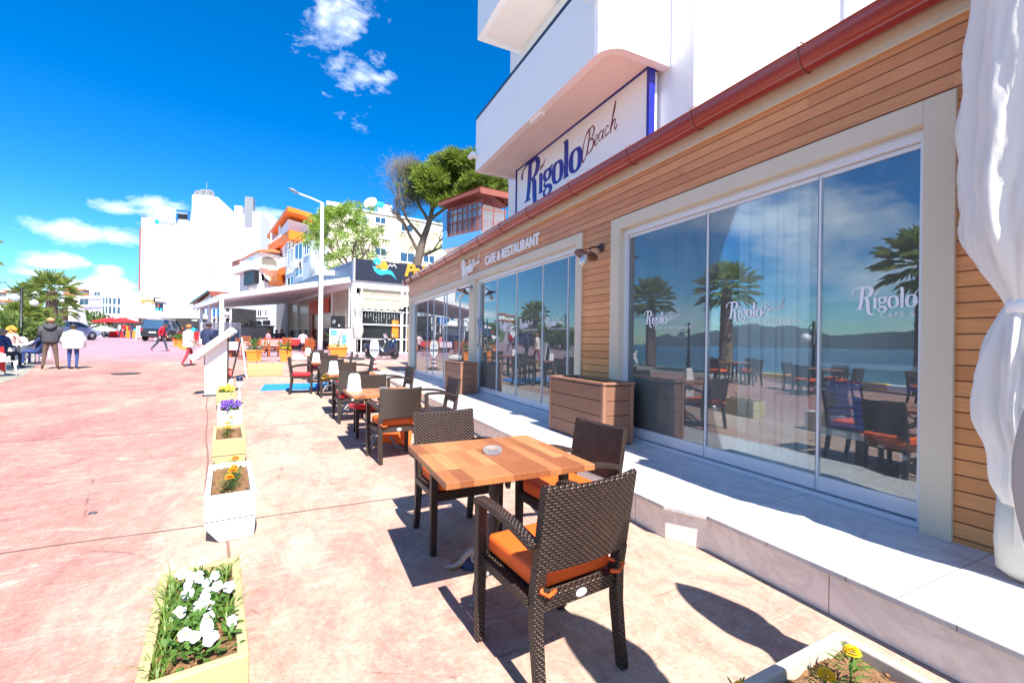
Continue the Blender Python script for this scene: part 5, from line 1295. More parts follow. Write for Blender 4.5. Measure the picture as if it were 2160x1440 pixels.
# market at the foot of the hotel
mk = thing('market_shop', 'white market shop with a gold lettered fascia and a dark poster', 'building', (0, 0, 0))
KA = XY(292, 70); KB = XY(405, 74); Mk2 = wallM(KA, KB); b = MB(); b.prism(quadplan(KA, KB, 8), .9, on(Mk2, 340, 616)[1]); b.build('wall', M_renderw, mk)
b = MB(); prect(b, Mk2, (324, 627), (351, 637), .02, .25); b.build('market_sign', M_signblk, mk)
b = MB(); q = on(Mk2, 328, 635.5); text_mesh(b, 'MARKET', .72, .05, Mk2 @ Matrix.Translation((q[0], q[1], .30)), bold=.03, sx=.62); b.build('market_letters', M_white, mk)
b = MB(); q = on(Mk2, 297.5, 638); text_mesh(b, 'SHTTOS', .80, .08, Mk2 @ Matrix.Translation((q[0], q[1], .10)), bold=.05, sx=.62); b.build('gold_letters', pm('dull_gold', (.42, .30, .06), .5), mk)
b = MB(); prect(b, Mk2, (327.5, 639), (344, 659), .02, .08); b.build('poster', M_signblk, mk)
b = MB(); prect(b, Mk2, (329, 649), (335, 658), .085, .1); prect(b, Mk2, (338, 650), (342, 655), .085, .1); b.build('poster_print', M_cyan, mk)
b = MB(); prect(b, Mk2, (332, 641), (336, 648), .085, .1); b.build('poster_portrait', M_rust, mk)
b = MB(); prect(b, Mk2, (293, 665), (404, 705), .0, .03); b.build('shopfront', M_dark, mk)
# white villa with blue windows
vl = thing('villa', 'white three storey villa with rounded bay and blue glass', 'building', (0, 0, 0)); DV = 112
VA = XY(168, DV); VB = XY(262, DV-4); Mv = wallM(VA, VB); b = MB(); b.prism(quadplan(VA, VB, 14), .8, on(Mv, 200, 627)[1]); 
P = Mv @ Vector((on(Mv, 198, 640)[0], 0, 1)); Q = Mv @ Vector((on(Mv, 226, 640)[0], 0, 1)); b.prism(quadplan((P.x, P.y), (Q.x, Q.y), 10), 1, on(Mv, 210, 614)[1])
c0 = Mv @ Vector((on(Mv, 243, 640)[0], 0, .0)); rr_ = 2.3; b.lathe([(rr_, 1), (rr_, on(Mv, 243, 625)[1])], 24, (c0.x, c0.y, 0))
P = XY(262, DV-4); Q = XY(292, DV+6); b.prism(quadplan(P, Q, 12), .8, ZZ(276, 620, DV)); b.build('wall', M_render, vl)
for (a, c) in (((168, 630), (187, 643)), ((190, 630), (222, 643)), ((200, 616), (206, 626)), ((208, 616), (222, 626)), ((200, 651), (222, 664)), ((168, 653), (186, 662))): window_part(vl, Mv, a, c, M_pane, .12, mull=1, sill=False, z=(1.02 if a[1] < 620 else 0))
b = MB()
for k in range(-3, 4):
    for (z0, z1) in ((on(Mv, 243, 643)[1], on(Mv, 243, 629)[1]), (on(Mv, 243, 662)[1], on(Mv, 243, 647)[1])):
        a = -PI/2-.45+k*.34; b.X = Matrix.Translation((c0.x, c0.y, 0)) @ Matrix.Rotation(a, 4, 'Z'); b.box(rr_-.02, rr_+.03, -.28, .28, z0, z1)
b.X = Matrix.Identity(4); b.build('bay_windows', M_pane, vl)
b = MB(); prect(b, Mv, (163, 644), (226, 647), .05, 1.4); prect(b, Mv, (163, 626), (226, 629), .05, 1.4); b.build('balcony_slab', M_white, vl)
Mw = wallM(XY(262, DV-4), XY(292, DV+6))
for (a, c) in (((273, 635), (283, 642)), ((272, 656), (283, 662)), ((281, 622), (289, 626))): window_part(vl, Mw, a, c, M_paned, .1, mull=0, sill=False)
# red roofed houses on the hill at the left
def hill_house(px0, px1, ytop, ybot, d, label, roof=True):
    A_ = XY(px0, d); B_ = XY(px1, d+4); M_ = wallM(A_, B_); t = thing('hill_house', label, 'house', (0, 0, 0), 0, 'houses on the hill to the left')
    z1 = on(M_, (px0+px1)/2, ytop)[1]; b = MB(); b.prism(quadplan(A_, B_, 12), on(M_, px0, ybot)[1]-14, z1); b.build('wall', M_render, t)
    if roof: b = MB(); b.prism([tuple(v) for v in quadplan((A_[0]-.8, A_[1]-1), (B_[0]+.8, B_[1]-1), 14)], z1, z1+.9); b.build('roof', pm('hill_roof', (.62, .13, .05), .7), t)
    n_ = max(2, int((px1-px0)/14)); rows_ = max(1, int((ybot-ytop)/9))
    for r_ in range(rows_):
        for k in range(n_):
            x = px0+(px1-px0)*(k+.25)/n_; y = ytop+4+r_*9; window_part(t, M_, (x, y), (x+5, y+3), M_paned, .1, mull=0, sill=False)
    return t
hill_house(-40, 28, 636, 655, 190, 'long red roofed house lowest on the left hill'); hill_house(12, 46, 616, 638, 230, 'white terraced house with red roof high on the left hill')
hill_house(-40, 10, 619, 636, 236, 'white terraced house at the left edge of the hill'); hill_house(128, 172, 612, 622, 240, 'red roofed house on the hill behind the big palm')
hill_house(140, 182, 622, 634, 200, 'red roofed house right behind the white villa'); hill_house(236, 262, 611, 618, 230, 'small white house peeping over the villa roof', False)
# arch house
DA = 60; ah = thing('arch_house', 'white house with arched balconies, black enclosed balcony and satellite dish', 'building', (0, 0, 0))
A_ = XY(503, DA+2); B_ = XY(544, DA-3); C_ = XY(592, DA); Ma = wallM(B_, C_); Ma2 = wallM(A_, B_)
b = MB(); b.prism([A_, B_, C_, (C_[0]+2, C_[1]+9), (A_[0]+2, A_[1]+9)], 1, ZZ(544, 530, DA-3)); b.build('wall', M_render, ah)
b = MB()
za = ZZ(544, 528, DA-3); b.add([Vector((A_[0], A_[1], ZZ(516, 548, DA+2))), Vector((B_[0], B_[1]-.6, za)), Vector((C_[0], C_[1]-.6, za+.4)), Vector((C_[0], C_[1]+6, za+2.0)), Vector((A_[0], A_[1]+6, za+1.2)),
       Vector((A_[0], A_[1], ZZ(516, 548, DA+2)-.25)), Vector((B_[0], B_[1]-.6, za-.25)), Vector((C_[0], C_[1]-.6, za+.15)), Vector((C_[0], C_[1]+6, za+1.7)), Vector((A_[0], A_[1]+6, za+.9))],
      [(0, 1, 4), (1, 2, 3, 4), (5, 9, 6), (6, 9, 8, 7), (0, 5, 6, 1), (1, 6, 7, 2), (2, 7, 8, 3), (3, 8, 9, 4), (4, 9, 5, 0)], False); b.build('roof', pm('orange_tile', (.55, .16, .06), .7), ah)
def arch(M_, p0, p1, depth_, mtl, name, par):
    a = on(M_, *p0); c = on(M_, *p1); x0, x1 = sorted((a[0], c[0])); y0, y1 = sorted((a[1], c[1])); r_ = (x1-x0)/2; h_ = min(r_*.9, (y1-y0)*.5)
    pts = [(x0, y0), (x1, y0)] + [((x0+x1)/2+r_*math.cos(PI*k/12), y1-h_+h_*math.sin(PI*k/12)) for k in range(13)]
    b = MB(); b.X = M_; n_ = len(pts); b.add([(x, y, .0) for x, y in pts]+[(x, y, .03) for x, y in pts], [tuple(range(n_, 2*n_))]+[(i, (i+1) % n_, n_+(i+1) % n_, n_+i) for i in range(n_)], False); b.X = Matrix.Identity(4); return b.build(name, mtl, par)
arch(Ma, (551, 539), (584, 566), .4, pm('shaded_loggia', (.16, .145, .13), .8), 'arched_opening', ah); arch(Ma, (525, 606), (541, 612), .3, M_stone, 'arched_opening', ah)
b = MB(); prect(b, Ma2, (522, 570), (544, 598), -.2, .45); prect(b, Ma, (544.3, 571), (545.5, 597), .0, .1); b.build('enclosed_balcony', M_black, ah)
b = MB(); prect(b, Ma2, (500, 566), (545, 569), -.1, .9); prect(b, Ma, (544, 565), (594, 568), .0, .9); b.build('balcony_slab', M_white, ah)
b = MB(); prect(b, Ma2, (501, 553), (516, 566), .6, .7); b.build('railing', M_rust, ah); b = MB(); prect(b, Ma2, (519, 558), (537, 562), .2, .5); b.build('blue_tank', M_bluet, ah)
window_part(ah, Ma, (550, 576), (567, 596), M_paned, .1)
b = MB(); q = on(Ma, 556, 586); b.X = Ma @ Matrix.Translation((q[0], q[1], .5)) @ Matrix.Rotation(R(-35), 4, 'X') @ Matrix.Rotation(R(20), 4, 'Y'); b.lathe([(0, 0), (.4, .07), (.62, .2), (.6, .21), (.35, .1), (0, .04)], 20); b.X = Matrix.Identity(4); b.build('satellite_dish', M_white, ah)
# orange and white building
DO = 56; ob = thing('orange_building', 'white building with bright orange roof slab and stepped orange balconies', 'building', (0, 0, 0))
A_ = XY(586, DO+6); B_ = XY(604, DO); C_ = XY(668, DO+4); Mo = wallM(B_, C_); Mo2 = wallM(A_, B_)
b = MB(); b.prism([A_, B_, C_, (C_[0]+1, C_[1]+8), (A_[0]+2, A_[1]+6)], 1, ZZ(604, 462, DO)); b.build('wall', M_render, ob)
def slab(name, pts, th_, mtl, par):
    b = MB(); n_ = len(pts); vs = [Vector(p) for p in pts]+[Vector(p)+Vector((0, 0, th_)) for p in pts]; b.add(vs, [tuple(range(n_-1, -1, -1)), tuple(range(n_, 2*n_))]+[(i, (i+1) % n_, n_+(i+1) % n_, n_+i) for i in range(n_)], False); return b.build(name, mtl, par)
zr_ = ZZ(602, 449, DO-1)
def at(px, d, z): p = XY(px, d); return (p[0], p[1], z)
slab('roof_slab', [at(560, DO+13, zr_), at(602, DO-2, zr_), at(655, DO+1, zr_), at(668, DO+8, zr_), at(600, DO+16, zr_)], .55, M_ora, ob)
z1_ = ZZ(606, 500, DO-1.2)
slab('balcony', [at(562, DO+8, z1_-.2), at(585, DO+3.5, z1_-.2), at(606, DO-1.2, z1_-.2), at(640, DO+.6, z1_-.2), at(640, DO+3, z1_-.2), at(575, DO+10, z1_-.2)], 1.15, M_ora, ob)
b = MB()
for px, d in ((571, DO+9.4), (588, DO+5)): p = XY(px, d); q = XY(px+16, d+2); b.prism(quadplan(p, q, .3), z1_, zr_)
b.build('balcony_partition', M_render, ob)
b = MB(); p = Vector(at(571, DO+7.2, z1_+.95)); q = Vector(at(590, DO+2.8, z1_+.95)); b.bar(p, q, .1, .9); b.build('parapet', M_white, ob)
z2_ = ZZ(600, 572, DO-1.2)
slab('balcony', [at(563, DO+3, z2_-1.3), at(583, DO-2.2, z2_-1.3), at(601, DO+1.5, z2_-1.3), at(600, DO+3, z2_-1.3), at(575, DO+6, z2_-1.3)], .9, M_ora, ob)
slab('balcony', [at(584, DO+.5, z2_-.35), at(601, DO-1.5, z2_-.35), at(606, DO, z2_-.35), at(605, DO+2, z2_-.35), at(588, DO+3, z2_-.35)], .95, M_ora, ob)
b = MB(); 
for a in ((570, 562, 8), (594, 546, 9)): b = MB(); p = XY(a[0], DO-.5); z = ZZ(a[0], a[1]+6, DO-.5); b.box(p[0]-.3, p[0]+.3, p[1]-.3, p[1]+.3, z-.1, z+.45); b.build('flower_box', M_white, ob)
for (a, c) in (((587, 540), (592, 550)), ((594, 537), (597, 546)), ((587, 592), (592, 602)), ((594, 590), (597, 600))): window_part(ob, Mo2, a, c, M_rust, .03, mull=0, sill=False)
# pale blue house in front of it
DP = 47; pb_ = thing('pale_blue_house', 'pale blue house with white framed windows and a black roof railing', 'building', (0, 0, 0))
A_ = XY(600, DP+6); B_ = XY(652, DP-2); C_ = XY(712, DP+4); Mq = wallM(A_, B_); b = MB(); b.prism([A_, B_, C_, (C_[0]+1, C_[1]+6), (A_[0]+2, A_[1]+6)], .8, ZZ(652, 503, DP-2)); b.build('wall', M_ltblue, pb_)
for (a, c) in (((606, 530), (619, 556)), ((622, 518), (638, 547)), ((642, 506), (651.5, 536)), ((605, 560), (620, 572)), ((624, 555), (638, 580)), ((606, 585), (620, 602))): window_part(pb_, Mq, a, c, M_ltblue if a[1] > 520 and a[1] < 535 else M_pane, .12)
b = MB(); zt_ = ZZ(652, 503, DP-2)
n_ = 6; pts = [Vector((A_[0]+(B_[0]-A_[0])*k/n_, A_[1]+(B_[1]-A_[1])*k/n_, zt_)) for k in range(n_+1)]
for p in pts: b.tube([p, p+Vector((0, 0, 1.0))], .04, 5)
for z in (.5, 1.0): b.tube([pts[0]+Vector((0, 0, z)), pts[-1]+Vector((0, 0, z))], .04, 5)
b.build('roof_railing', M_black, pb_); b = MB(); prect(b, Mq, (623, 553), (633, 564), .1, .5); b.build('air_conditioner', M_white, pb_, bevel=.03)
# beige apartment block
DB = 50; bb = thing('beige_apartments', 'cream apartment block with solar water heaters on its flat roof', 'building', (0, 0, 0))
A_ = XY(641, DB+14); B_ = XY(690, DB-2); C_ = XY(945, DB+6); Mb1 = wallM(B_, C_); Mb0 = wallM(A_, B_)
b = MB(); b.prism([A_, B_, C_, (C_[0]+3, C_[1]+10), (A_[0]+3, A_[1]+10)], .6, ZZ(690, 433, DB-2)); b.build('wall', M_beige, bb)
b = MB(); zt_ = ZZ(690, 433, DB-2); 
for s_, e_ in ((A_, B_), (B_, C_)):
    Mx = wallM(s_, e_); rb(b, Mx, -.1, math.dist(s_, e_)+.1, zt_, zt_+.18, -.5, .15)
b.build('roof_edge', M_renderw, bb)
for (a, c) in (((845, 470), (872, 492)), ((843, 530), (875, 556)), ((892, 536), (917, 557)), ((790, 455), (815, 475)), ((752, 452), (776, 473)), ((790, 520), (815, 542))): window_part(bb, Mb1, a, c, M_pane, .1, z=0)
b = MB(); q = on(Mb1, 822, 425); P = Mb1 @ Vector((q[0], 0, -2)); b.box(P.x-.8, P.x+.8, P.y-.6, P.y+.6, zt_, zt_+1.7); b.build('chimney', M_renderw, bb); b = MB(); q = on(Mb1, 714, 425); P = Mb1 @ Vector((q[0], 0, -2)); b.box(P.x-.9, P.x+.9, P.y-.6, P.y+.6, zt_, zt_+.9)
b.build('chimney', M_renderw, bb)
b = MB(); q = on(Mb1, 808, 425); P = Mb1 @ Vector((q[0], 0, -1.5)); b.tube([(P.x-.9, P.y, zt_+1.6), (P.x+.5, P.y, zt_+1.6)], .32, 12); b.tube([(P.x-.4, P.y, zt_), (P.x-.4, P.y, zt_+1.4)], .05, 5); b.build('water_heater', M_cyan, bb)
b = MB(); q = on(Mb1, 788, 425); P = Mb1 @ Vector((q[0], 0, -1.0)); b.X = Matrix.Translation((P.x, P.y, zt_+1.3)) @ Matrix.Rotation(R(60), 4, 'X') @ Matrix.Rotation(R(-30), 4, 'Y'); b.lathe([(0, 0), (.5, .09), (.8, .26), (.78, .28), (.45, .12), (0, .04)], 20); b.X = Matrix.Identity(4); b.tube([(P.x, P.y, zt_), (P.x, P.y, zt_+1.2)], .05, 5); b.build('satellite_dish', M_white, bb)
# blue house with glazed balcony behind the cafe roof
DL = 30; bl = thing('blue_house', 'sky blue house with red framed glazed balcony and corrugated lean-to roof', 'building', (0, 0, 0))
A_ = XY(931, 30.5); B_ = XY(1012, 28); C_ = XY(1092, 29.2); Mb2 = wallM(A_, B_); Mc = wallM(B_, C_); zf_ = ZZ(1012, 500, 28); zc_ = ZZ(1012, 405, 28)
b = MB(); b.prism([A_, B_, C_, (C_[0]+2, C_[1]+5), (A_[0]+3, A_[1]+6)], zf_-.3, zf_); b.prism([(A_[0]+.5, A_[1]+.5), (B_[0]+.2, B_[1]+1.2), (C_[0]+1, C_[1]+5), (A_[0]+3.5, A_[1]+6)], 1, zf_-.31); b.build('wall', M_renderw, bl)
b = MB(); L_ = math.dist(A_, B_); rb(b, Mb2, 0, .45, zf_+.002, zc_-.6, -.4, .05); rb(b, Mb2, .46, L_, zf_+.002, zf_+.45, -.12, .05); rb(b, Mb2, 0, L_+.1, zf_-.31, zf_, .0, .10); rb(b, Mc, 0, 2, zf_-.31, zf_+.3, .0, .06); b.build('blue_front', M_skyb, bl)
b = MB(); k = 0
for x in [L_*(.13+.87*i/7) for i in range(8)]: rb(b, Mb2, x-.04, x+.04, zf_+.45, zc_-.5, -.06, .0)
for z in (zf_+1.35, zc_-1.0, zc_-.55): rb(b, Mb2, .46, L_, z, z+.07, -.05, .01)
L2 = math.dist(B_, C_)
for x in (0.02, L2*.3, L2*.6, L2*.95): rb(b, Mc, x, x+.07, zf_+.3, zc_-.3, -.06, .0)
rb(b, Mc, 0, L2, zc_-1.1, zc_-1.04, -.05, .0); b.build('balcony_frame', M_rust, bl)
b = MB(); 
for i in range(30): x = .5+(L_-.6)*i/30; rb(b, Mb2, x, x+.02, zf_+.45, zf_+1.35, -.03, -.01)
for i in range(24): x = .1+(L2-.2)*i/24; rb(b, Mc, x, x+.02, zf_+.3, zf_+1.2, -.03, -.01)
b.build('railing', M_rust, bl)
b = MB(); rb(b, Mb2, .5, L_-.05, zf_+.5, zc_-.6, -.11, -.09); b.build('glazing', glass_mat('balcony_glass', (.9, .92, .93), .03, .7), bl)
b = MB(); b.prism([(A_[0]+.6, A_[1]+1.4), (B_[0]+.3, B_[1]+1.5), (C_[0], C_[1]+2.2), (A_[0]+3, A_[1]+5)], zf_, zc_-.2); b.build('back_wall', M_render, bl)
b = MB(); rn = 26; pa = Vector((A_[0]-.4, A_[1]-.2, zc_+.0)); pb2 = Vector((B_[0]-.3, B_[1]-.5, zc_+.15)); pc = Vector((C_[0]+.5, C_[1]-.3, zc_+.15)); pd = Vector((C_[0]+1, C_[1]+4, zc_+.7)); pe = Vector((A_[0]+3, A_[1]+5, zc_+.4))
for (p, q, r_, s_) in ((pa, pb2, pd, pe), (pb2, pc, pd, pd)):
    for i in range(rn):
        t0, t1 = i/rn, (i+1)/rn; tm = (t0+t1)/2; bumpz = Vector((0, 0, .06))
        f0 = p.lerp(q, t0); f1 = p.lerp(q, t1); fm = p.lerp(q, tm)+bumpz; g0 = s_.lerp(r_, t0); g1 = s_.lerp(r_, t1); gm = s_.lerp(r_, tm)+bumpz
        b.add([f0, fm, f1, g1, gm, g0], [(0, 1, 4, 5), (1, 2, 3, 4), (0, 5, 4, 1), (1, 4, 3, 2)], False)
b.bar(pa-Vector((0, 0, .18)), pb2-Vector((0, 0, .18)), .05, .22); b.bar(pb2-Vector((0, 0, .22)), pc-Vector((0, 0, .22)), .05, .38)
b.build('roof', M_rust, bl)
# small brown gabled kiosk roof left of the arch house
t = thing('gabled_house', 'small house with green edged brown gable roof beyond the canopy', 'building', (0, 0, 0)); A_ = XY(414, 62); B_ = XY(444, 56); C_ = XY(505, 60); Mg = wallM(A_, B_)
b = MB(); b.prism([A_, B_, C_, (C_[0], C_[1]+5), (A_[0], A_[1]+5)], 1, ZZ(414, 642, 62)); b.add([(A_[0], A_[1], ZZ(414, 642, 62)), (B_[0], B_[1], ZZ(414, 642, 62)), (B_[0], B_[1], ZZ(444, 617, 56))], [(0, 1, 2)]); b.build('wall', M_renderw, t)
b = MB(); zp = ZZ(444, 614, 56); b.add([(A_[0]-.8, A_[1], ZZ(408, 641, 62)), (B_[0]-.2, B_[1]-.6, zp), (C_[0], C_[1]-.6, zp+.2), (C_[0], C_[1]+5, zp-1.5), (A_[0], A_[1]+6, ZZ(408, 641, 62))], [(0, 1, 2, 3, 4)]); b.add([(B_[0]-.2, B_[1]-.6, zp-.02), (C_[0], C_[1]-.6, zp+.18), (C_[0], C_[1]-.2, zp-1.4), (B_[0]+.6, B_[1]-.2, zp-1.5)], [(3, 2, 1, 0)]); b.build('roof', M_rust, t)
b = MB(); b.bar((A_[0]-.8, A_[1]-.05, ZZ(408, 641, 62)), (B_[0]-.2, B_[1]-.65, zp), .06, .3); b.build('gable_edge', M_greenp, t)
for (a, c) in (((424, 638), (428, 645)), ((430, 634), (434, 641)), ((436, 630), (440, 637))): window_part(t, Mg, a, c, M_paned, .1, mull=0)

# ------------------------------------------------------------------ trees
M_pine = leafmat('pine_needles', (.055, .12, .018), (.30, .36, .06), .3); M_dry = pm('dry_twigs', (.13, .115, .085), .9, .25, 5, .2); M_bark = pm('pine_bark', (.13, .095, .075), .9, .4, 8, .8, 18, .03)
M_mim = leafmat('fresh_foliage', (.10, .22, .03), (.36, .46, .10), .4); M_palmf = leafmat('palm_fronds', (.10, .19, .035), (.34, .38, .10), .35); M_palmd = pm('palm_trunk', (.19, .13, .095), .95, .5, 9, 1.0, 14, .05)
def limb(b, p, d, L, r_, rnd, depth_, tips, spread=.6, up=.1, shrink=.68):
    n_ = 4; pts = [p]; q = p.copy(); dd = d.copy()
    for i in range(n_):
        dd = (dd+Vector((rnd.uniform(-1, 1), rnd.uniform(-1, 1), rnd.uniform(-1, 1)))*.16+Vector((0, 0, up*.2))).normalized(); q = q+dd*L/n_; pts.append(q.copy())
    b.tube(pts, [r_*(1-.38*i/n_) for i in range(n_+1)], 7 if depth_ > 1 else 5)
    if depth_ == 0: tips.append((q, dd)); return
    for k in range(rnd.choice((2, 3, 3))):
        nd = (dd+Vector((rnd.uniform(-1, 1), rnd.uniform(-1, 1), rnd.uniform(-.6, 1)))*spread).normalized(); limb(b, q.copy() if k else pts[-2], nd, L*shrink*rnd.uniform(.8, 1.15), r_*.58, rnd, depth_-1, tips, spread, up, shrink)
def clump(b, c, r_, n_, L, wd, rnd, mi=0, flat=.75):
    b.mi = mi
    for _ in range(n_):
        v = Vector((rnd.gauss(0, 1), rnd.gauss(0, 1), rnd.gauss(0, 1))).normalized()*(rnd.random()**.45); p = Vector(c)+Vector((v.x*r_, v.y*r_, v.z*r_*flat)); d = (v+Vector((rnd.uniform(-.6, .6), rnd.uniform(-.6, .6), rnd.uniform(-.2, .8)))).normalized()
        s_ = d.orthogonal().normalized(); l_ = L*rnd.uniform(.6, 1.3); w_ = wd*rnd.uniform(.7, 1.2); b.add([p-s_*w_/2, p+s_*w_/2, p+d*l_+s_*w_*.3, p+d*l_-s_*w_*.3], [(0, 1, 2, 3)], False)
D = 37
pt = thing('pine_tree', 'old leaning pine with a broad flat crown and grey dead twigs on its left side', 'tree', (0, 0, 0)); rnd = random.Random(11)
b = MB(); tr = catmull([W(876, 570, D), W(884, 540, D), W(893, 505, D), W(905, 470, D), W(912, 440, D)], 4); b.tube(tr, [.42-.016*i for i in range(len(tr))], 10)
tips = []
for (x, y, a, L_) in ((893, 505, (-.7, 0, .6), 2.2), (905, 470, (-.5, .3, .8), 2.2), (905, 465, (.9, -.2, .6), 2.6), (912, 440, (.2, .5, 1), 2.0), (912, 440, (-.5, -.4, .8), 2.0), (884, 540, (.8, .2, .35), 1.9), (884, 535, (-.5, -.2, .9), 2.3), (910, 445, (.9, .3, .9), 2.6)):
    limb(b, W(x, y, D), Vector(a).normalized(), L_, .16, rnd, 3, tips, .75, .1, .62)
b.build('trunk', M_bark, pt)
b = MB()
for (x, y, r_, n_) in ((935, 375, 1.9, 2100), (905, 385, 1.5, 1300), (880, 375, 1.1, 620), (965, 350, 1.7, 1700), (990, 335, 1.1, 900), (975, 395, 1.6, 1500), (1010, 385, 1.6, 1500), (1045, 392, 1.3, 1100), (1065, 405, 1.0, 700), (940, 345, 1.1, 700), (918, 360, 1.1, 700), (930, 410, 1.2, 700), (1000, 360, 1.2, 900), (955, 325, .7, 350), (900, 405, 1.0, 500), (925, 425, .9, 420), (960, 415, 1.2, 700), (895, 362, .9, 420), (1000, 410, 1.1, 600), (885, 355, .6, 160), (915, 340, .6, 200), (872, 362, .5, 110), (1020, 360, .8, 380), (930, 330, .5, 140), (1050, 375, .7, 260)):
    for k in range(7): clump(b, W(x+rnd.uniform(-1, 1)*r_*17, y+rnd.uniform(-1, 1)*r_*11, D+rnd.uniform(-2, 2)), r_*.55, n_//3, .34, .075, rnd, 0, .6)
for (x, y) in ((862, 455), (876, 478), (850, 500), (918, 500), (925, 470), (905, 530), (930, 520)):
    clump(b, W(x, y, D+rnd.uniform(-1, 1)), .5, 120, .24, .035, rnd, 0, .6)
for (x, y, r_, n_) in ((862, 368, .8, 150), (848, 385, .6, 90), (868, 392, .9, 170), (882, 408, .9, 220), (852, 408, .5, 60), (870, 350, .6, 110)):
    for k in range(9): clump(b, W(x+rnd.uniform(-1, 1)*r_*22, y+rnd.uniform(-1, 1)*r_*16, D+rnd.uniform(-1.5, 1.5)), r_*.34, n_//4, .26, .06, rnd, 0, .6)
b.build('crown', M_pine, pt)
b = MB(); b.mi = 0
for (x, y, r_, n_) in ((850, 372, 1.5, 460), (870, 400, 1.6, 520), (842, 355, .9, 220), (865, 350, .8, 160), (885, 425, 1.3, 380), (900, 400, 1.2, 240), (858, 430, 1.0, 200), (870, 520, .9, 90)):
    o_ = W(900, 470, D)
    for k in range(int(n_*2.6)):
        c = W(x+rnd.gauss(0, r_*13), y+rnd.gauss(0, r_*11), D+rnd.uniform(-1.6, 1.6)); d = (c-o_).normalized()+Vector((rnd.uniform(-.6, .6), rnd.uniform(-.6, .6), rnd.uniform(-.6, .6))); d.normalize(); s_ = d.orthogonal().normalized()*.014
        l_ = rnd.uniform(.25, .7); b.add([c-s_, c+s_, c+d*l_+s_*.4, c+d*l_-s_*.4], [(0, 1, 2, 3)], False)
b.build('dead_twigs', M_dry, pt)
D = 41; mt_ = thing('leafy_tree', 'airy light green tree behind the dark restaurant sign', 'tree', (0, 0, 0)); rnd = random.Random(21)
b = MB(); tips = []; base = W(752, 640, D); tr = [base, W(750, 600, D), W(742, 565, D)]; b.tube(tr, [.22, .19, .16], 8)
for a in ((-.9, .1, .7), (.8, .2, .7), (-.3, .5, 1), (.3, -.4, 1), (-.6, -.4, .9), (.6, .5, .8), (0, 0, 1)): limb(b, W(745, 575, D), Vector(a).normalized(), 1.9, .10, rnd, 2, tips, .7, .1, .7)
b.build('trunk', M_bark, mt_)
b = MB()
for (x, y, r_, n_) in ((675, 470, 1.1, 420), (700, 465, 1.4, 620), (735, 458, 1.5, 700), (765, 460, 1.2, 480), (665, 500, 1.0, 360), (695, 505, 1.3, 420), (740, 500, 1.4, 430), (780, 500, 1.2, 340), (800, 525, .9, 200), (770, 540, 1.1, 260), (730, 545, 1.3, 320), (690, 550, 1.0, 220), (660, 475, .7, 160), (705, 580, 1.0, 200), (750, 580, 1.2, 300), (785, 575, .8, 160), (690, 600, .6, 100), (720, 440, .9, 220)):
    for k in range(7): clump(b, W(x+rnd.uniform(-1, 1)*r_*19, y+rnd.uniform(-1, 1)*r_*17, D+rnd.uniform(-1.8, 1.8)), r_*.42, n_//3, .20, .09, rnd, 0, .8)
b.build('crown', M_mim, mt_)
def palm(x, y, z0, H, label, crown=1.25, nf=38, trunk=.24, seed=1, group='palm trees along the sea front'):
    rnd = random.Random(seed); t = thing('palm_tree', label, 'palm', (x, y, z0), 0, group)
    b = MB(); n_ = max(4, int(H/.16)); b.tube([(0, 0, H*i/n_) for i in range(n_+1)], [trunk*(1.15-.3*i/n_)*(1+.09*(i % 2)) for i in range(n_+1)], 12)
    for k in range(int(H*60)):
        a = rnd.uniform(0, 6.28); z = rnd.uniform(.1, 1)*H; r_ = trunk*(1.05-.25*z/H); p = Vector((math.cos(a)*r_, math.sin(a)*r_, z)); d = Vector((math.cos(a), math.sin(a), rnd.uniform(.2, 1.2))).normalized()
        s_ = Vector((-math.sin(a), math.cos(a), 0))*.05; b.add([p-s_, p+s_, p+d*.16], [(0, 1, 2)], False)
    b.build('trunk', M_palmd, t)
    b = MB()
    for k in range(nf):
        a = k*2.399+rnd.uniform(-.2, .2); e = (k/nf)**.8*2.25-.75; d = Vector((math.cos(a)*math.cos(e), math.sin(a)*math.cos(e), math.sin(e))) if e < PI/2 else Vector((.1*math.cos(a), .1*math.sin(a), 1)); d.normalize()
        o_ = Vector((0, 0, H)); pl_ = crown*rnd.uniform(.40, .55); mid = o_+d*pl_+Vector((0, 0, .02)); b.tube([o_, o_+d*pl_*.5+Vector((0, 0, .03)), mid], .016, 4)
        side = d.cross(Vector((0, 0, 1))); side = side.normalized() if side.length > .05 else Vector((1, 0, 0)); up = side.cross(d)
        for j in range(13):
            th_ = (j-6)/6*1.2; dd = (d*math.cos(th_)+side*math.sin(th_)+up*rnd.uniform(-.04, .14)).normalized(); L_ = crown*.62*(1-.25*abs(th_))*rnd.uniform(.8, 1.2)
            w_ = dd.cross(up).normalized()*crown*.02; e1 = mid+dd*L_*.65; e2 = mid+dd*L_+Vector((0, 0, -.20*L_)); b.add([mid, e1-w_, e1+w_, e2], [(0, 1, 3), (0, 3, 2)], False)
    b.build('crown', M_palmf, t); return t
p = XY(108, 33); palm(p[0], p[1], gz(p[1]), 3.75, 'tallest fan palm on the left, standing over the strolling couple', 1.7, 34, .34, 2)
p = XY(20, 26); palm(p[0], p[1], .5, 1.15, 'low bushy palm at the left edge of the picture', 1.35, 36, .22, 3)
p = XY(48, 29); palm(p[0], p[1], .6, 1.75, 'bushy fan palm behind the black lamp post', 1.6, 40, .26, 4)
p = XY(78, 31); palm(p[0], p[1], .6, 1.55, 'bushy fan palm between the lamp post and the tallest palm', 1.35, 36, .26, 5)
p = XY(60, 44); palm(p[0], p[1], .9, 4.6, 'slender palm behind the tallest palm, crown beside the globe lamp', 1.5, 36, .22, 6)
p = XY(136, 40); palm(p[0], p[1], .9, 2.9, 'palm right of the tallest one, by the second lamp post', 1.3, 32, .24, 7)
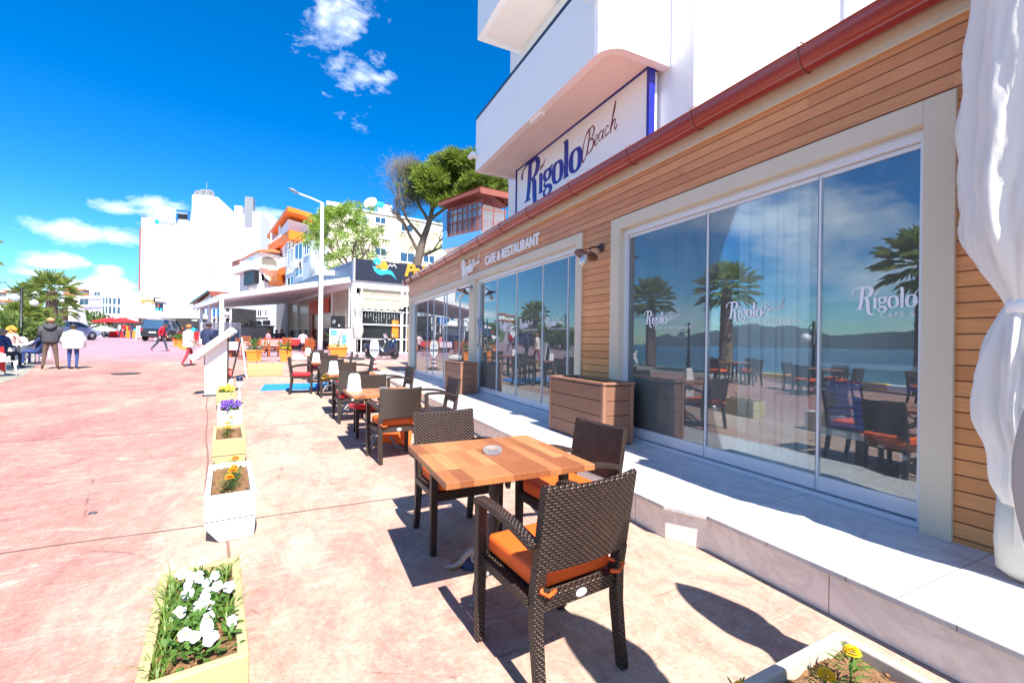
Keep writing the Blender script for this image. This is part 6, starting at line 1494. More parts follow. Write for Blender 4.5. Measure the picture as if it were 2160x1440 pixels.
for i, (x, y, H) in enumerate(((-9.25, 6.3, 3.9), (-9.2, 13.0, 3.7), (-9.3, 17.6, 3.5), (-9.3, -1, 3.9), (-13.2, 26, 3.9))):
    palm(x, y, gz(y), H, ['fan palm on the sea wall mirrored large in the nearest window', 'fan palm on the sea wall mirrored in the middle of the big window', 'fan palm on the sea wall mirrored at the far side of the big window', 'fan palm on the sea wall behind the camera', 'fan palm beyond the white chairs, outside the left edge'][i], 1.35, 38, .24, 20+i)
# hedge and scrub at the far end
b = MB(); rnd = random.Random(9)
for (px, py, d, r_, n_) in ((175, 675, 60, 1.4, 260), (190, 672, 62, 1.5, 300), (205, 676, 60, 1.5, 300), (222, 680, 60, 1.2, 220), (240, 683, 58, .9, 160), (150, 690, 50, 1.0, 160), (60, 692, 26, .6, 120), (90, 694, 28, .6, 120), (30, 696, 24, .5, 100), (100, 690, 30, .8, 150), (10, 690, 24, .6, 120)):
    clump(b, W(px, py, d), r_, n_, .3, .14, rnd, 0, .8)
tag(b.build('shrubbery', leafmat('hedge_leaves', (.035, .08, .018), (.13, .19, .04), .25)), 'green shrubs in front of the villa and below the palms', 'shrubs', kind='stuff')

# ------------------------------------------------------------------ street furniture
t = thing('street_lamp', 'tall white street lamp with a single arm beside the canopy', 'street lamp', (0, 0, 0)); x, y = XY(675.5, 26.3); zt_ = ZZ(678, 428, 26.3)
b = MB(); b.tube([(x, y, gz(y)), (x, y, gz(y)+1.2), (x, y, zt_)], [.16, .135, .085], 14); b.build('pole', M_white, t)
e = W(629, 408, 25.8); b = MB(); b.tube([Vector((x, y, zt_-.05)), Vector((x, y, zt_)), e.lerp(Vector((x, y, zt_)), .5)+Vector((0, 0, .02)), e], .05, 8); b.build('arm', M_white, t)
e2 = W(609, 397, 25.6); b = MB(); d = (e2-e); 
b.X = Matrix.Identity(4); b.tube([e-d*.1, e+d*.1, e+d*.45, e+d*.85, e+d], [.05, .11, .17, .13, .04], 12, True, .55); b.build('lamp_head', M_grey, t)
def blacklamp(px, d, ytop, side, label):
    x, y = XY(px, d); z0 = gz(y); zt_ = ZZ(px, ytop, d); t = thing('promenade_lamp', label, 'street lamp', (x, y, z0), 0, 'black promenade lamps'); h_ = zt_-z0
    b = MB(); b.tube([(0, 0, 0), (0, 0, .8), (0, 0, .82), (0, 0, h_)], [.085, .08, .055, .055], 10); b.tube([(0, 0, h_*.8), (side*.55, -.02, h_*.8)], .025, 6); b.tube([(0, 0, h_*.92), (side*.2, -.02, h_*.95), (side*.5, -.02, h_*.83)], .018, 6); b.build('post', M_black, t)
    b = MB(); b.lathe([(.02, 0), (.07, -.02), (.17, -.10), (.18, -.20), (.12, -.30), (0, -.34)], 16, (side*.52, -.02, h_*.8)); b.build('globe', M_plw, t); return t
blacklamp(44, 24, 606, 1, 'black promenade lamp with white globe in front of the bushy palms'); blacklamp(113, 36, 607, 1, 'black promenade lamp just right of the tallest palm trunk')
blacklamp(132, 44, 634, -1, 'black promenade lamp with globe, third from the left'); blacklamp(126, 60, 650, 1, 'short looking distant black promenade lamp'); blacklamp(-6, 19, 585, 1, 'black promenade lamp cut by the left edge of the picture')
for i, (x, y) in enumerate(((-9.4, 9.5), (-9.4, 15.2))):
    t = blacklamp(0, 20, 640, 1, ['black promenade lamp on the sea wall mirrored beside the palm', 'black promenade lamp on the sea wall mirrored in the glass doors', 'black promenade lamp on the far sea wall, mirrored only'][i]); t.location = (x, y, gz(y))
# kerb along the water, painted yellow and white
for nm, c, ph, lab in (('kerb', M_white, 0, 'white painted stretches of the sea wall kerb'), ('kerb', pm('yellow_paint', (.75, .46, .04), .6), 1, 'yellow painted stretches of the sea wall kerb')):
    b = MB()
    for k in range(-10, 9):
        if (k % 2) == ph: b.box(-10.18, -9.85, k*1.5, k*1.5+1.49, gz(k*1.5)-.1, gz(k*1.5)+.22)
    tag(b.build(nm, c, bevel=.02), lab, 'kerb')
# seaside tables and chairs that show in the window reflections
n_ = 0
for (x, y) in ((-6.6, 4.6), (-6.4, 7.6), (-6.5, 10.6)):
    n_ += 1; table(x, y, 0, ['seaside wooden table mirrored at the right of the big window', 'seaside wooden table mirrored in the middle of the big window', 'seaside wooden table mirrored by the white curtain panel'][n_-1])
    for (dx, dy, a, nm) in ((0, -.72, 0, 'near'), (0, .72, 180, 'far'), (-.75, 0, -90, 'sea'), (.75, 0, 90, 'cafe')):
        addchair('o', x+dx, y+dy, R(a), 'seaside wicker armchair on the %s side of the %s mirrored table' % (nm, ('first', 'second', 'third')[n_-1]))
# dining furniture behind the glass
for i, (x, y) in enumerate(((4.9, 1.6), (5.3, 6.3), (5.2, 8.6))):
    dup(TBL if False else bpy.data.objects['wooden_table'], (x, y, TZ), .0, ['indoor wooden table behind the nearest pane', 'indoor wooden table behind the glass doors', 'indoor wooden table behind the far door leaf'][i], 'tables inside the cafe')
    for j, (dx, a) in enumerate(((-.75, -90), (.75, 90))):
        r_ = dup(CH[0], (x+dx, y, TZ), R(a), 'indoor chair on the %s side of the table %s' % (('glass', 'wall')[j], ('behind the nearest pane', 'behind the glass doors', 'behind the far door leaf')[i]), 'chairs inside the cafe')
t = thing('display_cooler', 'low steel display cooler with blue cover inside the nearest window', 'cooler', (4.35, 1.75, TZ))
b = MB(); b.box(-.3, .3, -.55, .55, .42, .48); 
for sx in (-.27, .27):
    for sy in (-.52, .52): b.box(sx-.02, sx+.02, sy-.02, sy+.02, 0, 1.0)
b.box(-.3, .3, -.55, .55, 1.0, 1.04); b.build('frame', M_alu, t)
b = MB(); rnd = random.Random(3)
for k in range(7): b.cbox((0, rnd.uniform(-.05, .05), .52+k*.055), (.5, .95-.02*k, .05), rz=rnd.uniform(-.06, .06))
b.build('blue_stack', M_bluet, t, bevel=.015)
# ------------------------------------------------------------------ people
SKIN = pm('skin', (.55, .30, .21), .5, .05, 8, 0); HAIRM = {}
def cloth(c): 
    k = tuple(c)
    if k not in HAIRM: HAIRM[k] = pm('cloth_%d' % len(HAIRM), c, .85, .16, 7, .35, 16, .02)
    return HAIRM[k]
BASE = dict(pel=(0, 0, .95), wai=(0, 0, 1.08), che=(0, .005, 1.30), nkb=(0, -.01, 1.455), nk=(0, .0, 1.53), hd=(0, .02, 1.62), tp=(0, .02, 1.70),
            sl=(-.175, -.01, 1.42), el=(-.235, -.04, 1.14), wl=(-.235, .05, .90), sr=(.175, -.01, 1.42), er=(.235, -.04, 1.14), wr=(.235, .05, .90),
            hl=(-.09, 0, .91), kl=(-.10, .02, .50), al=(-.10, -.02, .09), tl=(-.12, .15, .035), hr=(.09, 0, .91), kr=(.10, .02, .50), ar=(.10, -.02, .09), tr=(.12, .15, .035))
RAD = dict(pel=.135, wai=.125, che=.145, nkb=.085, nk=.052, hd=.088, tp=.062, sl=.072, el=.048, wl=.030, sr=.072, er=.048, wr=.030, hl=.095, kl=.062, al=.043, tl=.034, hr=.095, kr=.062, ar=.043, tr=.034)
BN = [('pel', 'wai'), ('wai', 'che'), ('che', 'nkb'), ('nkb', 'nk'), ('nk', 'hd'), ('hd', 'tp'), ('nkb', 'sl'), ('sl', 'el'), ('el', 'wl'), ('nkb', 'sr'), ('sr', 'er'), ('er', 'wr'),
      ('pel', 'hl'), ('hl', 'kl'), ('kl', 'al'), ('al', 'tl'), ('pel', 'hr'), ('hr', 'kr'), ('kr', 'ar'), ('ar', 'tr')]
SIT = dict(pel=(0, 0, .52), wai=(0, -.02, .66), che=(0, -.03, .88), nkb=(0, -.03, 1.03), nk=(0, -.01, 1.10), hd=(0, .02, 1.19), tp=(0, .02, 1.27), sl=(-.175, -.03, 1.0), el=(-.24, .02, .75), wl=(-.16, .24, .72),
           sr=(.175, -.03, 1.0), er=(.24, .02, .75), wr=(.16, .24, .72), hl=(-.09, .02, .49), kl=(-.12, .42, .50), al=(-.12, .40, .09), tl=(-.13, .56, .035), hr=(.09, .02, .49), kr=(.12, .42, .50), ar=(.12, .40, .09), tr=(.13, .56, .035))
WALK = dict(pel=(0, 0, .92), wai=(0, .03, 1.05), che=(0, .08, 1.27), nkb=(0, .13, 1.41), nk=(0, .18, 1.47), hd=(0, .25, 1.53), tp=(0, .28, 1.60), sl=(-.17, .11, 1.38), sr=(.17, .11, 1.38), el=(-.22, .12, 1.12), wl=(-.20, .24, .93), er=(.22, .0, 1.12), wr=(.20, .04, .88),
            kl=(-.10, .22, .50), al=(-.10, .30, .09), tl=(-.11, .46, .05), kr=(.10, -.12, .50), ar=(.10, -.42, .16), tr=(.11, -.34, .035))
def person(label, loc, rz, H, top, legs, shoes, hair, pose=None, base=BASE, bulk=1.0, hairfn=None, coat=None, group='people on the promenade', extra=None):
    J = dict(base); J.update(pose or {}); s = H/1.75; ks = list(J); idx = {k: i for i, k in enumerate(ks)}
    me = bpy.data.meshes.new('sk'); me.from_pydata([Vector(J[k])*s for k in ks], [(idx[a], idx[c]) for a, c in BN], [])
    o = bpy.data.objects.new('sk', me); COL.objects.link(o); md = o.modifiers.new('s', 'SKIN'); md.use_smooth_shade = True
    for k in ks:
        v = me.skin_vertices[0].data[idx[k]]; r_ = RAD[k]*s*(bulk if k in ('pel', 'wai', 'che', 'sl', 'sr', 'el', 'er') else 1); v.radius = (r_, r_); v.use_root = (k == 'pel')
    sb_ = o.modifiers.new('u', 'SUBSURF'); sb_.levels = 1; sb_.render_levels = 1
    dg = bpy.context.evaluated_depsgraph_get(); dg.update(); ev = o.evaluated_get(dg).to_mesh()
    zone = {}
    for a, c in BN: zone[(a, c)] = 0
    for k in (('hl', 'kl'), ('kl', 'al'), ('hr', 'kr'), ('kr', 'ar'), ('pel', 'hl'), ('pel', 'hr')): zone[k] = 1
    for k in (('al', 'tl'), ('ar', 'tr')): zone[k] = 2
    for k in (('nk', 'hd'), ('hd', 'tp'), ('nkb', 'nk')): zone[k] = 3
    t = thing('person', label, 'person', loc, rz, group)
    b = MB(); vs = [v.co.copy() for v in ev.vertices]; o0 = 0; b.v = [tuple(v) for v in vs]
    segs = [(Vector(J[a])*s, Vector(J[c])*s, z, RAD[a]) for (a, c), z in zone.items()]
    for p in ev.polygons:
        c = p.center; best = (9, 0)
        for a, e, z, r_ in segs:
            d = e-a; q = max(0, min(1, (c-a).dot(d)/d.length_squared)); dist = (c-a-d*q).length - r_*s*.6
            if dist < best[0]: best = (dist, z)
        b.f.append(list(p.vertices)); b.m.append(best[1]); b.sm.append(True)
    o.evaluated_get(dg).to_mesh_clear(); bpy.data.objects.remove(o)
    # face and hands
    hd = Vector(J['hd'])*s; fw = (Vector(J['hd'])-Vector(J['nkb'])); fw = Vector((0, 1, 0)) if abs(fw.y) < .02 else Vector((0, 1, -.35*min(1, fw.y*4)))
    fw.normalize(); b.mi = 3; b.ball(hd+fw*.094*s+Vector((0, 0, -.01)), (.012*s, .02*s, .02*s), 6, 4)
    for sx in (-1, 1): b.ball(hd+Vector((sx*.088*s, 0, 0)), (.012*s, .02*s, .03*s), 6, 4)
    b.mi = 4
    for sx in (-1, 1): b.ball(hd+fw*.082*s+Vector((sx*.032*s, 0, .022*s)), (.010*s,)*3, 5, 3)
    b.ball(hd+fw*.086*s+Vector((0, 0, -.045*s)), (.022*s, .008, .006), 6, 3)
    b.mi = 3
    for e_, w_ in (('el', 'wl'), ('er', 'wr')):
        a = Vector(J[e_])*s; c = Vector(J[w_])*s; d = (c-a).normalized(); sd_ = d.cross(Vector((0, 1, 0))); sd_ = sd_.normalized() if sd_.length > .1 else Vector((1, 0, 0)); nn = sd_.cross(d)
        b.tube([c-d*.01*s, c+d*.04*s, c+d*.085*s], [.028*s, .040*s, .036*s], 8, True, .55)
        for k, L_ in enumerate((.062, .072, .068, .052)): q = c+d*.08*s+nn*(k-1.5)*.019*s; b.tube([q, q+d*L_*.55*s+sd_*.006*s, q+d*L_*s*.9+sd_*.02*s], [.0095*s, .009*s, .007*s], 5)
        q = c+d*.03*s+nn*.032*s; b.tube([q, q+d*.03*s+nn*.02*s, q+d*.06*s+nn*.022*s], [.012*s, .011*s, .008*s], 5)
    b.build('body', [cloth(top), cloth(legs), cloth(shoes), SKIN, M_black], t)
    if hair:
        b = MB(); r_ = .105*s
        if hairfn: hairfn(b, hd, s)
        else:
            c = hd+Vector((0, -.014*s, .028*s)); X = []
            for i in range(7):
                a = PI*.5*i/6; X.append([(c.x+r_*math.cos(a)*math.cos(u), c.y+r_*1.1*math.cos(a)*math.sin(u)-(.02*s if math.sin(u) > .3 and i == 0 else 0), c.z+(-.05*s*(math.sin(u) < .2)*(i == 0))+r_*1.02*math.sin(a)) for u in [2*PI*k/14 for k in range(14)]])
            b.loft(X, True, True)
        b.build('hair', cloth(hair), t)
    if coat:
        b = MB(); c = coat; 
        rings = []
        for z, rx, ry in c['rings']: rings.append([(rx*s*math.cos(2*PI*k/24)*(1+.04*math.sin(5*k)), c.get('y', 0)*s+c.get('lean', 0)*(z-1)*s+ry*s*math.sin(2*PI*k/24)*(1+.05*math.sin(3*k+z*9)), z*s) for k in range(24)])
        b.loft(rings, True, True); b.build('jacket', cloth(c['c']), t)
        b = MB()
        for e_, m_, w_ in (('sl', 'el', 'wl'), ('sr', 'er', 'wr')):
            b.tube([Vector(J[e_])*s, Vector(J[e_]).lerp(Vector(J[m_]), .5)*s, Vector(J[m_])*s, Vector(J[m_]).lerp(Vector(J[w_]), .85)*s], [.095*s, .088*s, .075*s, .058*s], 10)
        b.build('sleeves', cloth(c['c']), t)
    if extra: extra(t, s, J)
    return t
def g3(x, y): return (x, y, gz(y))
def hood(t, s, J):
    b = MB(); b.tube(catmull([(-.13*s, -.02*s, 1.50*s), (-.09*s, -.14*s, 1.44*s), (0, -.17*s, 1.38*s), (.09*s, -.14*s, 1.44*s), (.13*s, -.02*s, 1.50*s)], 4), .055*s, 8); b.build('hood', cloth((.055, .055, .065)), t)
person('man in a dark grey hooded jacket and brown trousers, seen from behind', g3(-7.50, 19.5), R(14), 1.72, (.05, .05, .06), (.12, .075, .055), (.22, .10, .03), (.42, .24, .10), dict(kl=(-.13, .02, .50), al=(-.17, -.03, .09), tl=(-.20, .13, .035), kr=(.14, .0, .5), ar=(.18, -.03, .09), tr=(.21, .13, .035), wl=(-.14, .20, 1.0), wr=(.14, .20, 1.0), el=(-.25, .0, 1.15), er=(.25, 0, 1.15), hd=(0, .05, 1.61), tp=(0, .06, 1.69)), bulk=1.05,
       coat=dict(c=(.055, .055, .065), rings=[(.90, .185, .15), (.93, .20, .16), (1.1, .20, .15), (1.25, .22, .15), (1.38, .215, .14), (1.46, .12, .11), (1.50, .075, .08)]), extra=hood)
person('woman in a wide white jacket and blue jeans, seen from behind', g3(-6.97, 19.6), R(8), 1.50, (.8, .8, .82), (.03, .07, .22), (.05, .05, .06), (.045, .03, .025), dict(kl=(-.11, .02, .48), kr=(.11, .02, .48), el=(-.30, -.02, 1.15), er=(.30, -.02, 1.15), wl=(-.32, .05, .98), wr=(.32, .05, .98)), bulk=1.15,
       coat=dict(c=(.80, .80, .82), rings=[(.80, .29, .20), (.83, .31, .22), (1.0, .30, .21), (1.2, .27, .19), (1.36, .24, .16), (1.46, .13, .12), (1.51, .08, .09)]))
person('man in a bright red hoodie and dark trousers striding to the right, head bowed', g3(-7.15, 30.3), R(-100), 1.62, (.60, .012, .03), (.03, .035, .07), (.50, .02, .03), (.05, .035, .03), base=dict(BASE, **WALK), bulk=1.08)
person('woman in a cream jacket with ginger hair, leaning forward beyond the menu stand', g3(-3.95, 20.4), R(-50), 1.60, (.75, .68, .55), (.30, .03, .04), (.05, .04, .05), (.42, .16, .05), dict(kl=(-.10, .20, .5), al=(-.10, .16, .09), tl=(-.1, .32, .035), kr=(.1, -.1, .5), ar=(.1, -.3, .1), tr=(.11, -.14, .035), wl=(-.2, .2, .95), wr=(.2, .2, .95)), bulk=1.1,
       coat=dict(c=(.78, .72, .60), rings=[(.78, .23, .19), (.82, .25, .20), (1.0, .235, .19), (1.2, .235, .17), (1.36, .22, .15), (1.46, .12, .11), (1.50, .08, .08)]))
def scarf(t, s, J):
    b = MB(); b.cbox((-.03*s, .155*s, 1.18*s), (.07*s, .02, .42*s), rx=-.05); b.build('scarf', M_white, t)
person('man in an open navy jacket with a white stripe, looking down beyond the menu stand', g3(-3.36, 20.5), R(-40), 1.70, (.03, .02, .04), (.04, .03, .05), (.03, .03, .03), (.03, .02, .018), dict(wl=(-.12, .22, 1.0), wr=(.12, .22, 1.0), hd=(0, .06, 1.60), tp=(0, .08, 1.68)), bulk=1.1,
       coat=dict(c=(.018, .03, .085), rings=[(.86, .21, .17), (.9, .22, .18), (1.1, .22, .16), (1.3, .235, .16), (1.40, .20, .14), (1.47, .11, .10), (1.50, .08, .08)]), extra=scarf)
def seat(px, d, face, z=None): x, y = XY(px, d); return (x, y, (gz(y) if z is None else z))
person('grey haired man in a blue shirt seated in a white chair at the left edge', seat(6, 14.2, 0), R(-25), 1.72, (.03, .06, .18), (.04, .04, .06), (.03, .03, .03), (.30, .22, .16), base=SIT, bulk=1.15, group='people sitting at cafe tables')
def curls(b, hd, s):
    rn = random.Random(4)
    for k in range(60):
        v = Vector((rn.gauss(0, 1), rn.gauss(0, 1), rn.gauss(0, 1))).normalized(); b.ball(hd+Vector((0, -.02, .02))+v*.125*s, .038*s, 6, 4)
person('person with a big mass of golden curls seated behind the grey haired man', seat(24, 16.5, 0), R(-10), 1.75, (.6, .35, .3), (.05, .05, .1), (.03, .03, .03), (.72, .34, .05), base=SIT, hairfn=curls, group='people sitting at cafe tables')
person('person in dark blue leaning back in a white chair beside the couple', seat(83, 15.6, 0), R(75), 1.70, (.02, .035, .11), (.03, .06, .2), (.03, .03, .03), (.10, .05, .03), dict(che=(0, -.12, .86), nkb=(0, -.16, 1.0), nk=(0, -.15, 1.07), hd=(0, -.13, 1.16), tp=(0, -.13, 1.24), sl=(-.175, -.15, .98), sr=(.175, -.15, .98)), base=SIT, bulk=1.1, group='people sitting at cafe tables')
def hat(t, s, J):
    b = MB(); h = Vector(J['hd'])*s; b.lathe([(.18*s, .05*s), (.17*s, .06*s), (.09*s, .07*s), (.085*s, .15*s), (0, .16*s)], 18, h); b.build('hat', M_black, t)
person('woman in a pink top and black hat seated at the neighbour restaurant', seat(566, 28, 0), R(-60), 1.68, (.75, .25, .30), (.04, .07, .18), (.03, .03, .03), (.10, .04, .02), base=SIT, group='people sitting at cafe tables', extra=hat)
person('dark haired guest in black seated left of a pair by the glazed wall', seat(583, 30, 0), R(-20), 1.7, (.03, .03, .035), (.03, .03, .04), (.02, .02, .02), (.03, .02, .02), base=SIT, group='people sitting at cafe tables')
person('guest in dark brown seated right of a pair by the glazed wall', seat(594, 30.5, 0), R(150), 1.74, (.05, .03, .03), (.03, .03, .05), (.02, .02, .02), (.03, .02, .02), base=SIT, group='people sitting at cafe tables')
person('guest in a pale pink shirt seated with the back to the street lamp', seat(639, 27.5, 0), R(10), 1.75, (.72, .50, .52), (.03, .04, .10), (.02, .02, .02), (.03, .02, .02), base=SIT, bulk=1.1, group='people sitting at cafe tables')
person('dark haired guest seated under the canopy behind the menu stand', seat(476, 25, 0), R(160), 1.7, (.08, .03, .03), (.03, .03, .04), (.02, .02, .02), (.04, .025, .02), base=SIT, group='people sitting at cafe tables')
for px, d, c, lab in ((277, 47, (.03, .035, .10), 'distant passer-by in navy at the red market stall'), (262, 49, (.5, .02, .03), 'distant passer-by in red beside the market stall'), (252, 52, (.7, .7, .7), 'distant passer-by in white left of the market stall'), (348, 50, (.5, .06, .03), 'distant shopper under the white market canopy')):
    person(lab, seat(px, d, 0), R(random.uniform(0, 360)), 1.72, c, (.04, .05, .12), (.03, .03, .03), (.04, .03, .02), bulk=1.1, group='people by the market')

# ------------------------------------------------------------------ white plastic chairs and table at the left
def shellchair(px, d, rz, label, cush=None, first=[None]):
    x, y = XY(px, d)
    if first[0]: return dup(first[0], g3(x, y), rz, label)
    t = thing('plastic_chair', label, 'chair', g3(x, y), rz, 'white plastic tub chairs'); first[0] = t
    b = MB(); n_ = 16; R1 = []; R2 = []
    prof = []
    for i in range(n_+1):
        a = PI*(1+.0)+PI*i/n_; top = .86-.22*(abs(math.cos(a)))**2.2; prof.append((a, top))
    rings = [[(.27*math.cos(a)*1.02, .27*math.sin(a)+.02, top) for a, top in prof] + [(.245*math.cos(a), .245*math.sin(a)+.02, top) for a, top in prof[::-1]],
             [(.235*math.cos(a), .23*math.sin(a)+.03, .43) for a, top in prof] + [(.215*math.cos(a), .21*math.sin(a)+.03, .43) for a, top in prof[::-1]]]
    b.loft(rings, True, False); b.build('backrest', M_plw, t, bevel=.01)
    b = MB(); b.box(-.235, .235, -.2, .25, .42, .445); b.build('seat', M_plw, t, bevel=.015)
    for sx in (-1, 1):
        for sy in (-.2, .22): b = MB(); b.tube([(sx*.20, sy, .43), (sx*.25, sy*1.2, 0)], [.026, .018], 8); b.build('leg', M_plw, t)
    return t
shellchair(11, 15.3, R(-5), 'white plastic tub chair of the man in the blue shirt'); shellchair(62, 15.8, R(60), 'white plastic tub chair with a striped cushion beside the couple')
shellchair(-2, 12.2, R(-40), 'nearest white plastic tub chair with a red jacket over it, cut by the left edge'); shellchair(80, 16.4, R(75), 'white plastic tub chair of the person in dark blue')
shellchair(40, 18.5, R(180), 'white plastic tub chair beyond the round white table')
b = MB(); x, y = XY(57, 15.9)
for k in range(5): b.box(-.2, .2, -.2+.08*k, -.125+.08*k, .45, .50)
o = b.build('striped_cushion', M_ora, bevel=.01); o.location = g3(*XY(62, 15.8)); o.rotation_euler.z = R(60); tag(o, 'striped orange cushion on the white tub chair beside the couple', 'cushion')
b = MB(); b.loft([[(-.22, -.02, .8), (.1, -.06, .84), (.1, -.03, .84), (-.22, .02, .8)], [(-.16, -.06, .5), (.2, -.08, .5), (.2, -.05, .5), (-.16, -.02, .5)], [(.0, -.06, .2), (.24, -.08, .12), (.24, -.06, .12), (.0, -.04, .2)]], True, False)
o = b.build('red_jacket', M_redcl); o.location = g3(*XY(6, 12.4)); o.rotation_euler.z = R(-40); tag(o, 'red jacket hanging over the nearest white tub chair', 'jacket')
t = thing('round_table', 'round white plastic table between the white tub chairs', 'table', g3(*XY(40, 15.6))); b = MB(); b.lathe([(.0, .70), (.42, .70), (.44, .715), (.42, .735), (0, .735)], 24); b.build('tabletop', M_plw, t); b = MB(); b.lathe([(.25, 0), (.25, .03), (.05, .06), (.04, .69)], 14); b.build('pedestal', M_plw, t)

# ------------------------------------------------------------------ neighbour restaurant furniture
def slatchair(px, d, rz, label, first=[None]):
    x, y = XY(px, d)
    if first[0]: return dup(first[0], g3(x, y), rz, label)
    t = thing('wooden_chair', label, 'chair', g3(x, y), rz, 'reddish wooden chairs of the neighbour restaurant'); first[0] = t
    b = MB(); b.box(-.23, .23, -.21, .22, .42, .455); b.build('seat', M_woodch, t, bevel=.008)
    b = MB()
    for z in (.55, .66, .77, .88): b.cbox((0, -.22-.05*(z-.45), z), (.42, .02, .06))
    b.build('backrest', M_woodch, t, bevel=.004)
    for sx in (-1, 1):
        b = MB(); b.bar((sx*.21, -.22, 0), (sx*.22, -.25, .95), .04, .04); b.build('rear_leg', M_woodch, t); b = MB(); b.bar((sx*.21, .2, 0), (sx*.21, .2, .64), .04, .04); b.bar((sx*.225, .22, .65), (sx*.225, -.22, .67), .05, .03); b.build('front_leg', M_woodch, t)
    return t
for i, (px, d, rz) in enumerate(((518, 20.5, 200), (556, 22.5, -170), (578, 22.8, 10), (549, 24.5, 90), (490, 22.5, 80), (650, 24.5, 15), (605, 26, 180), (520, 26, 0), (662, 27, -60))):
    slatchair(px, d, R(rz), ['reddish wooden chair by the A-board, left of the orange pot', 'reddish wooden chair between the two nearest orange pots', 'reddish wooden chair behind the smaller orange pot', 'wooden chair left of the red covered table', 'wooden chair by the pink covered table at the menu stand', 'wooden chair standing left of the street lamp', 'wooden chair beyond the red covered table', 'farthest wooden chair by the lattice fence', 'wooden chair just behind the street lamp'][i])
def clothtable(px, d, L_, c, label, nm='covered_table'):
    x, y = XY(px, d); t = thing(nm, label, 'table', g3(x, y), R(-10)); b = MB(); b.box(-L_/2, L_/2, -.38, .38, .72, .75)
    b.build('tabletop', M_woodch, t); b = MB(); a = L_/2+.02; b.loft([[(-a, -.4, .755), (a, -.4, .755), (a, .4, .755), (-a, .4, .755)], [(-a-.03, -.43, .35), (a+.03, -.43, .35), (a+.03, .43, .35), (-a-.03, .43, .35)]], True, False); b.build('tablecloth', c, t, bevel=.01)
    for sx in (-1, 1): b = MB(); b.box(sx*(L_/2-.1)-.03, sx*(L_/2-.1)+.03, -.3, .3, 0, .72); b.build('trestle', M_woodch, t)
clothtable(600, 28, 2.6, M_redcl, 'long restaurant table under a red cloth'); clothtable(505, 22, .8, M_pinkcl, 'small table with a pale pink cloth beside the A-board'); clothtable(574, 26.5, .9, M_pinkcl, 'table with a pale pink cloth by the woman in the hat'); clothtable(628, 29.5, .9, M_pinkcl, 'table with a pale pink cloth by the guest in pink')
# orange pots with young palms
def pot(px, py, wd, ht_, label, plabel, seed, fl=None, first=[None]):
    x = y = None
    for k in range(200):                    # walk out along the ground until the base is under the measured point
        d = 14+k*.12; p = W(px, py, d)
        if p.z <= gz(p.y): x, y = p.x, p.y; break
    t = thing('orange_pot', label, 'plant pot', g3(x, y), R(5), 'orange plastic pots'); a = wd/2
    b = MB(); b.loft([[(sx*k_, sy*k_*.75, z) for sx, sy in ((-1, -1), (1, -1), (1, 1), (-1, 1))] for z, k_ in ((.05, a*.76), (ht_*.85, a*.94), (ht_*.851, a*1.04), (ht_, a*1.05))], True, False); b.box(-a*.85, a*.85, -a*.66, a*.66, 0, .049); b.build('pot', M_orpot, t, bevel=.012)
    b = MB(); b.box(-a*.9, a*.9, -a*.68, a*.68, ht_-.02, ht_+.006); b.build('soil', M_soil, t)
    rnd = random.Random(seed); b = MB(); b.mi = 0
    for k in range(15):
        an = k*2.4; e = rnd.uniform(.5, 1.35); L_ = rnd.uniform(.45, .75)*wd/.6; d = Vector((math.cos(an)*math.cos(e), math.sin(an)*math.cos(e), math.sin(e))); P = catmull([Vector((0, 0, ht_)), Vector((0, 0, ht_))+d*L_*.6, Vector((0, 0, ht_))+d*L_+Vector((0, 0, -.16*L_))], 6); b.tube(P, .007, 4)
        for q in range(2, len(P)):
            for s_ in (-1, 1):
                dd = (P[q]-P[q-1]).normalized(); sd_ = dd.cross(Vector((0, 0, 1))); sd_ = sd_.normalized()*s_ if sd_.length > .05 else Vector((s_, 0, 0)); leaf(b, P[q], (sd_*.8+dd*.6+Vector((0, 0, .2))).normalized(), .17, .02, bend=.2)
    for k in range(110): p = (rnd.uniform(-a, a)*.85, rnd.uniform(-a, a)*.6, ht_+rnd.random()*.08); leaf(b, p, rdir(rnd, .2), .09, .03)
    if fl:
        for k in range(40): b.mi = 1; b.ball((rnd.uniform(-a, a)*.9, rnd.uniform(-a, a)*.65, ht_+.05+rnd.random()*.09), .035, 6, 4)
    p_ = b.build('potted_palm', [M_leaf, fl or M_pety]); p_.location = g3(x, y); tag(p_, plabel, 'plant', 'young palms in the orange pots')
pot(536, 763, .66, .52, 'wide orange pot, left of the two nearest', 'young palm and white flowers in the wide orange pot', 1, M_petw); pot(602, 763, .50, .52, 'narrower orange pot, right of the two nearest', 'young palm with spread fronds in the narrower orange pot', 2, M_pety)
pot(712, 752, 1.0, .55, 'long orange pot between the street lamp and the closed parasol', 'young palm with yellow flowers in the long orange pot', 3, M_pety)
pot(393, 738, .5, .5, 'orange pot with lush leaves beside the cream coated woman', 'lush leafy plant in the pot beside the cream coated woman', 4, M_peto); pot(384, 735, .45, .45, 'orange pot just left of another, near the parked van', 'bushy plant with orange flowers near the parked van', 5, M_peto)
pot(374, 730, .45, .42, 'farthest orange pot near the parked van', 'green plant in the farthest orange pot', 6)
b = MB(); rnd = random.Random(6); b.ball((0, 0, .12), (.5, .3, .2), 12, 7); o = b.build('boulder', pm('white_rock', (.62, .58, .54), .9, .2, 6, 1, 8, .05)); o.location = g3(*XY(627, 20.5)); tag(o, 'pale rounded boulder between the orange pots and the tables', 'rock')
closed_parasol((2.52, 23.6, gz(23.6)), 1.5, 'big closed white parasol in front of the neighbour restaurant')
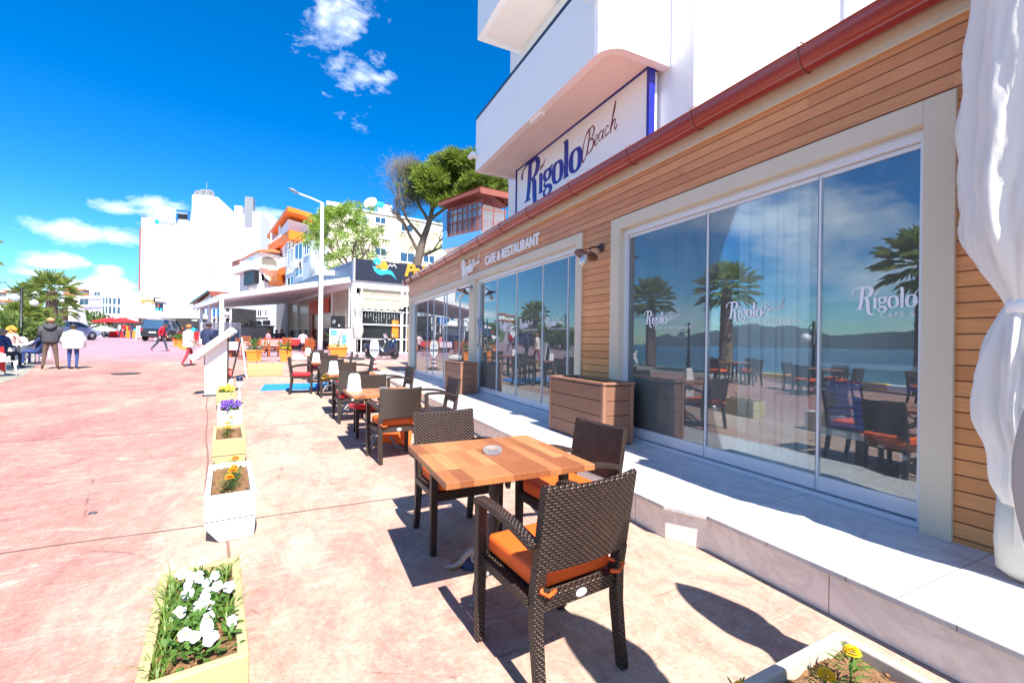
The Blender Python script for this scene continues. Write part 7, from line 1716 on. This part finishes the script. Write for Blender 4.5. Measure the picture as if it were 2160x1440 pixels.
# scooters
def scooter(loc, rz, label, body, sc=1):
    t = thing('scooter', label, 'motor scooter', loc, rz, 'parked scooters'); t.scale = (sc,)*3
    for x in (-.62, .66):
        b = MB(); b.X = Matrix.Translation((x, 0, .25)) @ Matrix.Rotation(PI/2, 4, 'X'); n_ = 20; b.tube([(.19*math.cos(2*PI*k/n_), .19*math.sin(2*PI*k/n_), 0) for k in range(n_+1)], .055, 8, False); b.lathe([(0, -.03), (.14, -.03), (.14, .03), (0, .03)], 14); b.build('wheel', M_rubber, t)
    b = MB()
    S = [(-.92, .06, .56, .74), (-.75, .17, .40, .86), (-.4, .20, .26, .88), (-.1, .20, .20, .80), (.10, .20, .16, .50), (.26, .20, .16, .56), (.38, .22, .18, .98), (.58, .20, .30, 1.14), (.76, .07, .52, 1.02)]
    b.loft([[(x, w_*math.cos(2*PI*k/12), (z0+z1)/2+(z1-z0)/2*math.sin(2*PI*k/12)) for k in range(12)] for x, w_, z0, z1 in S], True, True); b.build('body', body, t)
    b = MB(); b.loft([[(x, w_*math.cos(2*PI*k/10), z+.05*math.sin(2*PI*k/10)) for k in range(10)] for x, w_, z in ((-.8, .08, .93), (-.5, .17, .95), (-.2, .17, .88), (.02, .11, .84))], True, True); b.build('seat', M_rubber, t)
    b = MB(); b.tube([(.50, -.33, 1.06), (.52, 0, 1.02), (.50, .33, 1.06)], .018, 6); b.build('handlebar', M_black, t)
    b = MB(); b.loft([[(x, w_*s_, z) for s_ in (-1, 1)]+[(x+.01, w_*s_, z) for s_ in (1, -1)] for x, w_, z in ((.62, .16, 1.0), (.56, .2, 1.2), (.46, .14, 1.38))], True, False); b.build('windscreen', M_glassc, t)
    b = MB(); b.cbox((-.84, 0, .62), (.04, .16, .07)); b.build('tail_light', pm('red_lens', (.6, .01, .01), .2), t); b = MB(); b.cbox((-.80, 0, .46), (.02, .2, .13)); b.build('number_plate', M_plw, t)
    for y in (-.30, .30): b = MB(); b.ball((.52, y, 1.22), (.02, .07, .045), 8, 5); b.tube([(.51, y, 1.06), (.52, y, 1.2)], .008, 5); b.build('mirror', M_black, t)
    b = MB(); b.bar((.0, .12, .26), (-.1, .2, .0), .02, .02); b.build('stand', M_grey, t)
M_scblue = pm('midnight_blue_paint', (.012, .018, .045), .25, .1, 4, 0, coat=.7)
scooter(g3(*XY(806, 23.2)), R(-18), 'big midnight blue scooter parked in front of the neighbour restaurant', M_scblue, 1.0); scooter(g3(*XY(797, 25.2)), R(25), 'second dark scooter half hidden behind the blue one', pm('black_paint', (.012, .012, .015), .3, .1, 4, 0, coat=.5), .95)
# vehicles
def car(loc, rz, label, paint, L_=4.6, Wd=1.85, H=1.75, suv=True, nm='parked_car'):
    t = thing(nm, label, 'car', loc, rz, 'parked vehicles'); h = L_/2; w_ = Wd/2
    S = [(-h, .80, .55, .95), (-h+.06, .90, .38, 1.02), (-h+.5, .98, .30, 1.05), (-.4, 1.0, .26, 1.05), (.9, 1.0, .28, 1.04), (h-.9, .97, .30, .98), (h-.25, .9, .34, .82), (h, .72, .42, .68)]
    b = MB(); b.loft([[(x, -w_*k*.97, z0), (x, -w_*k, z0+.2), (x, -w_*k, z1-.12), (x, -w_*k*.94, z1), (x, w_*k*.94, z1), (x, w_*k, z1-.12), (x, w_*k, z0+.2), (x, w_*k*.97, z0)] for x, k, z0, z1 in S], True, False)
    r0, r1, r2, r3 = (-h+.12, -h+.42, .35, 1.15)
    b.loft([[(x, -w_*k, z), (x, -w_*k*.9, z+.05), (x, w_*k*.9, z+.05), (x, w_*k, z), (x, w_*k*.9, z-.02), (x, -w_*k*.9, z-.02)] for x, k, z in ((r1-.15, .76, H-.10), (r1+.3, .80, H-.05), (.1, .80, H-.05), (r2, .77, H-.10))], True, False)
    for sy in (-1, 1):
        for a, c in (((r0, sy*w_*.90, 1.0), (r1-.15, sy*w_*.76, H-.1)), ((r3, sy*w_*.92, 1.0), (r2, sy*w_*.78, H-.1)), ((-.35, sy*w_*.93, 1.0), (-.3, sy*w_*.79, H-.08))): b.bar(a, c, .09, .05)
    b.build('body', paint, t, bevel=.03)
    b = MB(); b.add([(r0-.01, -w_*.86, 1.03), (r0-.01, w_*.86, 1.03), (r1-.17, w_*.73, H-.12), (r1-.17, -w_*.73, H-.12), (r3, -w_*.88, 1.02), (r3, w_*.88, 1.02), (r2+.02, w_*.74, H-.12), (r2+.02, -w_*.74, H-.12)],
                    [(1, 0, 3, 2), (4, 5, 6, 7), (0, 4, 7, 3), (5, 1, 2, 6), (3, 7, 6, 2), (0, 1, 5, 4)]); b.build('windows', M_pane, t)
    for sx in (-h+.85, h-.95):
        for sy in (-1, 1):
            b = MB(); b.X = Matrix.Translation((sx, sy*(w_-.10), .36)) @ Matrix.Rotation(PI/2, 4, 'X'); b.lathe([(.2, -.11), (.34, -.11), (.36, -.08), (.36, .08), (.34, .11), (.2, .11)], 24); wh = b.build('wheel', M_rubber, t)
            b = MB(); b.X = Matrix.Translation((sx, sy*(w_-.10), .36)) @ Matrix.Rotation(PI/2, 4, 'X'); b.lathe([(0, -.112), (.2, -.112), (.2, .112), (0, .112)], 16); b.build('rim', M_grey, wh)
    for sy in (-1, 1):
        b = MB(); b.cbox((-h+.05, sy*w_*.80, .92), (.1, .16, .22)); b.build('tail_light', pm('tail_lens', (.55, .03, .02), .2), t); b = MB(); b.cbox((h-.1, sy*w_*.62, .66), (.12, .28, .12)); b.build('headlight', M_glassc, t)
    b = MB(); b.cbox((-h-.012, 0, .72), (.02, .5, .12)); b.build('number_plate', M_plw, t); b = MB(); b.box(-h-.06, -h+.1, -w_*.8, w_*.8, .36, .52); b.build('bumper', M_rubber, t, bevel=.02)
    return t
x, y = XY(348, 38.5); car(g3(x, y), R(82), 'dark blue people carrier parked behind the man in red, seen from the rear', pm('dark_blue_paint', (.018, .022, .035), .22, .1, 3, 0, coat=.8), 4.6, 1.9, 1.85, nm='people_carrier')
x, y = XY(143, 35); car(g3(x, y), R(62), 'silver blue car parked behind the strolling couple', pm('silver_blue_paint', (.30, .36, .50), .25, .1, 3, 0, coat=.7), 4.2, 1.75, 1.5)
x, y = XY(203, 62); car(g3(x, y), R(0), 'white car far off in front of the villa hedge', pm('white_car_paint', (.7, .7, .7), .25, .05, 3, 0, coat=.6), 4.2, 1.75, 1.45)
# market canopies, parasols, boards, goods
def parasol(px, d, R_, z, mt_, label, nm='parasol', grp='market parasols', n_=8):
    x, y = XY(px, d); t = thing(nm, label, 'parasol', g3(x, y), R(20), grp); zz = z-gz(y)
    b = MB(); pts = [(R_*math.cos(2*PI*k/n_), R_*math.sin(2*PI*k/n_)) for k in range(n_)]
    vs = [(0, 0, zz+R_*.32)]+[(a, c, zz) for a, c in pts]+[(a, c, zz-.18) for a, c in pts]+[(0, 0, zz+R_*.32-.03)]+[(a*.99, c*.99, zz-.02) for a, c in pts]
    b.add(vs, [(0, 1+k, 1+(k+1) % n_) for k in range(n_)]+[(1+k, 1+n_+k, 1+n_+(k+1) % n_, 1+(k+1) % n_) for k in range(n_)]+[(1+2*n_, 2+2*n_+(k+1) % n_, 2+2*n_+k) for k in range(n_)], False); b.build('canopy', mt_, t)
    b = MB(); b.tube([(0, 0, 0), (0, 0, zz+R_*.3)], .035, 8); b.build('pole', M_white, t)
for px, d, r_, y_, lab in ((300, 48, 2.3, 668, 'large white market parasol at the left of the row'), (335, 50, 2.2, 668, 'large white market parasol above the people carrier'), (368, 47, 2.2, 668, 'large white market parasol right of the people carrier'), (410, 44, 2.0, 669, 'large white market parasol nearest the gabled house')):
    parasol(px, d, r_, ZZ(px, y_, d), M_awn, lab, n_=4 if px < 400 else 8)
parasol(232, 58, 1.8, ZZ(232, 678, 58), M_redcl, 'red parasol left of the pair by the villa', grp='red parasols'); parasol(258, 56, 1.8, ZZ(258, 678, 56), M_redcl, 'red parasol right of the pair by the villa', grp='red parasols'); parasol(218, 52, 1.3, ZZ(218, 695, 52), M_awn, 'small low white parasol beside the white car')
def chalk(px, d, label, lean=0):
    x, y = XY(px, d); t = thing('chalkboard', label, 'sign board', g3(x, y), R(-15), 'boards standing on the promenade'); b = MB(); b.X = Matrix.Rotation(R(-10), 4, 'X')
    for a in ((-.4, -.33, 0, 1.3), (.33, .4, 0, 1.3)): b.box(a[0], a[1], -.02, .02, a[2], a[3])
    b.box(-.33, .33, -.02, .02, 1.22, 1.3); b.box(-.33, .33, -.02, .02, .25, .33); b.build('frame', M_white, t); b = MB(); b.X = Matrix.Rotation(R(-10), 4, 'X'); b.box(-.33, .33, -.01, .01, .33, 1.22); b.build('board', M_bluegrey, t)
    b = MB(); b.X = Matrix.Rotation(R(-10), 4, 'X')
    for k in range(7): b.box(-.25, random.uniform(.0, .25), -.014, -.0105, .42+k*.11, .45+k*.11)
    b.build('chalk_lines', M_white, t); b = MB(); b.bar((-.36, .35, 0), (-.36, .05, 1.25), .05, .03); b.bar((.36, .35, 0), (.36, .05, 1.25), .05, .03); b.build('back_legs', M_white, t)
chalk(296, 40, 'white framed chalkboard left of the people carrier'); chalk(318, 39.5, 'white framed chalkboard leaning just beside the people carrier')
rnd = random.Random(12)
for i, (px, d, c, lab) in enumerate(((262, 54, M_redcl, 'red covered market stall heaped with goods'), (290, 54, M_ora, 'orange fronted market stall under the first white parasol'), (400, 42, M_redcl, 'red fronted stall under the nearest market parasol'), (382, 44, M_woodch, 'brown stall under the middle market parasols'), (325, 55, M_redcl, 'red stall behind the people carrier'))):
    x, y = XY(px, d); t = thing('market_stall', lab, 'market stall', g3(x, y), R(rnd.uniform(-15, 15)), 'market stalls'); b = MB(); b.box(-1.3, 1.3, -.5, .5, 0, .85); b.build('counter', c, t, bevel=.02)
    for k in range(9):
        g = MB(); xx = rnd.uniform(-1.2, 1.0); g.box(xx, xx+.25, rnd.uniform(-.45, .1), .3, .86, .86+rnd.uniform(.15, .6)); g.build('goods', rnd.choice((M_redcl, M_goldv, M_cyan, M_white, M_dark, M_leaf, M_ora)), t, bevel=.02)
    b = MB(); b.box(-1.2, 1.2, .42, .5, .86, 1.9); b.build('back_shelf', M_dark, t)
for px, d in ((1000, 1),): pass
t = thing('bollards_fence', 'blue painted metal railing beside the woman in white', 'railing', g3(*XY(166, 25)), R(100)); b = MB()
for k in range(6): b.tube([(k*.18, 0, 0), (k*.18, 0, .95)], .016, 6)
b.tube([(0, 0, .95), (.9, 0, .95)], .022, 6); b.build('bars', M_cyan, t)
# white sculpture like cone on the left, between the palms and the villa
t = thing('white_kiosk', 'white tapering kiosk wall behind the silver blue car', 'kiosk', (0, 0, 0)); x0, y0 = XY(138, 44); x1, y1 = XY(171, 44)
b = MB(); zt_ = ZZ(150, 650, 44); b.loft([[(x0, y0, gz(y0)), (x1, y1, gz(y0)), (x1, y1+2, gz(y0)), (x0, y0+2, gz(y0))], [(x0+.1, y0, zt_), (x1-.45, y1, zt_), (x1-.45, y1+2, zt_), (x0+.1, y0+2, zt_)]], True, False); b.build('wall', M_render, t)
